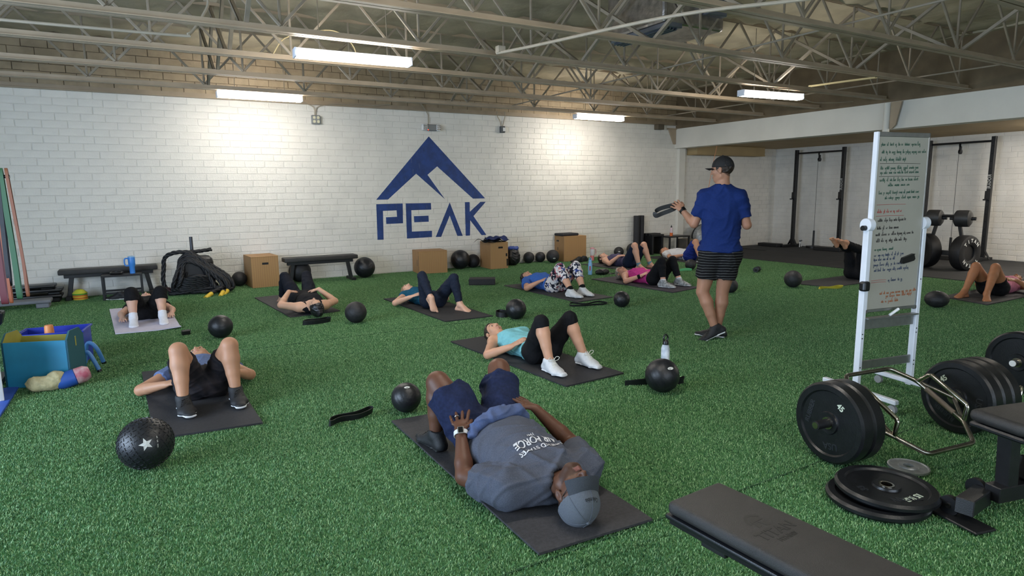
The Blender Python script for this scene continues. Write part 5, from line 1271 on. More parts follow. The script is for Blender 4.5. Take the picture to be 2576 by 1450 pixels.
# ------------------------------------------------------------------ wall benches
def flat_bench(x, y, L_, rz, label):
    t = thing('flat_bench', label, 'bench', (x, y, 0), rz, 'low black benches along the wall')
    bm = NB(); box(bm, (L_/2, 0, .41), (L_, .29, .07), bev=.014, seg=2); fin(bm, 'seat_pad', M_VINYL, t, True)
    bm = NB(); box(bm, (L_/2, 0, .345), (L_-.12, .07, .06), bev=.004); fin(bm, 'rail', M_BLACKSTEEL, t)
    for sx, d in ((.16, -1), (L_-.16, 1)):
        bm = NB(); box(bm, (sx+d*.03, 0, .19), (.06, .06, .34), (0, d*.17*-1, 0), bev=.004); fin(bm, 'leg', M_BLACKSTEEL, t)
        bm = NB(); box(bm, (sx+d*.06, 0, .025), (.065, .36, .05), bev=.004); f = fin(bm, 'foot_bar', M_BLACKSTEEL, t)
        for sy in (-.17, .17): bm = NB(); box(bm, (sx+d*.06, sy, .02), (.075, .03, .04), bev=.004); fin(bm, 'rubber_cap', M_BLACKPL, f)
flat_bench(-1.14, 11.30, 1.27, math.radians(1), 'long black bench behind the lilac mat')
flat_bench(1.98, 11.06, 1.24, math.radians(0), 'long black bench with big balls at its feet')
t = thing('black_stool', 'small black metal stool holding a blue tumbler', 'stool', (-.34, 11.0, 0))
bm = NB(); box(bm, (0, 0, .35), (.52, .34, .025), bev=.004); fin(bm, 'top', M_BLACKSTEEL, t)
for sx in (-.245, .245):
    for sy in (-.155, .155): bm = NB(); box(bm, (sx, sy, .17), (.03, .03, .34), bev=.003); fin(bm, 'leg', M_BLACKSTEEL, t)
for sy in (-.155, .155): bm = NB(); box(bm, (0, sy, .10), (.47, .025, .03)); fin(bm, 'stretcher', M_BLACKSTEEL, t)
def lathe_part(prof, name, m, parent, n=28): bm = NB(); lathe(bm, prof, n); return fin(bm, name, m, parent, True, auto=45)
t = thing('blue_tumbler', 'sky blue tumbler with handle standing on the black stool', 'tumbler', (-.20, 10.97, .3625))
M_SKY = mat('sky_blue_enamel', '3f86d8', .35)
lathe_part([(0, 0), (.036, 0), (.036, .10), (.046, .125), (.049, .235), (.047, .24), (0, .24)], 'cup', M_SKY, t)
lathe_part([(0, .24), (.047, .24), (.047, .256), (.03, .262), (0, .262)], 'lid', mat('clear_lid', '8fb6dc', .2), t)
bm = NB(); tube(bm, smooth_pts([(-.044, 0, .225), (-.085, 0, .22), (-.092, 0, .16), (-.08, 0, .12), (-.042, 0, .115)], 5), .010, 8); fin(bm, 'handle', M_SKY, t, True)
bm = NB(); tube(bm, smooth_pts([(-.06, 0, .012), (-.02, .04, .03), (.05, .02, .025), (.09, -.02, .02), (.06, -.05, .012), (-.02, -.04, .012)], 6, True), .016, 8, closed=True); tag(fin(bm, 'black_headset', M_BLACKPL, loc=(-.42, 10.97, .3675), smooth=True), 'small black tangled cord bundle on the stool', 'headset')
t = thing('trainer', 'dark trainer with pale sole under the black stool', 'shoe', (-.38, 10.82, 0))
def loose_shoe(t, rz, m, sole, ln=1.):
    td = V3(math.cos(rz), math.sin(rz), 0); before = len(bpy.data.objects); shoe(t, np.asarray(t.location), np.asarray(t.location)+V3(0, 0, .094), td, (0, 0, 1), 'R', dict(m=m, sole=sole, lace=M_BLACKPL), ln)
    for ch in list(t.children):
        if ch.name.startswith('shoe'): ch.name = 'upper'; ch.data.name = 'upper'
loose_shoe(t, math.radians(160), M_BLKSHOE, M_WSOLE)
for dx, dy, a, lab in ((0, 0, 170, 'black trainer by the plywood box, nearer the pink tumbler'), (-.16, -.05, 165, 'black trainer by the plywood box, nearer the ball with a white spot')):
    t = thing('trainer', lab, 'shoe', (8.17+dx, 10.93+dy, 0)); loose_shoe(t, math.radians(a), M_BLKSHOE, M_BSOLE)
# training cones
for i in range(6):
    t = thing('disc_cone', ['yellow disc cone at the bottom of the stack', 'orange disc cone second in the stack', 'yellow disc cone third in the stack', 'orange disc cone fourth in the stack', 'green disc cone fifth in the stack', 'lime yellow disc cone on top of the stack'][i], 'cone', (-.90, 11.2, .018*i), 0, 'stacked disc cones')
    lathe_part([(.095, 0), (.097, .006), (.088, .016), (.055, .048), (.028, .062), (.024, .060), (.05, .044), (.083, .012), (.095, 0)], 'disc', [mat('yellow_cone', 'd8b33c', .5), mat('orange_cone', 'c97438', .5), MATS.get('yellow_cone'), MATS.get('orange_cone'), mat('green_cone', '4f9a3c', .5), mat('lime_cone', 'b5b83a', .5)][i] or M_OLIVE, t)
# aerobic steps
def step(x, y, z, sx, sy, hgt, m, label, rz=0):
    t = thing('aerobic_step', label, 'step platform', (x, y, z), rz, 'stacked step platforms')
    bm = NB(); box(bm, (0, 0, hgt-.0225), (sx, sy, .045), bev=.015, seg=2); fin(bm, 'deck', m, t, True)
    for s_ in (-1, 1): bm = NB(); box(bm, (s_*(sx/2-.10), 0, (hgt-.045)/2), (.15, sy-.03, hgt-.045), bev=.01); fin(bm, 'riser', m, t)
M_STEPG = mat('grey_step_plastic', '6d7076', .6, var=.08)
step(-1.42, 11.24, 0, .62, .3, .11, M_BLACKPL, 'black step platform at the bottom of the stack')
step(-1.40, 11.24, .11, .60, .3, .085, M_BLACKPL, 'black step platform in the middle of the stack')
step(-1.44, 11.25, .195, .52, .28, .06, M_BLACKPL, 'smaller black step platform on top of the stack')
step(-1.62, 10.72, 0, .86, .3, .11, M_STEPG, 'grey step platform in front of the black stack', .02)

# ------------------------------------------------------------------ battle rope pile on its stand
t = thing('rope_stand', 'black weight stand post rising out of the rope pile', 'stand', (.62, 11.0, 0))
bm = NB(); cyl(bm, (0, 0, .02), (0.0, 0, .87), .024, n=20); fin(bm, 'post', mat('grey_steel_post', '4a4c52', .4, .6), t, True)
bm = NB(); box(bm, (0, 0, .012), (.5, .36, .024), bev=.004); fin(bm, 'base', M_BLACKSTEEL, t)
bm = NB(); box(bm, (.03, -.06, .30), (.50, .34, .56), bev=.10, seg=3); fin(bm, 'sled_body', M_BLACKSTEEL, t)
M_ROPE = mat('black_rope', '16171b', .6, var=.25, vscale=50); M_GRIP = mat('yellow_rope_sleeve', 'd9b93f', .5)
def rope(pts, r=.021, label='', twist=16., end=False, nseg=7):
    P = smooth_pts(pts, nseg); t = thing('battle_rope', label, 'rope', tuple(P[0][:2])+(0,), 0, 'battle ropes in the pile'); O = Vector(t.location)
    for s_ in range(3):
        bm = NB(); out = []; L_ = 0
        for i, p in enumerate(P):
            a = P[max(0, i-1)]; b = P[min(len(P)-1, i+1)]; d = (b-a).normalized(); L_ += (p-a).length if i else 0
            u, v, _ = frame_of(d); ph = L_*twist*2+s_*2*math.pi/3
            out.append(p+(u*math.cos(ph)+v*math.sin(ph))*r*.55-O)
        tube(bm, out, r*.62, 6); fin(bm, 'strand', M_ROPE, t, True, auto=80)
    if end:
        d = (P[-1]-P[-2]).normalized(); bm = NB(); prof = [(0, 0), (r*1.25, 0)]+[(r*(1.25 if i % 2 else 1.05), .012+i*.016) for i in range(9)]+[(r*1.1, .17), (0, .17)]
        u, v, dd = frame_of(d); Mx = Matrix((tuple(u), tuple(v), tuple(dd))).transposed().to_4x4(); lathe(bm, prof, 14, Matrix.Translation(P[-1]-O) @ Mx); fin(bm, 'sleeve', M_GRIP, t, True)
    return t
rr = random.Random(4)
cx, cy = .62, 10.98
def drape(n, k0, flip=False):
    """one long rope going to and fro over the stand"""
    out = []
    for k in range(n):
        kk = k0+k*2; a0 = rr.uniform(-.35, .35); w = rr.uniform(.18, .30); hg = .60-.012*kk; fx = rr.uniform(-.08, .24); yo = -.18-.013*kk+rr.uniform(-.02, .02); lo_z = .05+.05*rr.random()
        x0, x1 = cx-w*.95+fx*.3, cx+w+fx
        p = [(x0-.03, cy+yo+.03, lo_z+.02), (x0+.0, cy+yo-.02, hg*.5), (cx-w*.6, cy+yo+.05, hg*.95), (cx+a0*.2, cy+yo+.05, hg+.03), (cx+w*.5+fx*.4, cy+yo+.02, hg*.78), (x1, cy+yo-.03, hg*.42), (x1+.05, cy+yo-.06, lo_z)]
        out += p if k % 2 == 0 else p[::-1]
    return out
rope(drape(6, 0)+[(.95, 10.62, .10), (.86, 10.50, .06), (.80, 10.42, .034)], .027, 'black battle rope draped over the stand ending in a long yellow sleeve', 12., True, 6)
rope(drape(5, 1)+[(1.1, 10.72, .08), (1.04, 10.60, .034)], .027, 'black battle rope woven through the pile ending in a yellow sleeve nearest the small ball', 12., True, 6)
coil = []
for k in range(7):
    z = .03+.035*k; w = .33-.02*k; y_ = 10.74-.012*k
    p = [(cx-w+rr.uniform(-.03, .03), y_+.05, z), (cx-w*.5, y_-.04, z+.02), (cx, y_-.06, z+.05), (cx+w*.6, y_-.03, z+.03), (cx+w, y_+.07, z)]
    coil += p if k % 2 == 0 else p[::-1]
coil = [(.97, 10.50, .034), (.93, 10.58, .05)]+coil
rope(coil[::-1], .027, 'black battle rope coiled at the foot of the pile ending in a short yellow sleeve', 12., True, 6)
rope([(cx+.27, 10.93, .665), (cx+.02, 10.86, .645), (cx-.2, 10.86, .65), (cx-.32, 10.90, .62), (cx-.39, 10.93, .55), (cx-.41, 10.93, .40), (cx-.43, 10.93, .24), (cx-.40, 10.92, .10), (cx-.28, 10.85, .04)], .029, 'black rope laid over the pile top with a loop hanging free on the stool side', 12.)
bm = NB()
tube(bm, smooth_pts([(-.2, 0, .05), (-.08, -.04, .13), (.03, -.02, .08), (.1, .0, .03), (.02, .05, .11), (-.12, .04, .06)], 6, True), .016, 6, closed=True); tag(fin(bm, 'strap_bundle', mat('dark_strap', '1e1f26', .6, col2='6a3a3c', vscale=9), loc=(.23, 10.80, .0), smooth=True), 'tangled dark straps with red print at the stool side of the rope pile', 'straps')

# ------------------------------------------------------------------ bottles, bags, bands
def bottle(x, y, z0, prof, m, capm, label, name='water_bottle', cap=None, loop=None, cat='bottle'):
    t = thing(name, label, cat, (x, y, z0)); lathe_part(prof, 'body', m, t)
    if cap: lathe_part(cap, 'cap', capm, t)
    if loop: bm = NB(); tube(bm, smooth_pts(loop, 6), .007, 8); fin(bm, 'carry_loop', capm, t, True)
    return t
M_WB = mat('white_marbled_enamel', 'dde2ea', .35, col2='8b97a6', vscale=12, detail=5)
bottle(3.797, 3.907, 0, [(0, 0), (.036, 0), (.0365, .005), (.0365, .15), (.030, .175), (.023, .187), (0, .187)], M_WB, M_BLACKPL, 'white marbled bottle with black loop lid behind the shiny ball', cap=[(0, .187), (.025, .187), (.025, .215), (.018, .225), (0, .225)], loop=[(-.017, 0, .215), (-.024, 0, .25), (0, 0, .275), (.024, 0, .25), (.017, 0, .215)])
M_LB = mat('light_blue_enamel', '7fb0dc', .35)
b = bottle(6.941, 9.10, 0, [(0, 0), (.038, 0), (.038, .20), (.03, .225), (.024, .232), (0, .232)], M_LB, M_LB, 'light blue bottle with red print near the black bag', cap=[(0, .232), (.03, .232), (.03, .265), (.02, .275), (0, .275)], loop=[(-.02, 0, .26), (-.022, 0, .29), (0, 0, .305), (.022, 0, .29), (.02, 0, .26)])
bm = NB(); box(bm, (-.025, -.029, .12), (.02, .004, .08), (0, 0, -.7)); fin(bm, 'bottle_print', mat('red_print', 'c04848', .5), b)
t = thing('pink_tumbler', 'pink and white tumbler with handle beside the tallest plywood box', 'tumbler', (8.43, 10.98, 0))
lathe_part([(0, 0), (.04, 0), (.042, .11)], 'lower_cup', mat('coral_enamel', 'd87a78', .35), t); lathe_part([(.042, .11), (.05, .14), (.052, .25), (0, .25)], 'upper_cup', mat('white_enamel', 'd8d2d2', .35), t)
lathe_part([(0, .25), (.05, .25), (.05, .27), (.02, .285), (0, .285)], 'lid', mat('rose_lid', 'c98f96', .4), t)
bm = NB(); tube(bm, smooth_pts([(.05, 0, .24), (.09, 0, .235), (.095, 0, .15), (.045, 0, .12)], 5), .009, 8); fin(bm, 'handle', MATS['rose_lid'], t, True)
M_BAG = mat('black_bag_nylon', '15161b', .45, var=.2, vscale=18, bump=.5, bscale=25)
def lumpy(x, y, z0, rad, m, label, cat, name, seed, extra=()):
    F = Field(V3(-.45, -.45, -.05), V3(.45, .45, .6), .011); F.ell(V3(0, 0, rad[2]*.9), rad, None, 0)
    for e in extra: F.ell(V3(*e[0]), e[1], None, .03)
    F.plane_cut(V3(0, 0, .001), V3(0, 0, -1)); Vs, Fs = F.mesh(2); N0 = normals(Vs, Fs); Vs2 = wrinkle(Vs, N0, .008, seed, 26.); Vs2[:, 2] = np.maximum(Vs2[:, 2], 0)
    o = np_mesh(name, Vs2, Fs, m); o.location = (x, y, z0); return tag(o, label, cat)
t = thing('backpack', 'dark backpack with blue top slumped beside a plywood box', 'backpack', (6.55, 11.25, 0))
o = lumpy(0, 0, 0, (.17, .13, .20), M_BAG, None, None, 'pack_body', 5, [((.02, -.08, .13), (.12, .06, .11))]); o.parent = t; o.location = (0, 0, 0)
o = lumpy(0, 0, 0, (.13, .10, .05), mat('blue_nylon', '27479c', .5), None, None, 'top_flap', 6); o.parent = t; o.location = (.02, 0, .30)
bm = NB(); tube(bm, smooth_pts([(-.08, -.12, .32), (-.12, -.17, .2), (-.1, -.16, .06)], 6), 0, flat=(.02, .003), up=(1, 0, 0)); fin(bm, 'strap', M_BLACKPL, t)
t = thing('waist_bag', 'small black bag with trailing strap beside the light blue bottle', 'bag', (7.13, 8.98, 0))
o = lumpy(0, 0, 0, (.14, .08, .055), M_BAG, None, None, 'pouch', 7); o.parent = t; o.location = (0, 0, 0)
bm = NB(); tube(bm, smooth_pts([(.1, -.02, .03), (.18, -.05, .008), (.25, -.03, .006), (.3, -.07, .006)], 6), 0, flat=(.012, .002), up=(0, .5, 1)); fin(bm, 'strap', M_BLACKPL, t)
def band(name, pts, hw, m, label, cat='band', closed=True, up=(0, 0, 1), th=.0015, group=None):
    P = [Vector(p) for p in pts]; c = Vector((sum(p.x for p in P)/len(P), sum(p.y for p in P)/len(P), 0)); bm = NB()
    tube(bm, [p-c for p in smooth_pts(P, 6, closed)], 0, flat=(hw, th), closed=closed, up=up); return tag(fin(bm, name, m, loc=tuple(c), smooth=True, auto=50), label, cat, group)
M_BAND = mat('black_latex', '1a1b1d', .5, var=.2, vscale=30)
band('resistance_band', [(.94, 3.98, .026), (1.02, 4.03, .024), (1.14, 4.03, .020), (1.25, 4.08, .026), (1.235, 4.12, .028), (1.13, 4.08, .024), (1.02, 4.085, .022), (.955, 4.045, .026)], .022, M_BAND, 'flat black loop band lying alone between the two front mats', up=(.1, -.35, 1))
band('resistance_band', [(1.50, 7.40, .03), (1.60, 7.36, .03), (1.72, 7.38, .028), (1.82, 7.42, .03), (1.80, 7.50, .03), (1.68, 7.46, .03), (1.56, 7.48, .03)], .026, M_BAND, 'flat black loop band in front of the woman in black tank top', up=(.1, -.3, 1))
band('resistance_band', [(3.62, 6.55, .034), (3.70, 6.50, .034), (3.76, 6.58, .036), (3.72, 6.70, .036), (3.64, 6.66, .034)], .030, M_BAND, 'black loop strap standing on edge at the navy leggings mat')
band('resistance_band', [(4.78, 6.68, .012), (4.90, 6.58, .014), (5.06, 6.56, .012), (5.22, 6.52, .014), (5.30, 6.58, .013), (5.18, 6.64, .03), (5.0, 6.66, .012), (4.85, 6.76, .03)], .012, M_BAND, 'thin black loop band beside the floral leggings mat', up=(0, -.4, 1))
band('resistance_band', [(8.72, 5.76, .014), (8.84, 5.74, .02), (8.98, 5.64, .016), (9.08, 5.63, .03), (9.05, 5.70, .03), (8.92, 5.74, .014), (8.8, 5.82, .016)], .016, mat('yellow_latex', 'c3b53c', .5), 'yellow loop band beside the mat of the raised legs', up=(0, -.5, 1))
band('resistance_band', [(8.60, 8.52, .02), (8.70, 8.46, .03), (8.82, 8.44, .02), (8.78, 8.52, .03), (8.66, 8.56, .02)], .02, mat('mint_latex', '6fc48a', .5), 'mint green loop band beside a small black ball', up=(0, -.4, 1))
band('belt_strap', [(3.14, 3.66, .012), (3.25, 3.63, .014), (3.38, 3.58, .02), (3.5, 3.5, .018), (3.56, 3.46, .028), (3.50, 3.44, .03), (3.38, 3.54, .03), (3.24, 3.60, .02)], .028, M_BAND, 'wide black strap lying behind the shiny ball', up=(0, -.4, 1))
t = thing('black_pouch', 'small black pouch near the lilac mat corner', 'pouch', (.30, 7.62, 0), .3)
bm = NB(); box(bm, (0, 0, .022), (.085, .05, .044), bev=.010, seg=2); fin(bm, 'pouch_body', M_BLACKPL, t); bm = NB(); box(bm, (0, -.012, .045), (.086, .045, .008), (.2, 0, 0), bev=.003); fin(bm, 'flap', M_BAND, t)
t = thing('small_dumbbell', 'small black dumbbell with rod on the turf behind the standing man', 'dumbbell', (9.6, 7.62, 0), .4)
bm = NB(); cyl(bm, (-.16, 0, .05), (.2, 0, .05), .012, n=12); fin(bm, 'rod', M_BLACKSTEEL, t, True)
for sx in (-.0, .1): bm = NB(); cyl(bm, (sx-.035, 0, .05), (sx+.035, 0, .05), .05, n=8); fin(bm, 'weight', M_BLACKPL, t)
# the band in the standing man's hand
band('resistance_band', [(4.79, 4.80, 1.36), (4.74, 4.84, 1.345), (4.64, 4.90, 1.315), (4.595, 4.925, 1.28), (4.60, 4.92, 1.24), (4.66, 4.885, 1.265), (4.75, 4.82, 1.31)], .022, M_BAND, 'black loop band held in the hand of the standing man', up=(.35, -.3, .9))
# coloured bands hanging from a rack peg
t = thing('band_rack', 'black rack upright with a peg for hanging bands', 'rack', (-1.17, 6.40, 0))
bm = NB(); box(bm, (0, 0, 1.0), (.06, .06, 2.0), bev=.003); fin(bm, 'upright', M_BLACKSTEEL, t); bm = NB(); cyl(bm, (0, 0, 1.668), (.29, -.04, 1.668), .014, n=12); fin(bm, 'peg', M_BLACKSTEEL, t, True)
bm = NB(); box(bm, (0, .1, .02), (.14, .34, .04)); fin(bm, 'base', M_BLACKSTEEL, t)
for i, (dx, m_, bot, hw, bow, lab) in enumerate(((.10, mat('dark_grey_latex', '1c1d24', .5), .74, .016, -.03, 'dark grey loop band hanging nearest the rack upright'), (.155, mat('dark_red_latex', '5e2426', .5), .655, .022, .0, 'dark red wide loop band hanging from the peg'), (.185, mat('orange_latex', '8f4c2a', .5), .66, .010, .012, 'thin orange loop band hanging beside the red one'), (.235, mat('green_latex', '2f5736', .5), .69, .018, .02, 'green loop band hanging from the peg'), (.275, mat('brown_orange_latex', '7d4a2e', .5), .705, .010, .035, 'thin brown loop band hanging from the peg tip'), (.215, M_BAND, .80, .014, -.012, 'black loop band hanging between the orange and green ones'))):
    x = -1.17+dx; y = 6.40-.05*dx/.36; top = 1.690
    band('hanging_band', [(x, y-.018, top), (x+bow*.5, y-.030, 1.35), (x+bow, y-.034, 1.0), (x+bow, y-.03, bot+.06), (x+bow, y, bot), (x+bow, y+.03, bot+.06), (x+bow*.8, y+.034, 1.0), (x+bow*.4, y+.03, 1.35), (x, y+.018, top)], hw, m_, lab, up=(1, -.15, 0), group='bands hanging from the peg')

# ------------------------------------------------------------------ toy boxes in the corner
t = thing('wooden_toy_box', 'teal painted wooden box with olive inside and handle slot', 'box', (-1.05, 6.20, 0), math.radians(-20))
sx, sy, sz = .47, .27, .40
Ms = [M_TEALB, M_OLIVE]
def panel(nm, lo, hi, inner):
    bm = NB(); bx(bm, lo, hi, bev=.003)
    bm.faces.ensure_lookup_table()
    for f in bm.faces:
        c = f.calc_center_median(); 
        if inner(c): f.material_index = 1
    fin(bm, nm, Ms, t)
panel('front_panel', (0, 0, 0), (sx, .014, sz-.03), lambda c: c.y > .012)
panel('back_panel', (0, sy-.014, 0), (sx, sy, sz-.03), lambda c: c.y < sy-.012)
for x0, x1, f in ((0, .014, lambda c: c.x > .012), (sx-.014, sx, lambda c: c.x < sx-.012)):
    bm = NB(); prism(bm, [(.0, 0), (sy, 0), (sy, sz-.03), (sy*.78, sz+.035), (sy*.22, sz+.035), (0, sz-.03)], x0, x1, Matrix(((0, 0, 1, 0), (1, 0, 0, 0), (0, 1, 0, 0), (0, 0, 0, 1))))
    for fc in bm.faces:
        if f(fc.calc_center_median()) and abs(fc.normal.x) > .5: fc.material_index = 1
    sp = fin(bm, 'side_panel', [mat('slate_teal_paint', '2c5a66', .5), M_OLIVE], t)
    bm = NB(); box(bm, ((x0+x1)/2, sy/2, sz-.065), (.017, .022, .085), bev=.004); fin(bm, 'handle_slot', M_OLIVE, sp)
bm = NB(); bx(bm, (.014, .014, .004), (sx-.014, sy-.014, .016)); fin(bm, 'bottom_panel', M_OLIVE, t)
t = thing('plastic_crate', 'shallow blue plastic crate behind the teal box', 'crate', (-1.06, 6.86, .0), math.radians(-8))
for lo, hi in (((0, 0, 0), (.50, .012, .30)), ((0, .318, 0), (.50, .33, .30)), ((0, .012, 0), (.012, .318, .30)), ((.488, .012, 0), (.50, .318, .30))):
    bm = NB(); bx(bm, lo, hi, bev=.002); fin(bm, 'crate_wall', M_BLUEPL, t)
for lo, hi in (((-.015, -.015, .29), (.515, .0, .305)), ((-.015, .33, .29), (.515, .345, .305)), ((-.015, 0, .29), (0, .33, .305)), ((.5, 0, .29), (.515, .33, .305))):
    bm = NB(); bx(bm, lo, hi, bev=.002); fin(bm, 'rim', M_BLUEPL, t)
bm = NB(); bx(bm, (.01, .01, .004), (.49, .32, .012)); fin(bm, 'crate_floor', M_BLUEPL, t)
t = thing('orange_cone', 'orange plastic cup sticking up from the blue crate', 'cup', (-.82, 6.95, .012)); lathe_part([(0, 0), (.05, 0), (.035, .33), (.030, .345), (0, .345)], 'cup_shell', mat('orange_plastic', 'd9884e', .5), t)
o = lumpy(-.775, 5.98, 0, (.12, .065, .06), mat('cream_plush', 'b6ab84', .9, var=.15, vscale=30, bump=.5, bscale=60), 'cream plush cushion leaning on the teal box', 'cushion', 'plush_cushion', 12, [((.08, .02, .10), (.06, .055, .045))]); o.rotation_euler = (0, 0, math.radians(-10))
t = thing('toy_bottle', 'blue bottle with pink banded end beside the cream cushion', 'bottle', (-.60, 6.00, .068), math.radians(10))
Rb = Matrix.Rotation(math.radians(78), 4, 'Y')
bm = NB(); lathe(bm, [(0, -.11), (.05, -.105), (.066, -.07), (.066, .02), (.06, .025)], 24, Rb); fin(bm, 'lower_shell', mat('deep_blue_plastic', '274f9c', .45, var=.1), t, True)
bm = NB(); lathe(bm, [(.06, .025), (.066, .03), (.066, .09), (.045, .125), (0, .13)], 24, Rb); fin(bm, 'upper_shell', mat('pink_banded_plastic', 'c9a9ac', .5, col2='b0566a', vscale=16), t, True)
M_LBP = mat('light_blue_tubing', '4f86c4', .4)
for pts, lab in (([(-.55, 6.44, .02), (-.54, 6.42, .15), (-.50, 6.40, .17), (-.44, 6.38, .02)], 'light blue tube arched on the turf beside the teal box'), ([(-.56, 6.72, .02), (-.53, 6.68, .19), (-.49, 6.66, .20), (-.45, 6.64, .14), (-.42, 6.68, .02)], 'blue tube arched behind another beside the teal box')):
    bm = NB(); P = smooth_pts(pts, 6); c = Vector((P[0].x, P[0].y, 0)); tube(bm, [p-c for p in P], .017, 10); t = thing('tube_toy', lab, 'tube', tuple(c)); fin(bm, 'tubing', M_LBP, t, True)
    bm = NB(); cyl(bm, P[-1]-c, P[-1]-c+(P[-1]-P[-2]).normalized()*.018, .019, n=12); fin(bm, 'end_cap', M_BLACKPL, t, True)
# ------------------------------------------------------------------ rolling whiteboard
M_BOARD = mat('whiteboard_surface', '9a978c', .45, var=.04, vscale=3)
WB = thing('rolling_whiteboard', 'tall rolling whiteboard with handwriting on a white wheeled frame', 'whiteboard', (4.53, 2.455, 0), math.radians(-10))
for sx in (-1, 1):
    bm = NB(); box(bm, (sx*.262, 0, .66), (.034, .045, 1.20), bev=.004); p_ = fin(bm, 'post', M_WHITEMETAL, WB)
    for z in (.22, .25, .46, .49, .85): bm = NB(); cyl(bm, (sx*.262-.003, -.023, z), (sx*.262-.003, -.0245, z), .005, n=8); fin(bm, 'bolt_hole', M_BLACKPL, p_)
    bm = NB(); box(bm, (sx*.262, -.02, .085), (.04, .60, .032), bev=.005); b_ = fin(bm, 'base_bar', M_WHITEMETAL, WB)
    for sy in (-.29, .25):
        bm = NB(); cyl(bm, (sx*.262-.012, sy, .032), (sx*.262+.012, sy, .032), .03, n=16); w_ = fin(bm, 'caster', mat('grey_caster', '8d8f92', .4), b_, True)
    bm = NB(); cyl(bm, (sx*.24, 0, 1.25), (sx*.285, 0, 1.25), .045, n=24); fin(bm, 'pivot_disc', M_WHITEMETAL, WB, True)
    bm = NB(); cyl(bm, (sx*.285, 0, 1.23), (sx*.31, 0, 1.23), .018, n=12); fin(bm, 'pivot_knob', M_BLACKPL, WB, True)
bm = NB(); box(bm, (0, 0, .56), (.49, .012, .085), bev=.003); box(bm, (0, -.02, .60), (.49, .05, .010), bev=.003); fin(bm, 'cross_tray', M_ALU, WB)
bm = NB(); box(bm, (0, 0, .26), (.49, .014, .06), bev=.003); fin(bm, 'cross_bar', M_ALU, WB)
bm = NB(); bx(bm, (-.242, -.012, .655), (.242, .012, 1.855)); brd = fin(bm, 'board', M_BOARD, WB)
for lo, hi in (((-.247, -.016, .64), (.247, .016, .662)), ((-.247, -.016, 1.84), (.247, .016, 1.872)), ((.232, -.016, .64), (.247, .016, 1.872))):
    bm = NB(); bx(bm, lo, hi, bev=.003); fin(bm, 'frame_edge', M_ALU, brd)
bm = NB(); bx(bm, (-.252, -.017, .64), (-.232, .017, 1.872), bev=.003); fin(bm, 'frame_edge', M_WHITEMETAL, brd)
for x, z in ((-.238, .648), (.238, .648)): bm = NB(); box(bm, (x, -.004, z), (.03, .03, .03), bev=.006); fin(bm, 'corner_cap', mat('dark_grey_cap', '55544f', .5), brd)
GLY = [[(0, 0), (.2, .9), (.35, .2), (.5, 0)], [(0, .1), (.1, .8), (.4, .9), (.55, .4), (.3, 0), (.1, .3), (.6, .1)], [(0, 0), (.15, 1.9), (.3, 1.8), (.25, .1), (.5, 0)], [(0, .4), (.4, .6), (.3, .9), (.05, .6), (.1, .1), (.5, .1)], [(0, .9), (.1, .1), (.35, 0), (.45, .9), (.5, .1), (.65, 0)], [(0, 0), (.1, .9), (.2, .1), (.3, .9), (.45, .8), (.5, 0), (.65, 0)], [(.1, .8), (.4, .9), (.1, .1), (.45, .2), (.35, -.8), (.1, -.5), (.6, .2)], [(0, 0), (.2, 1.7), (.22, .1), (-.05, 1.1), (.5, 1.1), (.35, .1), (.6, 0)]]
def scribble(x0, x1, z, m, seed, hgt=.0135):
    """a line of handwriting as one pen stroke that dips below the board face between the words"""
    r = random.Random(seed); bm = NB(); x = x0; pts = []
    while x < x1:
        pts.append((x-.003, -.006, z))
        for _ in range(r.randrange(2, 7)):
            g_ = r.choice(GLY); s_ = hgt*r.uniform(.8, 1.15)
            for gx, gz in g_: pts.append((x+gx*s_*.85, -.0135, z+(gz-.4)*s_+.02*(x-x0)))
            x += .62*s_
        pts.append((x+.002, -.006, z)); x += r.uniform(.008, .016)
    tube(bm, pts, .00095, 4); fin(bm, 'handwriting', m, brd)
def rule(x0, x1, z, m):
    bm = NB(); tube(bm, [(x0, -.0135, z), ((x0+x1)/2, -.0135, z+.003), (x1, -.0135, z+.001)], .0013, 4); fin(bm, 'handwriting', m, brd)
INK = {k: mat(k+'_marker_ink', v, .6) for k, v in dict(green='2f5a48', black='33302e', red='a8473f', blue='3a4660', orange='a5623a').items()}
for i, (x0, x1, z, k) in enumerate(((-.21, .15, 1.785, 'green'), (-.20, .18, 1.735, 'green'), (-.21, .0, 1.685, 'green'), (-.20, .17, 1.628, 'green'), (-.20, .16, 1.598, 'green'), (-.20, .15, 1.548, 'green'), (-.12, .08, 1.515, 'green'), (-.20, .16, 1.462, 'green'), (-.14, .18, 1.428, 'green'), (-.20, .02, 1.335, 'red'), (-.19, .08, 1.275, 'black'), (-.19, .02, 1.222, 'black'), (-.20, .16, 1.178, 'black'), (-.19, .08, 1.135, 'black'), (-.20, -.02, 1.075, 'green'), (-.20, .07, 1.035, 'blue'), (-.20, .0, 1.005, 'blue'), (-.20, .05, .968, 'blue'), (-.19, .1, .93, 'blue'), (-.05, .1, .855, 'blue'), (-.12, .21, .765, 'orange'), (-.06, .20, .742, 'orange'), (-.10, .06, .705, 'orange'))): scribble(x0, x1, z, INK[k], i)
for x0, x1, z, k in ((-.21, .17, 1.662, 'black'), (-.21, .17, 1.575, 'black'), (-.21, .06, 1.385, 'red'), (-.21, .05, 1.308, 'red'), (-.21, -.07, .862, 'red'), (-.21, -.07, .848, 'red')): rule(x0, x1, z, INK[k])
bm = NB(); prism(bm, [(-.065, -.02), (-.05, -.03), (.05, -.012), (.062, .0), (.05, .03), (.06, .036), (.045, .038), (-.055, .012)], 0, .02, Matrix(((1, 0, 0, .115), (0, 0, -1, -.012), (0, 1, 0, 1.0), (0, 0, 0, 1)))); fin(bm, 'eraser', M_BLACKPL, brd)
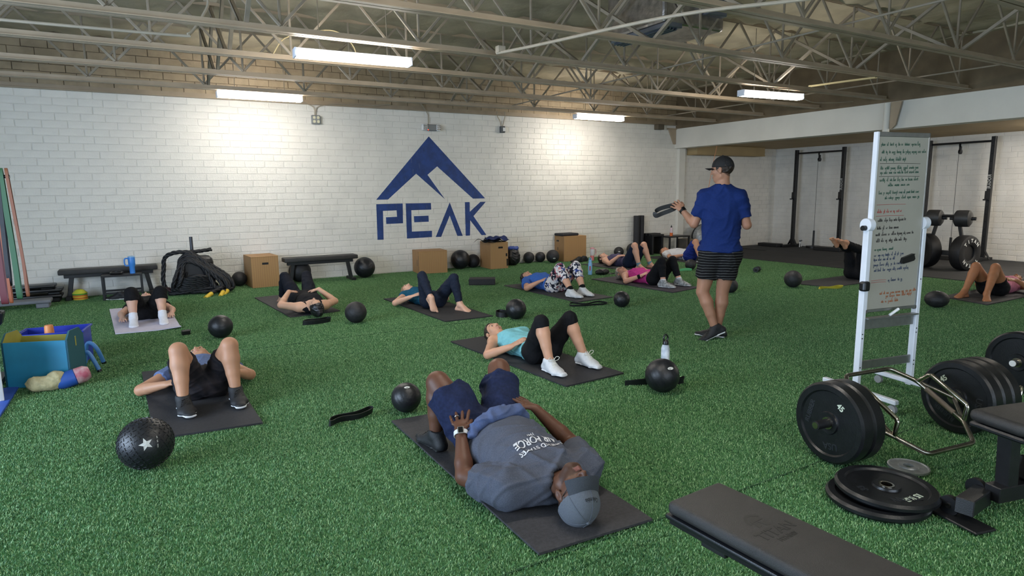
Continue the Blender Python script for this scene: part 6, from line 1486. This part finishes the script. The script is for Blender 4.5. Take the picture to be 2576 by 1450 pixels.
bm = NB(); box(bm, (-.275, -.02, .83), (.06, .05, .07), bev=.014, seg=2); fin(bm, 'latch_clip', M_BLACKPL, WB)
bm = NB(); cyl(bm, (-.03, -.03, .61), (.03, -.05, .655), .010, n=10); fin(bm, 'tray_marker', M_WHITEPL, WB, True)

# ------------------------------------------------------------------ bumper plates and hex bar
M_PLATE = mat('bumper_rubber', '101114', .36, var=.2, vscale=20, bump=.1, bscale=120)
M_PLTXT = mat('pale_plate_lettering', 'b9c2ae', .6); M_PLTXD = mat('dark_plate_lettering', '24262a', .4)
def plate_mesh(r=.225, w=.085):
    bm = NB(); h_ = w/2
    lathe(bm, [(.026, -h_+.004), (.05, -h_), (.06, -h_), (.064, -h_+.010), (r-.05, -h_+.010), (r-.042, -h_), (r-.012, -h_), (r, -h_+.012), (r, h_-.012), (r-.012, h_), (r-.042, h_), (r-.05, h_-.010), (.064, h_-.010), (.06, h_), (.05, h_), (.026, h_-.004), (.026, -h_+.004)], 56)
    me = bpy.data.meshes.new('plate_rubber'); bmesh.ops.recalc_face_normals(bm, faces=bm.faces); bm.to_mesh(me); bm.free(); me.materials.append(M_PLATE); shade(me, 35); return me
PL45 = plate_mesh(); PL15 = plate_mesh(.225, .038)
bm = NB(); lathe(bm, [(.0252, -.044), (.034, -.044), (.034, .044), (.0252, .044), (.0252, -.044)], 28); HUB = fin(bm, 'hub', M_CHROME, smooth=True).data; bpy.data.objects.remove(bpy.data.objects['hub'])
def plate(loc, axis_rot, label, me=PL45, txt=None, ang=0., side=-1, hubz=1., group='bumper plates', extra=None):
    t = thing('bumper_plate', label, 'weight plate', loc, 0, group); t.rotation_euler = axis_rot
    addob('plate_rubber', me, t); hb = addob('hub', HUB, t); hb.scale = (1, 1, hubz)
    if txt:
        z = side*((.085 if me is PL45 else .038)/2-.0095)
        for a0, tx, m_, sz in [(ang, txt, M_PLTXT, .045)]+(extra or []):
            tm = text_mesh(tx, sz, .0012, bold=.0012); tm.materials.append(m_)
            o = addob('plate_lettering', tm, t); rr_ = .128
            # letters face outward on this side, their tops toward the rim
            Mx = Matrix.Rotation(a0, 4, 'Z') @ Matrix.Translation((0, rr_, z)) @ (Matrix.Rotation(math.pi, 4, 'Y') if side < 0 else Matrix.Identity(4))
            o.matrix_local = Mx
    return t
ax = Vector((.99, -.14, 0)).normalized(); rz = math.atan2(ax.y, ax.x)
AXR = (0, math.pi/2, rz)           # plate axis (local z) along the bar
A0 = Vector((3.145, 1.987, .2265))
dk = lambda a: [(a+2.4, 'USA', M_PLTXD, .05), (a-1.9, 'RUBBER', M_PLTXD, .04)]
plate(tuple(A0+ax*.0425), AXR, 'outer bumper plate marked 45 on the near hex bar end', txt='45', ang=2.15, extra=dk(2.15))
plate(tuple(A0+ax*.130), AXR, 'inner bumper plate on the near hex bar end')
B0 = A0+ax*1.06
plate(tuple(B0+ax*.0425), AXR, 'inner bumper plate marked 45 on the far hex bar end', txt='45', ang=.84, extra=dk(.84))
plate(tuple(B0+ax*.130), AXR, 'middle bumper plate on the far hex bar end')
plate(tuple(B0+ax*.2175), AXR, 'outer bumper plate on the far hex bar end')
hb = thing('hex_bar', 'chrome hexagonal trap bar loaded with bumper plates', 'barbell', tuple(A0+ax*.63), rz)
th = .5
def HP(s_, q, z=0.): return Vector((s_, q*math.cos(th)-z*math.sin(th), q*math.sin(th)+z*math.cos(th)))
ring = [HP(-.19, .30), HP(.19, .30), HP(.29, .17), HP(.29, -.17), HP(.19, -.31), HP(-.19, -.31), HP(-.29, -.17), HP(-.29, .17)]
def rounded(pts, r=.03):
    out = []; n = len(pts)
    for i in range(n):
        p, a, b = pts[i], pts[i-1], pts[(i+1) % n]; d0 = (a-p).normalized()*r; d1 = (b-p).normalized()*r
        for k in range(5): t_ = k/4; out.append((p+d0)*(1-t_)**2+p*2*t_*(1-t_)+(p+d1)*t_**2)
    return out
bm = NB(); tube(bm, rounded(ring), .0135, 10, closed=True); fin(bm, 'hex_frame', M_BRASS, hb, True, auto=60)
for s_ in (-1, 1):
    for sq in (-1, 1): bm = NB(); cyl(bm, HP(s_*.29, sq*.17), HP(s_*.415, 0), .0125, n=10); fin(bm, 'sleeve_arm', M_BRASS, hb, True)
    bm = NB(); tube(bm, rounded([HP(s_*.29, .165), HP(s_*.29, .13, .095), HP(s_*.29, -.13, .095), HP(s_*.29, -.165)], .02)[5:-5] and [HP(s_*.29, .165), HP(s_*.29, .135, .085), HP(s_*.29, .12, .095), HP(s_*.29, -.12, .095), HP(s_*.29, -.135, .085), HP(s_*.29, -.165)], .0135, 10); h_ = fin(bm, 'raised_handle', M_CHROME, hb, True, auto=60)
    bm = NB(); cyl(bm, HP(s_*.29, .10), HP(s_*.29, -.10), .0155, n=12); fin(bm, 'knurled_grip', mat('knurled_steel', '8a7d70', .45, .9, bump=.5, bscale=900), hb, True)
    bm = NB(); cyl(bm, HP(s_*.415, 0), HP(s_*.43, 0), .04, n=20); fin(bm, 'collar', M_BRASS, hb, True)
    bm = NB(); cyl(bm, HP(s_*.43, 0), HP(s_*.715, 0), .0245, n=20); sl_ = fin(bm, 'sleeve', M_BLACKSTEEL if s_ < 0 else M_CHROME, hb, True)
    bm = NB(); cyl(bm, HP(s_*.715, 0), HP(s_*.719, 0), .018, n=20); fin(bm, 'end_cap', M_CHROME, sl_, True)
# plates lying flat and the small steel plate
plate((2.95, 1.585, .020), (0, 0, .4), 'bumper plate lying flat under another beside the bench foot', me=PL15, hubz=.45)
plate((3.005, 1.575, .059), (math.radians(1.0), 0, .2), 'bumper plate marked 15 lying on top of another on the turf', me=PL15, txt='15 KG', ang=-3.4, side=1, hubz=.45, extra=[(-.6+math.pi, 'TITAN', M_PLTXD, .05), (1.0, '33', M_PLTXD, .05)])
t = thing('steel_plate', 'small grey steel plate lying on the turf by the flat bumper plates', 'weight plate', (3.455, 1.705, 0), 0)
bm = NB(); lathe(bm, [(.0255, .0), (.098, 0), (.1, .003), (.1, .014), (.092, .016), (.088, .011), (.05, .011), (.046, .017), (.0255, .017), (.0255, 0)], 40); fin(bm, 'disc', mat('grey_cast_steel', '9b9c9a', .45, .6, var=.15, vscale=30), t, True)
# barbell end entering at the picture edge
t = thing('barbell', 'barbell end with a plate at the edge of the scene by the bench', 'barbell', (5.42, 2.0, .226), rz)
bm = NB(); cyl(bm, (-.05, 0, 0), (.6, 0, 0), .0245, n=20); fin(bm, 'sleeve', M_CHROME, t, True); bm = NB(); cyl(bm, (-.054, 0, 0), (-.05, 0, 0), .022, n=20); fin(bm, 'end_cap', M_WHITEPL, t, True)
plate((5.463, 1.995, .226), AXR, 'bumper plate on the barbell end by the bench', txt='15', ang=math.pi+.6)
t = thing('spring_collars', 'chrome spring hooks lying behind the adjustable bench', 'collar', (4.72, 1.83, 0), .3)
for k in range(2):
    bm = NB(); tube(bm, smooth_pts([(-.06+.05*k, -.1, .03), (.0+.05*k, -.12, .16+.05*k), (.09, -.08, .18), (.12, .0, .1), (.08, .04, .03)], 6), .008, 8); fin(bm, 'hook', M_CHROME, t, True)

# ------------------------------------------------------------------ foreground benches
t = thing('flat_weight_bench', 'low flat weight bench with embossed black vinyl pad in the foreground', 'bench', (1.632, 1.50, 0), math.radians(3))
F = None
bm = NB(); box(bm, (0, -.56, .405), (.275, 1.16, .05), bev=.02, seg=4); fin(bm, 'seat_pad', M_VINYL, t, True)
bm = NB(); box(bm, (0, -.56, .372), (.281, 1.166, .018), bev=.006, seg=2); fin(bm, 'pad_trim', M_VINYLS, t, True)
bm = NB(); box(bm, (0, -.56, .355), (.268, 1.14, .02), bev=.005); fin(bm, 'pad_board', M_BLACKPL, t)
bm = NB(); box(bm, (0, -.58, .315), (.07, .92, .06), bev=.004); fin(bm, 'spine', M_BLACKSTEEL, t)
bm = NB(); box(bm, (-.03, -.165, .332), (.17, .10, .028), bev=.004); mp_ = fin(bm, 'mount_plate', M_BLACKSTEEL, t)
for x_ in (-.09, .04): bm = NB(); cyl(bm, (x_, -.165, .316), (x_, -.165, .308), .010, n=8); fin(bm, 'bolt', M_CHROME, mp_)
for yy in (-.32, -.92):
    bm = NB(); box(bm, (0, yy, .165), (.06, .06, .26), bev=.004); fin(bm, 'leg', M_BLACKSTEEL, t); bm = NB(); box(bm, (0, yy, .018), (.36, .07, .036), bev=.004); fin(bm, 'foot_bar', M_BLACKSTEEL, t)
for tx, sz, y0 in (('TITAN', .058, -.315), ('FITNESS', .024, -.355)):
    tm = text_mesh(tx, sz, .0006, bold=.001); tm.materials.append(mat('embossed_vinyl', '1c1b1a', .45)); o = addob('embossed_lettering', tm, t, (0, y0, .4302), (0, 0, 0)); o.rotation_euler = (0, 0, math.radians(0))
bm = NB()     # embossed helmet emblem: a crested dome, an eye opening and a cheek guard, in low relief
arc = lambda r0, a0, a1, n=10: [(r0*math.cos(a0+(a1-a0)*i/n), r0*math.sin(a0+(a1-a0)*i/n)) for i in range(n+1)]
EM = Matrix.Translation((0, -.245, 0))
prism(bm, arc(.027, 0, math.pi), .4296, .4304, EM)                                            # dome
prism(bm, arc(.043, .5, 3.3)+arc(.032, .5, 3.3)[::-1], .4296, .4304, EM)                      # crest
prism(bm, [(-.027, -.003), (-.008, -.003), (-.012, -.026), (-.03, -.030)], .4296, .4304, EM)  # neck guard
prism(bm, [(-.004, -.003), (.008, -.003), (.010, -.012), (.024, -.012), (.018, -.036), (.004, -.034)], .4296, .4304, EM)   # cheek guard
fin(bm, 'embossed_emblem', MATS['embossed_vinyl'], t)
t = thing('adjustable_bench', 'adjustable weight bench with padded seat and wheels beside the hex bar', 'bench', (3.36, 1.25, 0), math.radians(-14))
bm = NB(); box(bm, (.13, 0, .43), (.42, .26, .06), bev=.028, seg=4); fin(bm, 'seat_pad', M_VINYL, t, True)
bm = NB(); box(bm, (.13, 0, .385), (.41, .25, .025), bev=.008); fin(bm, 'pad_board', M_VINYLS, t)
bm = NB(); box(bm, (.03, 0, .215), (.065, .065, .33), (0, -.06, 0), bev=.004); fin(bm, 'seat_post', M_BLACKSTEEL, t)
bm = NB(); box(bm, (.45, 0, .085), (1.0, .075, .075), bev=.004); fin(bm, 'base_beam', M_BLACKSTEEL, t)
bm = NB(); box(bm, (-.16, 0, .065), (.26, .075, .075), (0, .09, math.radians(22)), bev=.004); fin(bm, 'front_beam', M_BLACKSTEEL, t)
bm = NB(); box(bm, (-.27, -.03, .007), (.12, .24, .012), bev=.004); fin(bm, 'foot_plate', M_BLACKSTEEL, t)
for wx, wy, wz in ((-.275, .02, .05), (-.03, .085, .07)):
    bm = NB(); cyl(bm, (wx-.012, wy, wz), (wx+.014, wy+.004, wz), .045, n=24); w_ = fin(bm, 'transport_wheel', M_BLACKPL, t, True)
    bm = NB(); cyl(bm, (wx-.016, wy, wz), (wx-.012, wy, wz), .013, n=12); fin(bm, 'axle_bolt', M_CHROME, w_, True)
bm = NB(); box(bm, (.24, .0, .16), (.22, .06, .11), (0, .25, 0), bev=.006); fin(bm, 'ladder_bracket', M_BLACKSTEEL, t)
bm = NB(); cyl(bm, (.15, .05, .18), (.15, -.06, .18), .014, n=12); fin(bm, 'adjust_pin', M_CHROME, t, True)

# ------------------------------------------------------------------ squat racks on the bay wall
def rack(yl, yr, label, brand):
    y0, L_ = yr, yl-yr; t = thing('squat_rack', label, 'rack', (14.75, y0, 0), 0, 'black racks on the bay wall')
    for y in (0, L_):
        bm = NB(); box(bm, (0, y, 1.265), (.076, .076, 2.45), bev=.004); up = fin(bm, 'upright', M_BLACKSTEEL, t)
        for z in [.35+.15*i for i in range(14)]: bm = NB(); cyl(bm, (-.0385, y, z), (-.0395, y, z), .010, n=8); fin(bm, 'pin_hole', mat('dark_hole', '050505', .9), up)
        bm = NB(); box(bm, (-.06, y, .03), (.75, .09, .06), bev=.004); fin(bm, 'foot', M_BLACKSTEEL, t)
        for sy in (-1, 1): bm = NB(); box(bm, (0, y+sy*.07, .13), (.07, .012, .22), (sy*.5, 0, 0)); fin(bm, 'gusset', M_BLACKSTEEL, t)
        bm = NB(); box(bm, (-.05, y, 1.32), (.03, .10, .19), bev=.004); jc = fin(bm, 'j_cup', M_BLACKPL, t); bm = NB(); box(bm, (-.09, y+.02, 1.24), (.10, .05, .03), bev=.004); fin(bm, 'lip', M_BLACKPL, jc)
    bm = NB(); cyl(bm, (0, .03, 2.40), (0, L_-.03, 2.40), .021, n=14); fin(bm, 'pull_up_bar', M_BLACKSTEEL, t, True)
    tm = text_mesh(brand, .085, .0008); tm.materials.append(M_PRN); o = addob('rack_lettering', tm, t, (-.0395, 0, 1.60)); o.rotation_euler = Euler((math.pi/2, -math.pi/2, -math.pi/2)); o.matrix_local = Matrix(((0, 0, -1, -.0395), (0, 1, 0, 0), (1, 0, 0, 1.60), (0, 0, 0, 1))) @ Matrix.Rotation(math.pi, 4, 'Z') @ Matrix.Rotation(math.pi, 4, 'X')
    pl = thing('pulley_cable', f'thin cable with pulley hanging in the rack {"beside the whiteboard" if yl < 9 else "next to the back wall corner"}', 'pulley', (14.75, y0+L_*.5, 0), 0, 'pulley cables in the racks')
    bm = NB(); tube(bm, smooth_pts([(-.0, -.0, 2.42), (-.03, 0, 2.36), (0, 0, 2.30)], 4), 0, flat=(.02, .003), up=(0, 1, 0)); fin(bm, 'strap', M_BLACKPL, pl)
    bm = NB(); cyl(bm, (-.0, -.02, 2.22), (0, .02, 2.22), .05, n=20); fin(bm, 'pulley_wheel', M_BLACKPL, pl, True); bm = NB(); box(bm, (0, 0, 2.27), (.03, .05, .12), bev=.004); fin(bm, 'pulley_housing', M_BLACKSTEEL, pl)
    bm = NB(); cyl(bm, (-.05, 0, 2.2), (-.05, 0, .45), .006, n=6); fin(bm, 'cable', mat('grey_cable', '5a5a58', .5), pl)
    lp = thing('loading_pin', f'black loading pin on a flat base under the cable {"beside the whiteboard" if yl < 9 else "near the back wall corner"}', 'loading pin', (14.70, y0+L_*.5, .008), 0, 'loading pins under the cables')
    bm = NB(); cyl(bm, (0, 0, .02), (0, 0, .44), .024, n=14); fin(bm, 'pin', M_BLACKSTEEL, lp, True); bm = NB(); lathe(bm, [(0, 0), (.17, 0), (.17, .05), (0, .05)], 30); fin(bm, 'base', M_BLACKSTEEL, lp, True)
rack(10.62, 9.34, 'black squat rack nearer the back wall corner', 'ROGUE')
rack(7.41, 6.22, 'black squat rack behind the tyre-wheeled sled', 'ROGUE')
def cable_handle(x, y, label):
    t = thing('cable_handle', label, 'handle', (x, y, .008), .4); bm = NB(); tube(bm, [(-.1, 0, .01), (-.07, 0, .16), (.07, 0, .16), (.1, 0, .01)], .012, 8); fin(bm, 'bow', M_WHITEPL, t, True); bm = NB(); cyl(bm, (-.09, 0, .165), (.09, 0, .165), .018, n=12); fin(bm, 'grip', M_BLACKPL, t, True)
cable_handle(14.62, 10.28, 'white wire handle on the rubber tiles in the corner rack'); cable_handle(14.55, 7.1, 'white wire handle on the rubber tiles behind the tyre-wheeled sled')
for x, y, sx, sy, lab in ((14.3, 10.95, .25, .6, 'low black slab lying in front of the corner rack'), (14.35, 9.3, .3, .7, 'low black slab at the other foot of the corner rack'), (14.45, 6.55, .35, .8, 'low black slab at the foot of the rack behind the tanned knees')):
    bm = NB(); box(bm, (0, 0, .04), (sx, sy, .08), bev=.01); tag(fin(bm, 'rubber_slab', M_RUBBER, loc=(x, y, .007)), lab, 'slab')
# tyre-wheeled sled with foam rollers on top
t = thing('tyre_wheeled_sled', 'black weight sled on two lettered tyres with roller pads on top', 'sled', (12.72, 5.98, .007))
M_TYRE = mat('tyre_rubber', '121214', .55, var=.2, vscale=30, bump=.3, bscale=80)
for sy, ya in ((-1, -.33), (1, .33)):
    wa = math.radians(-97 if sy < 0 else -28)
    bm = NB(); lathe(bm, [(.14, -.08), (.17, -.10), (.27, -.105), (.305, -.09), (.318, -.06), (.318, .06), (.305, .09), (.27, .105), (.17, .10), (.14, .08), (.14, -.08)], 44, Matrix.Translation((0, ya, .32)) @ Matrix.Rotation(wa, 4, 'Z') @ Matrix.Rotation(math.pi/2, 4, 'Y')); tr = fin(bm, 'tyre', M_TYRE, t, True, auto=35)
    d = Vector((math.cos(wa), math.sin(wa), 0)); s_v = Vector((-d.y, d.x, 0))*1
    bm = NB(); cyl(bm, Vector((0, ya, .32))-d*.06, Vector((0, ya, .32))+d*.06, .14, n=30); fin(bm, 'wheel_disc', M_BLACKSTEEL, t, True)
    if sy < 0:
        for k, ch in enumerate('TITANTITAN'):
            a = math.pi/2+(2 - k % 5)*.42+(math.pi if k >= 5 else 0); tm = text_mesh(ch, .085, .001, bold=.004); tm.materials.append(M_PRN); o = addob('tyre_lettering', tm, tr)
            side = -s_v*0
            # the side wall faces out along d (towards the camera side)
            X_ = s_v; Y_ = Vector((0, 0, 1)); c = Vector((0, ya, .32))+d*.107+(X_*math.cos(a)+Y_*math.sin(a))*.222
            rx = X_*math.sin(a)-Y_*math.cos(a); ry = X_*math.cos(a)+Y_*math.sin(a)
            o.matrix_local = Matrix(((rx.x, ry.x, d.x, c.x), (rx.y, ry.y, d.y, c.y), (rx.z, ry.z, d.z, c.z), (0, 0, 0, 1)))
    bm = NB(); box(bm, (.03, ya*.72, .62), (.05, .05, .62), (sy*.22, 0, 0), bev=.004); fin(bm, 'upright_arm', M_BLACKSTEEL, t)
    bm = NB(); lathe(bm, [(0, -.13), (.10, -.13), (.145, -.10), (.15, -.06), (.15, .06), (.145, .1), (.1, .13), (0, .13)], 30, Matrix.Translation((.03, ya*.72, .93)) @ Matrix.Rotation(math.radians(-80), 4, 'Z') @ Matrix.Rotation(math.pi/2, 4, 'Y')); fin(bm, 'roller_pad', mat('worn_black_pad', '2a2a2a', .5, var=.25, vscale=14), t, True)
    d = Vector((math.cos(math.radians(-80)), math.sin(math.radians(-80)), 0)); p0 = Vector((.03, ya*.72, .93)); bm = NB(); cyl(bm, p0-d*.2, p0+d*.2, .03, n=14); fin(bm, 'roller_axle', M_BLACKSTEEL, t, True)
bm = NB(); cyl(bm, (.03, -.24, .97), (.03, .24, .97), .026, n=12); fin(bm, 'cross_tube', M_BLACKSTEEL, t, True)
bm = NB(); box(bm, (0, 0, .30), (.10, .60, .08), bev=.004); fin(bm, 'axle_beam', M_BLACKSTEEL, t)
for ya in (-.33, .33):
    bm = NB(); box(bm, (-.12, ya+.02, .025), (.16, .42, .05), (0, 0, math.radians(28)), bev=.008); tag(fin(bm, 'wheel_chock', M_RUBBER, loc=(12.42, 5.78+ya*1.2, .007)), 'black rubber chock by the tyre ' + ('with white letters' if ya < 0 else 'without letters'), 'chock')

# ------------------------------------------------------------------ far corner by the back wall
for x, y, lab in ((10.02, 11.36, 'tall black foam roller standing against the wall beside its twin'), (10.19, 11.40, 'tall black foam roller standing nearest the low black table')):
    t = thing('foam_roller', lab, 'foam roller', (x, y, 0), 0, 'standing foam rollers'); bm = NB(); lathe(bm, [(0, 0), (.068, 0), (.074, .006), (.074, .914), (.068, .92), (.02, .92), (.02, .90), (0, .90)], 30); fin(bm, 'cylinder', M_MAT, t, True)
t = thing('black_table', 'low black metal table with a bottle on it', 'table', (10.98, 11.12, 0), 0)
bm = NB(); box(bm, (0, 0, .41), (.66, .42, .03), bev=.004); fin(bm, 'top', M_BLACKSTEEL, t)
for sx in (-.31, .31):
    for sy in (-.19, .19): bm = NB(); box(bm, (sx, sy, .198), (.035, .035, .396), bev=.003); fin(bm, 'leg', M_BLACKSTEEL, t)
for sx in (-.31, .31): bm = NB(); box(bm, (sx, 0, .06), (.03, .36, .03)); fin(bm, 'stretcher', M_BLACKSTEEL, t)
t = thing('box_bench', 'low black slatted bench beside the foam rollers', 'bench', (10.46, 11.25, 0))
for k in range(3): bm = NB(); box(bm, (0, -.11+.11*k, .47-.02*(k == 0)), (.36, .10, .05), bev=.004); fin(bm, 'slat', M_BLACKSTEEL, t)
for sx in (-.15, .15): bm = NB(); box(bm, (sx, 0, .22), (.05, .30, .44), bev=.004); fin(bm, 'leg', M_BLACKSTEEL, t)
t = thing('sports_bottle', 'clear sports bottle with orange drink on the low black table', 'bottle', (10.86, 11.08, .425))
lathe_part([(0, 0), (.036, 0), (.036, .075)], 'drink', mat('orange_drink', 'c9652e', .2), t); lathe_part([(.036, .075), (.034, .12), (.036, .15), (.034, .18), (.02, .20), (0, .20)], 'upper_wall', mat('frosted_plastic', 'c9b5b8', .3), t)
lathe_part([(0, .20), (.02, .20), (.02, .22), (.008, .235), (.008, .255), (0, .255)], 'cap', M_BLACKPL, t)
t = thing('balance_dome', 'silver dome balance trainer leaning upright against the wall', 'balance trainer', (11.98, 11.08, .0), math.radians(-25))
Rm = Matrix.Translation((0, 0, .34)) @ Matrix.Rotation(math.radians(80), 4, 'X')
bm = NB(); lathe(bm, [(.33, -.02), (.335, .01), (.32, .04), (.0, .04)], 44, Rm); fin(bm, 'platform', M_BLACKPL, t, True)
bm = NB(); lathe(bm, [(.315, .04)]+[(.315*math.cos(a), .04+.20*math.sin(a)) for a in np.linspace(0, math.pi/2, 12)[1:-1]]+[(0, .24)], 44, Rm); fin(bm, 'dome', mat('silver_dome', '8c8f90', .4, .3, var=.25, vscale=24), t, True)
bm = NB(); box(bm, (0, 0, .16), (.26, .3, .32), bev=.006); tag(fin(bm, 'storage_bin', mat('brown_grey_bin', '6f6558', .7, var=.1), loc=(11.5, 11.24, 0)), 'dull brown bin beside the silver dome', 'bin')
bm = NB(); tube(bm, smooth_pts([(11.25, 10.82, .03), (11.4, 10.74, .08), (11.55, 10.77, .05), (11.68, 10.72, .09), (11.6, 10.82, .07), (11.4, 10.84, .10), (11.3, 10.87, .05)], 6, True), .022, 8, closed=True); tag(fin(bm, 'orange_rope', mat('orange_rope', 'b9692f', .7, var=.3, vscale=40), smooth=True), 'tangled orange rope on the turf under the wall by the dome', 'rope')
# bright-edged panel and grey pad at the picture's left border
bm = NB(); box(bm, (0, 0, .24), (.03, .5, .48), (0, 0, 0), bev=.004); tag(fin(bm, 'white_panel', M_WHITEPL, loc=(-1.10, 6.02, .012), rot=(0, 0, math.radians(20))), 'white upright panel standing against the teal box', 'panel')
t = thing('grey_padded_arm', 'grey padded machine arm end with black cap beside the hanging bands', 'machine arm', (-1.42, 7.0, 0), 0)
bm = NB(); box(bm, (.0, 0, .52), (.5, .12, .12), (0, .25, 0), bev=.02, seg=2); fin(bm, 'pad', mat('grey_vinyl', '6a6d74', .5), t); bm = NB(); box(bm, (.255, 0, .455), (.05, .13, .13), (0, .25, 0), bev=.02, seg=2); fin(bm, 'end_cap', M_BLACKPL, t)
bm = NB(); box(bm, (-.2, 0, .28), (.06, .06, .56)); fin(bm, 'post', M_BLACKSTEEL, t)
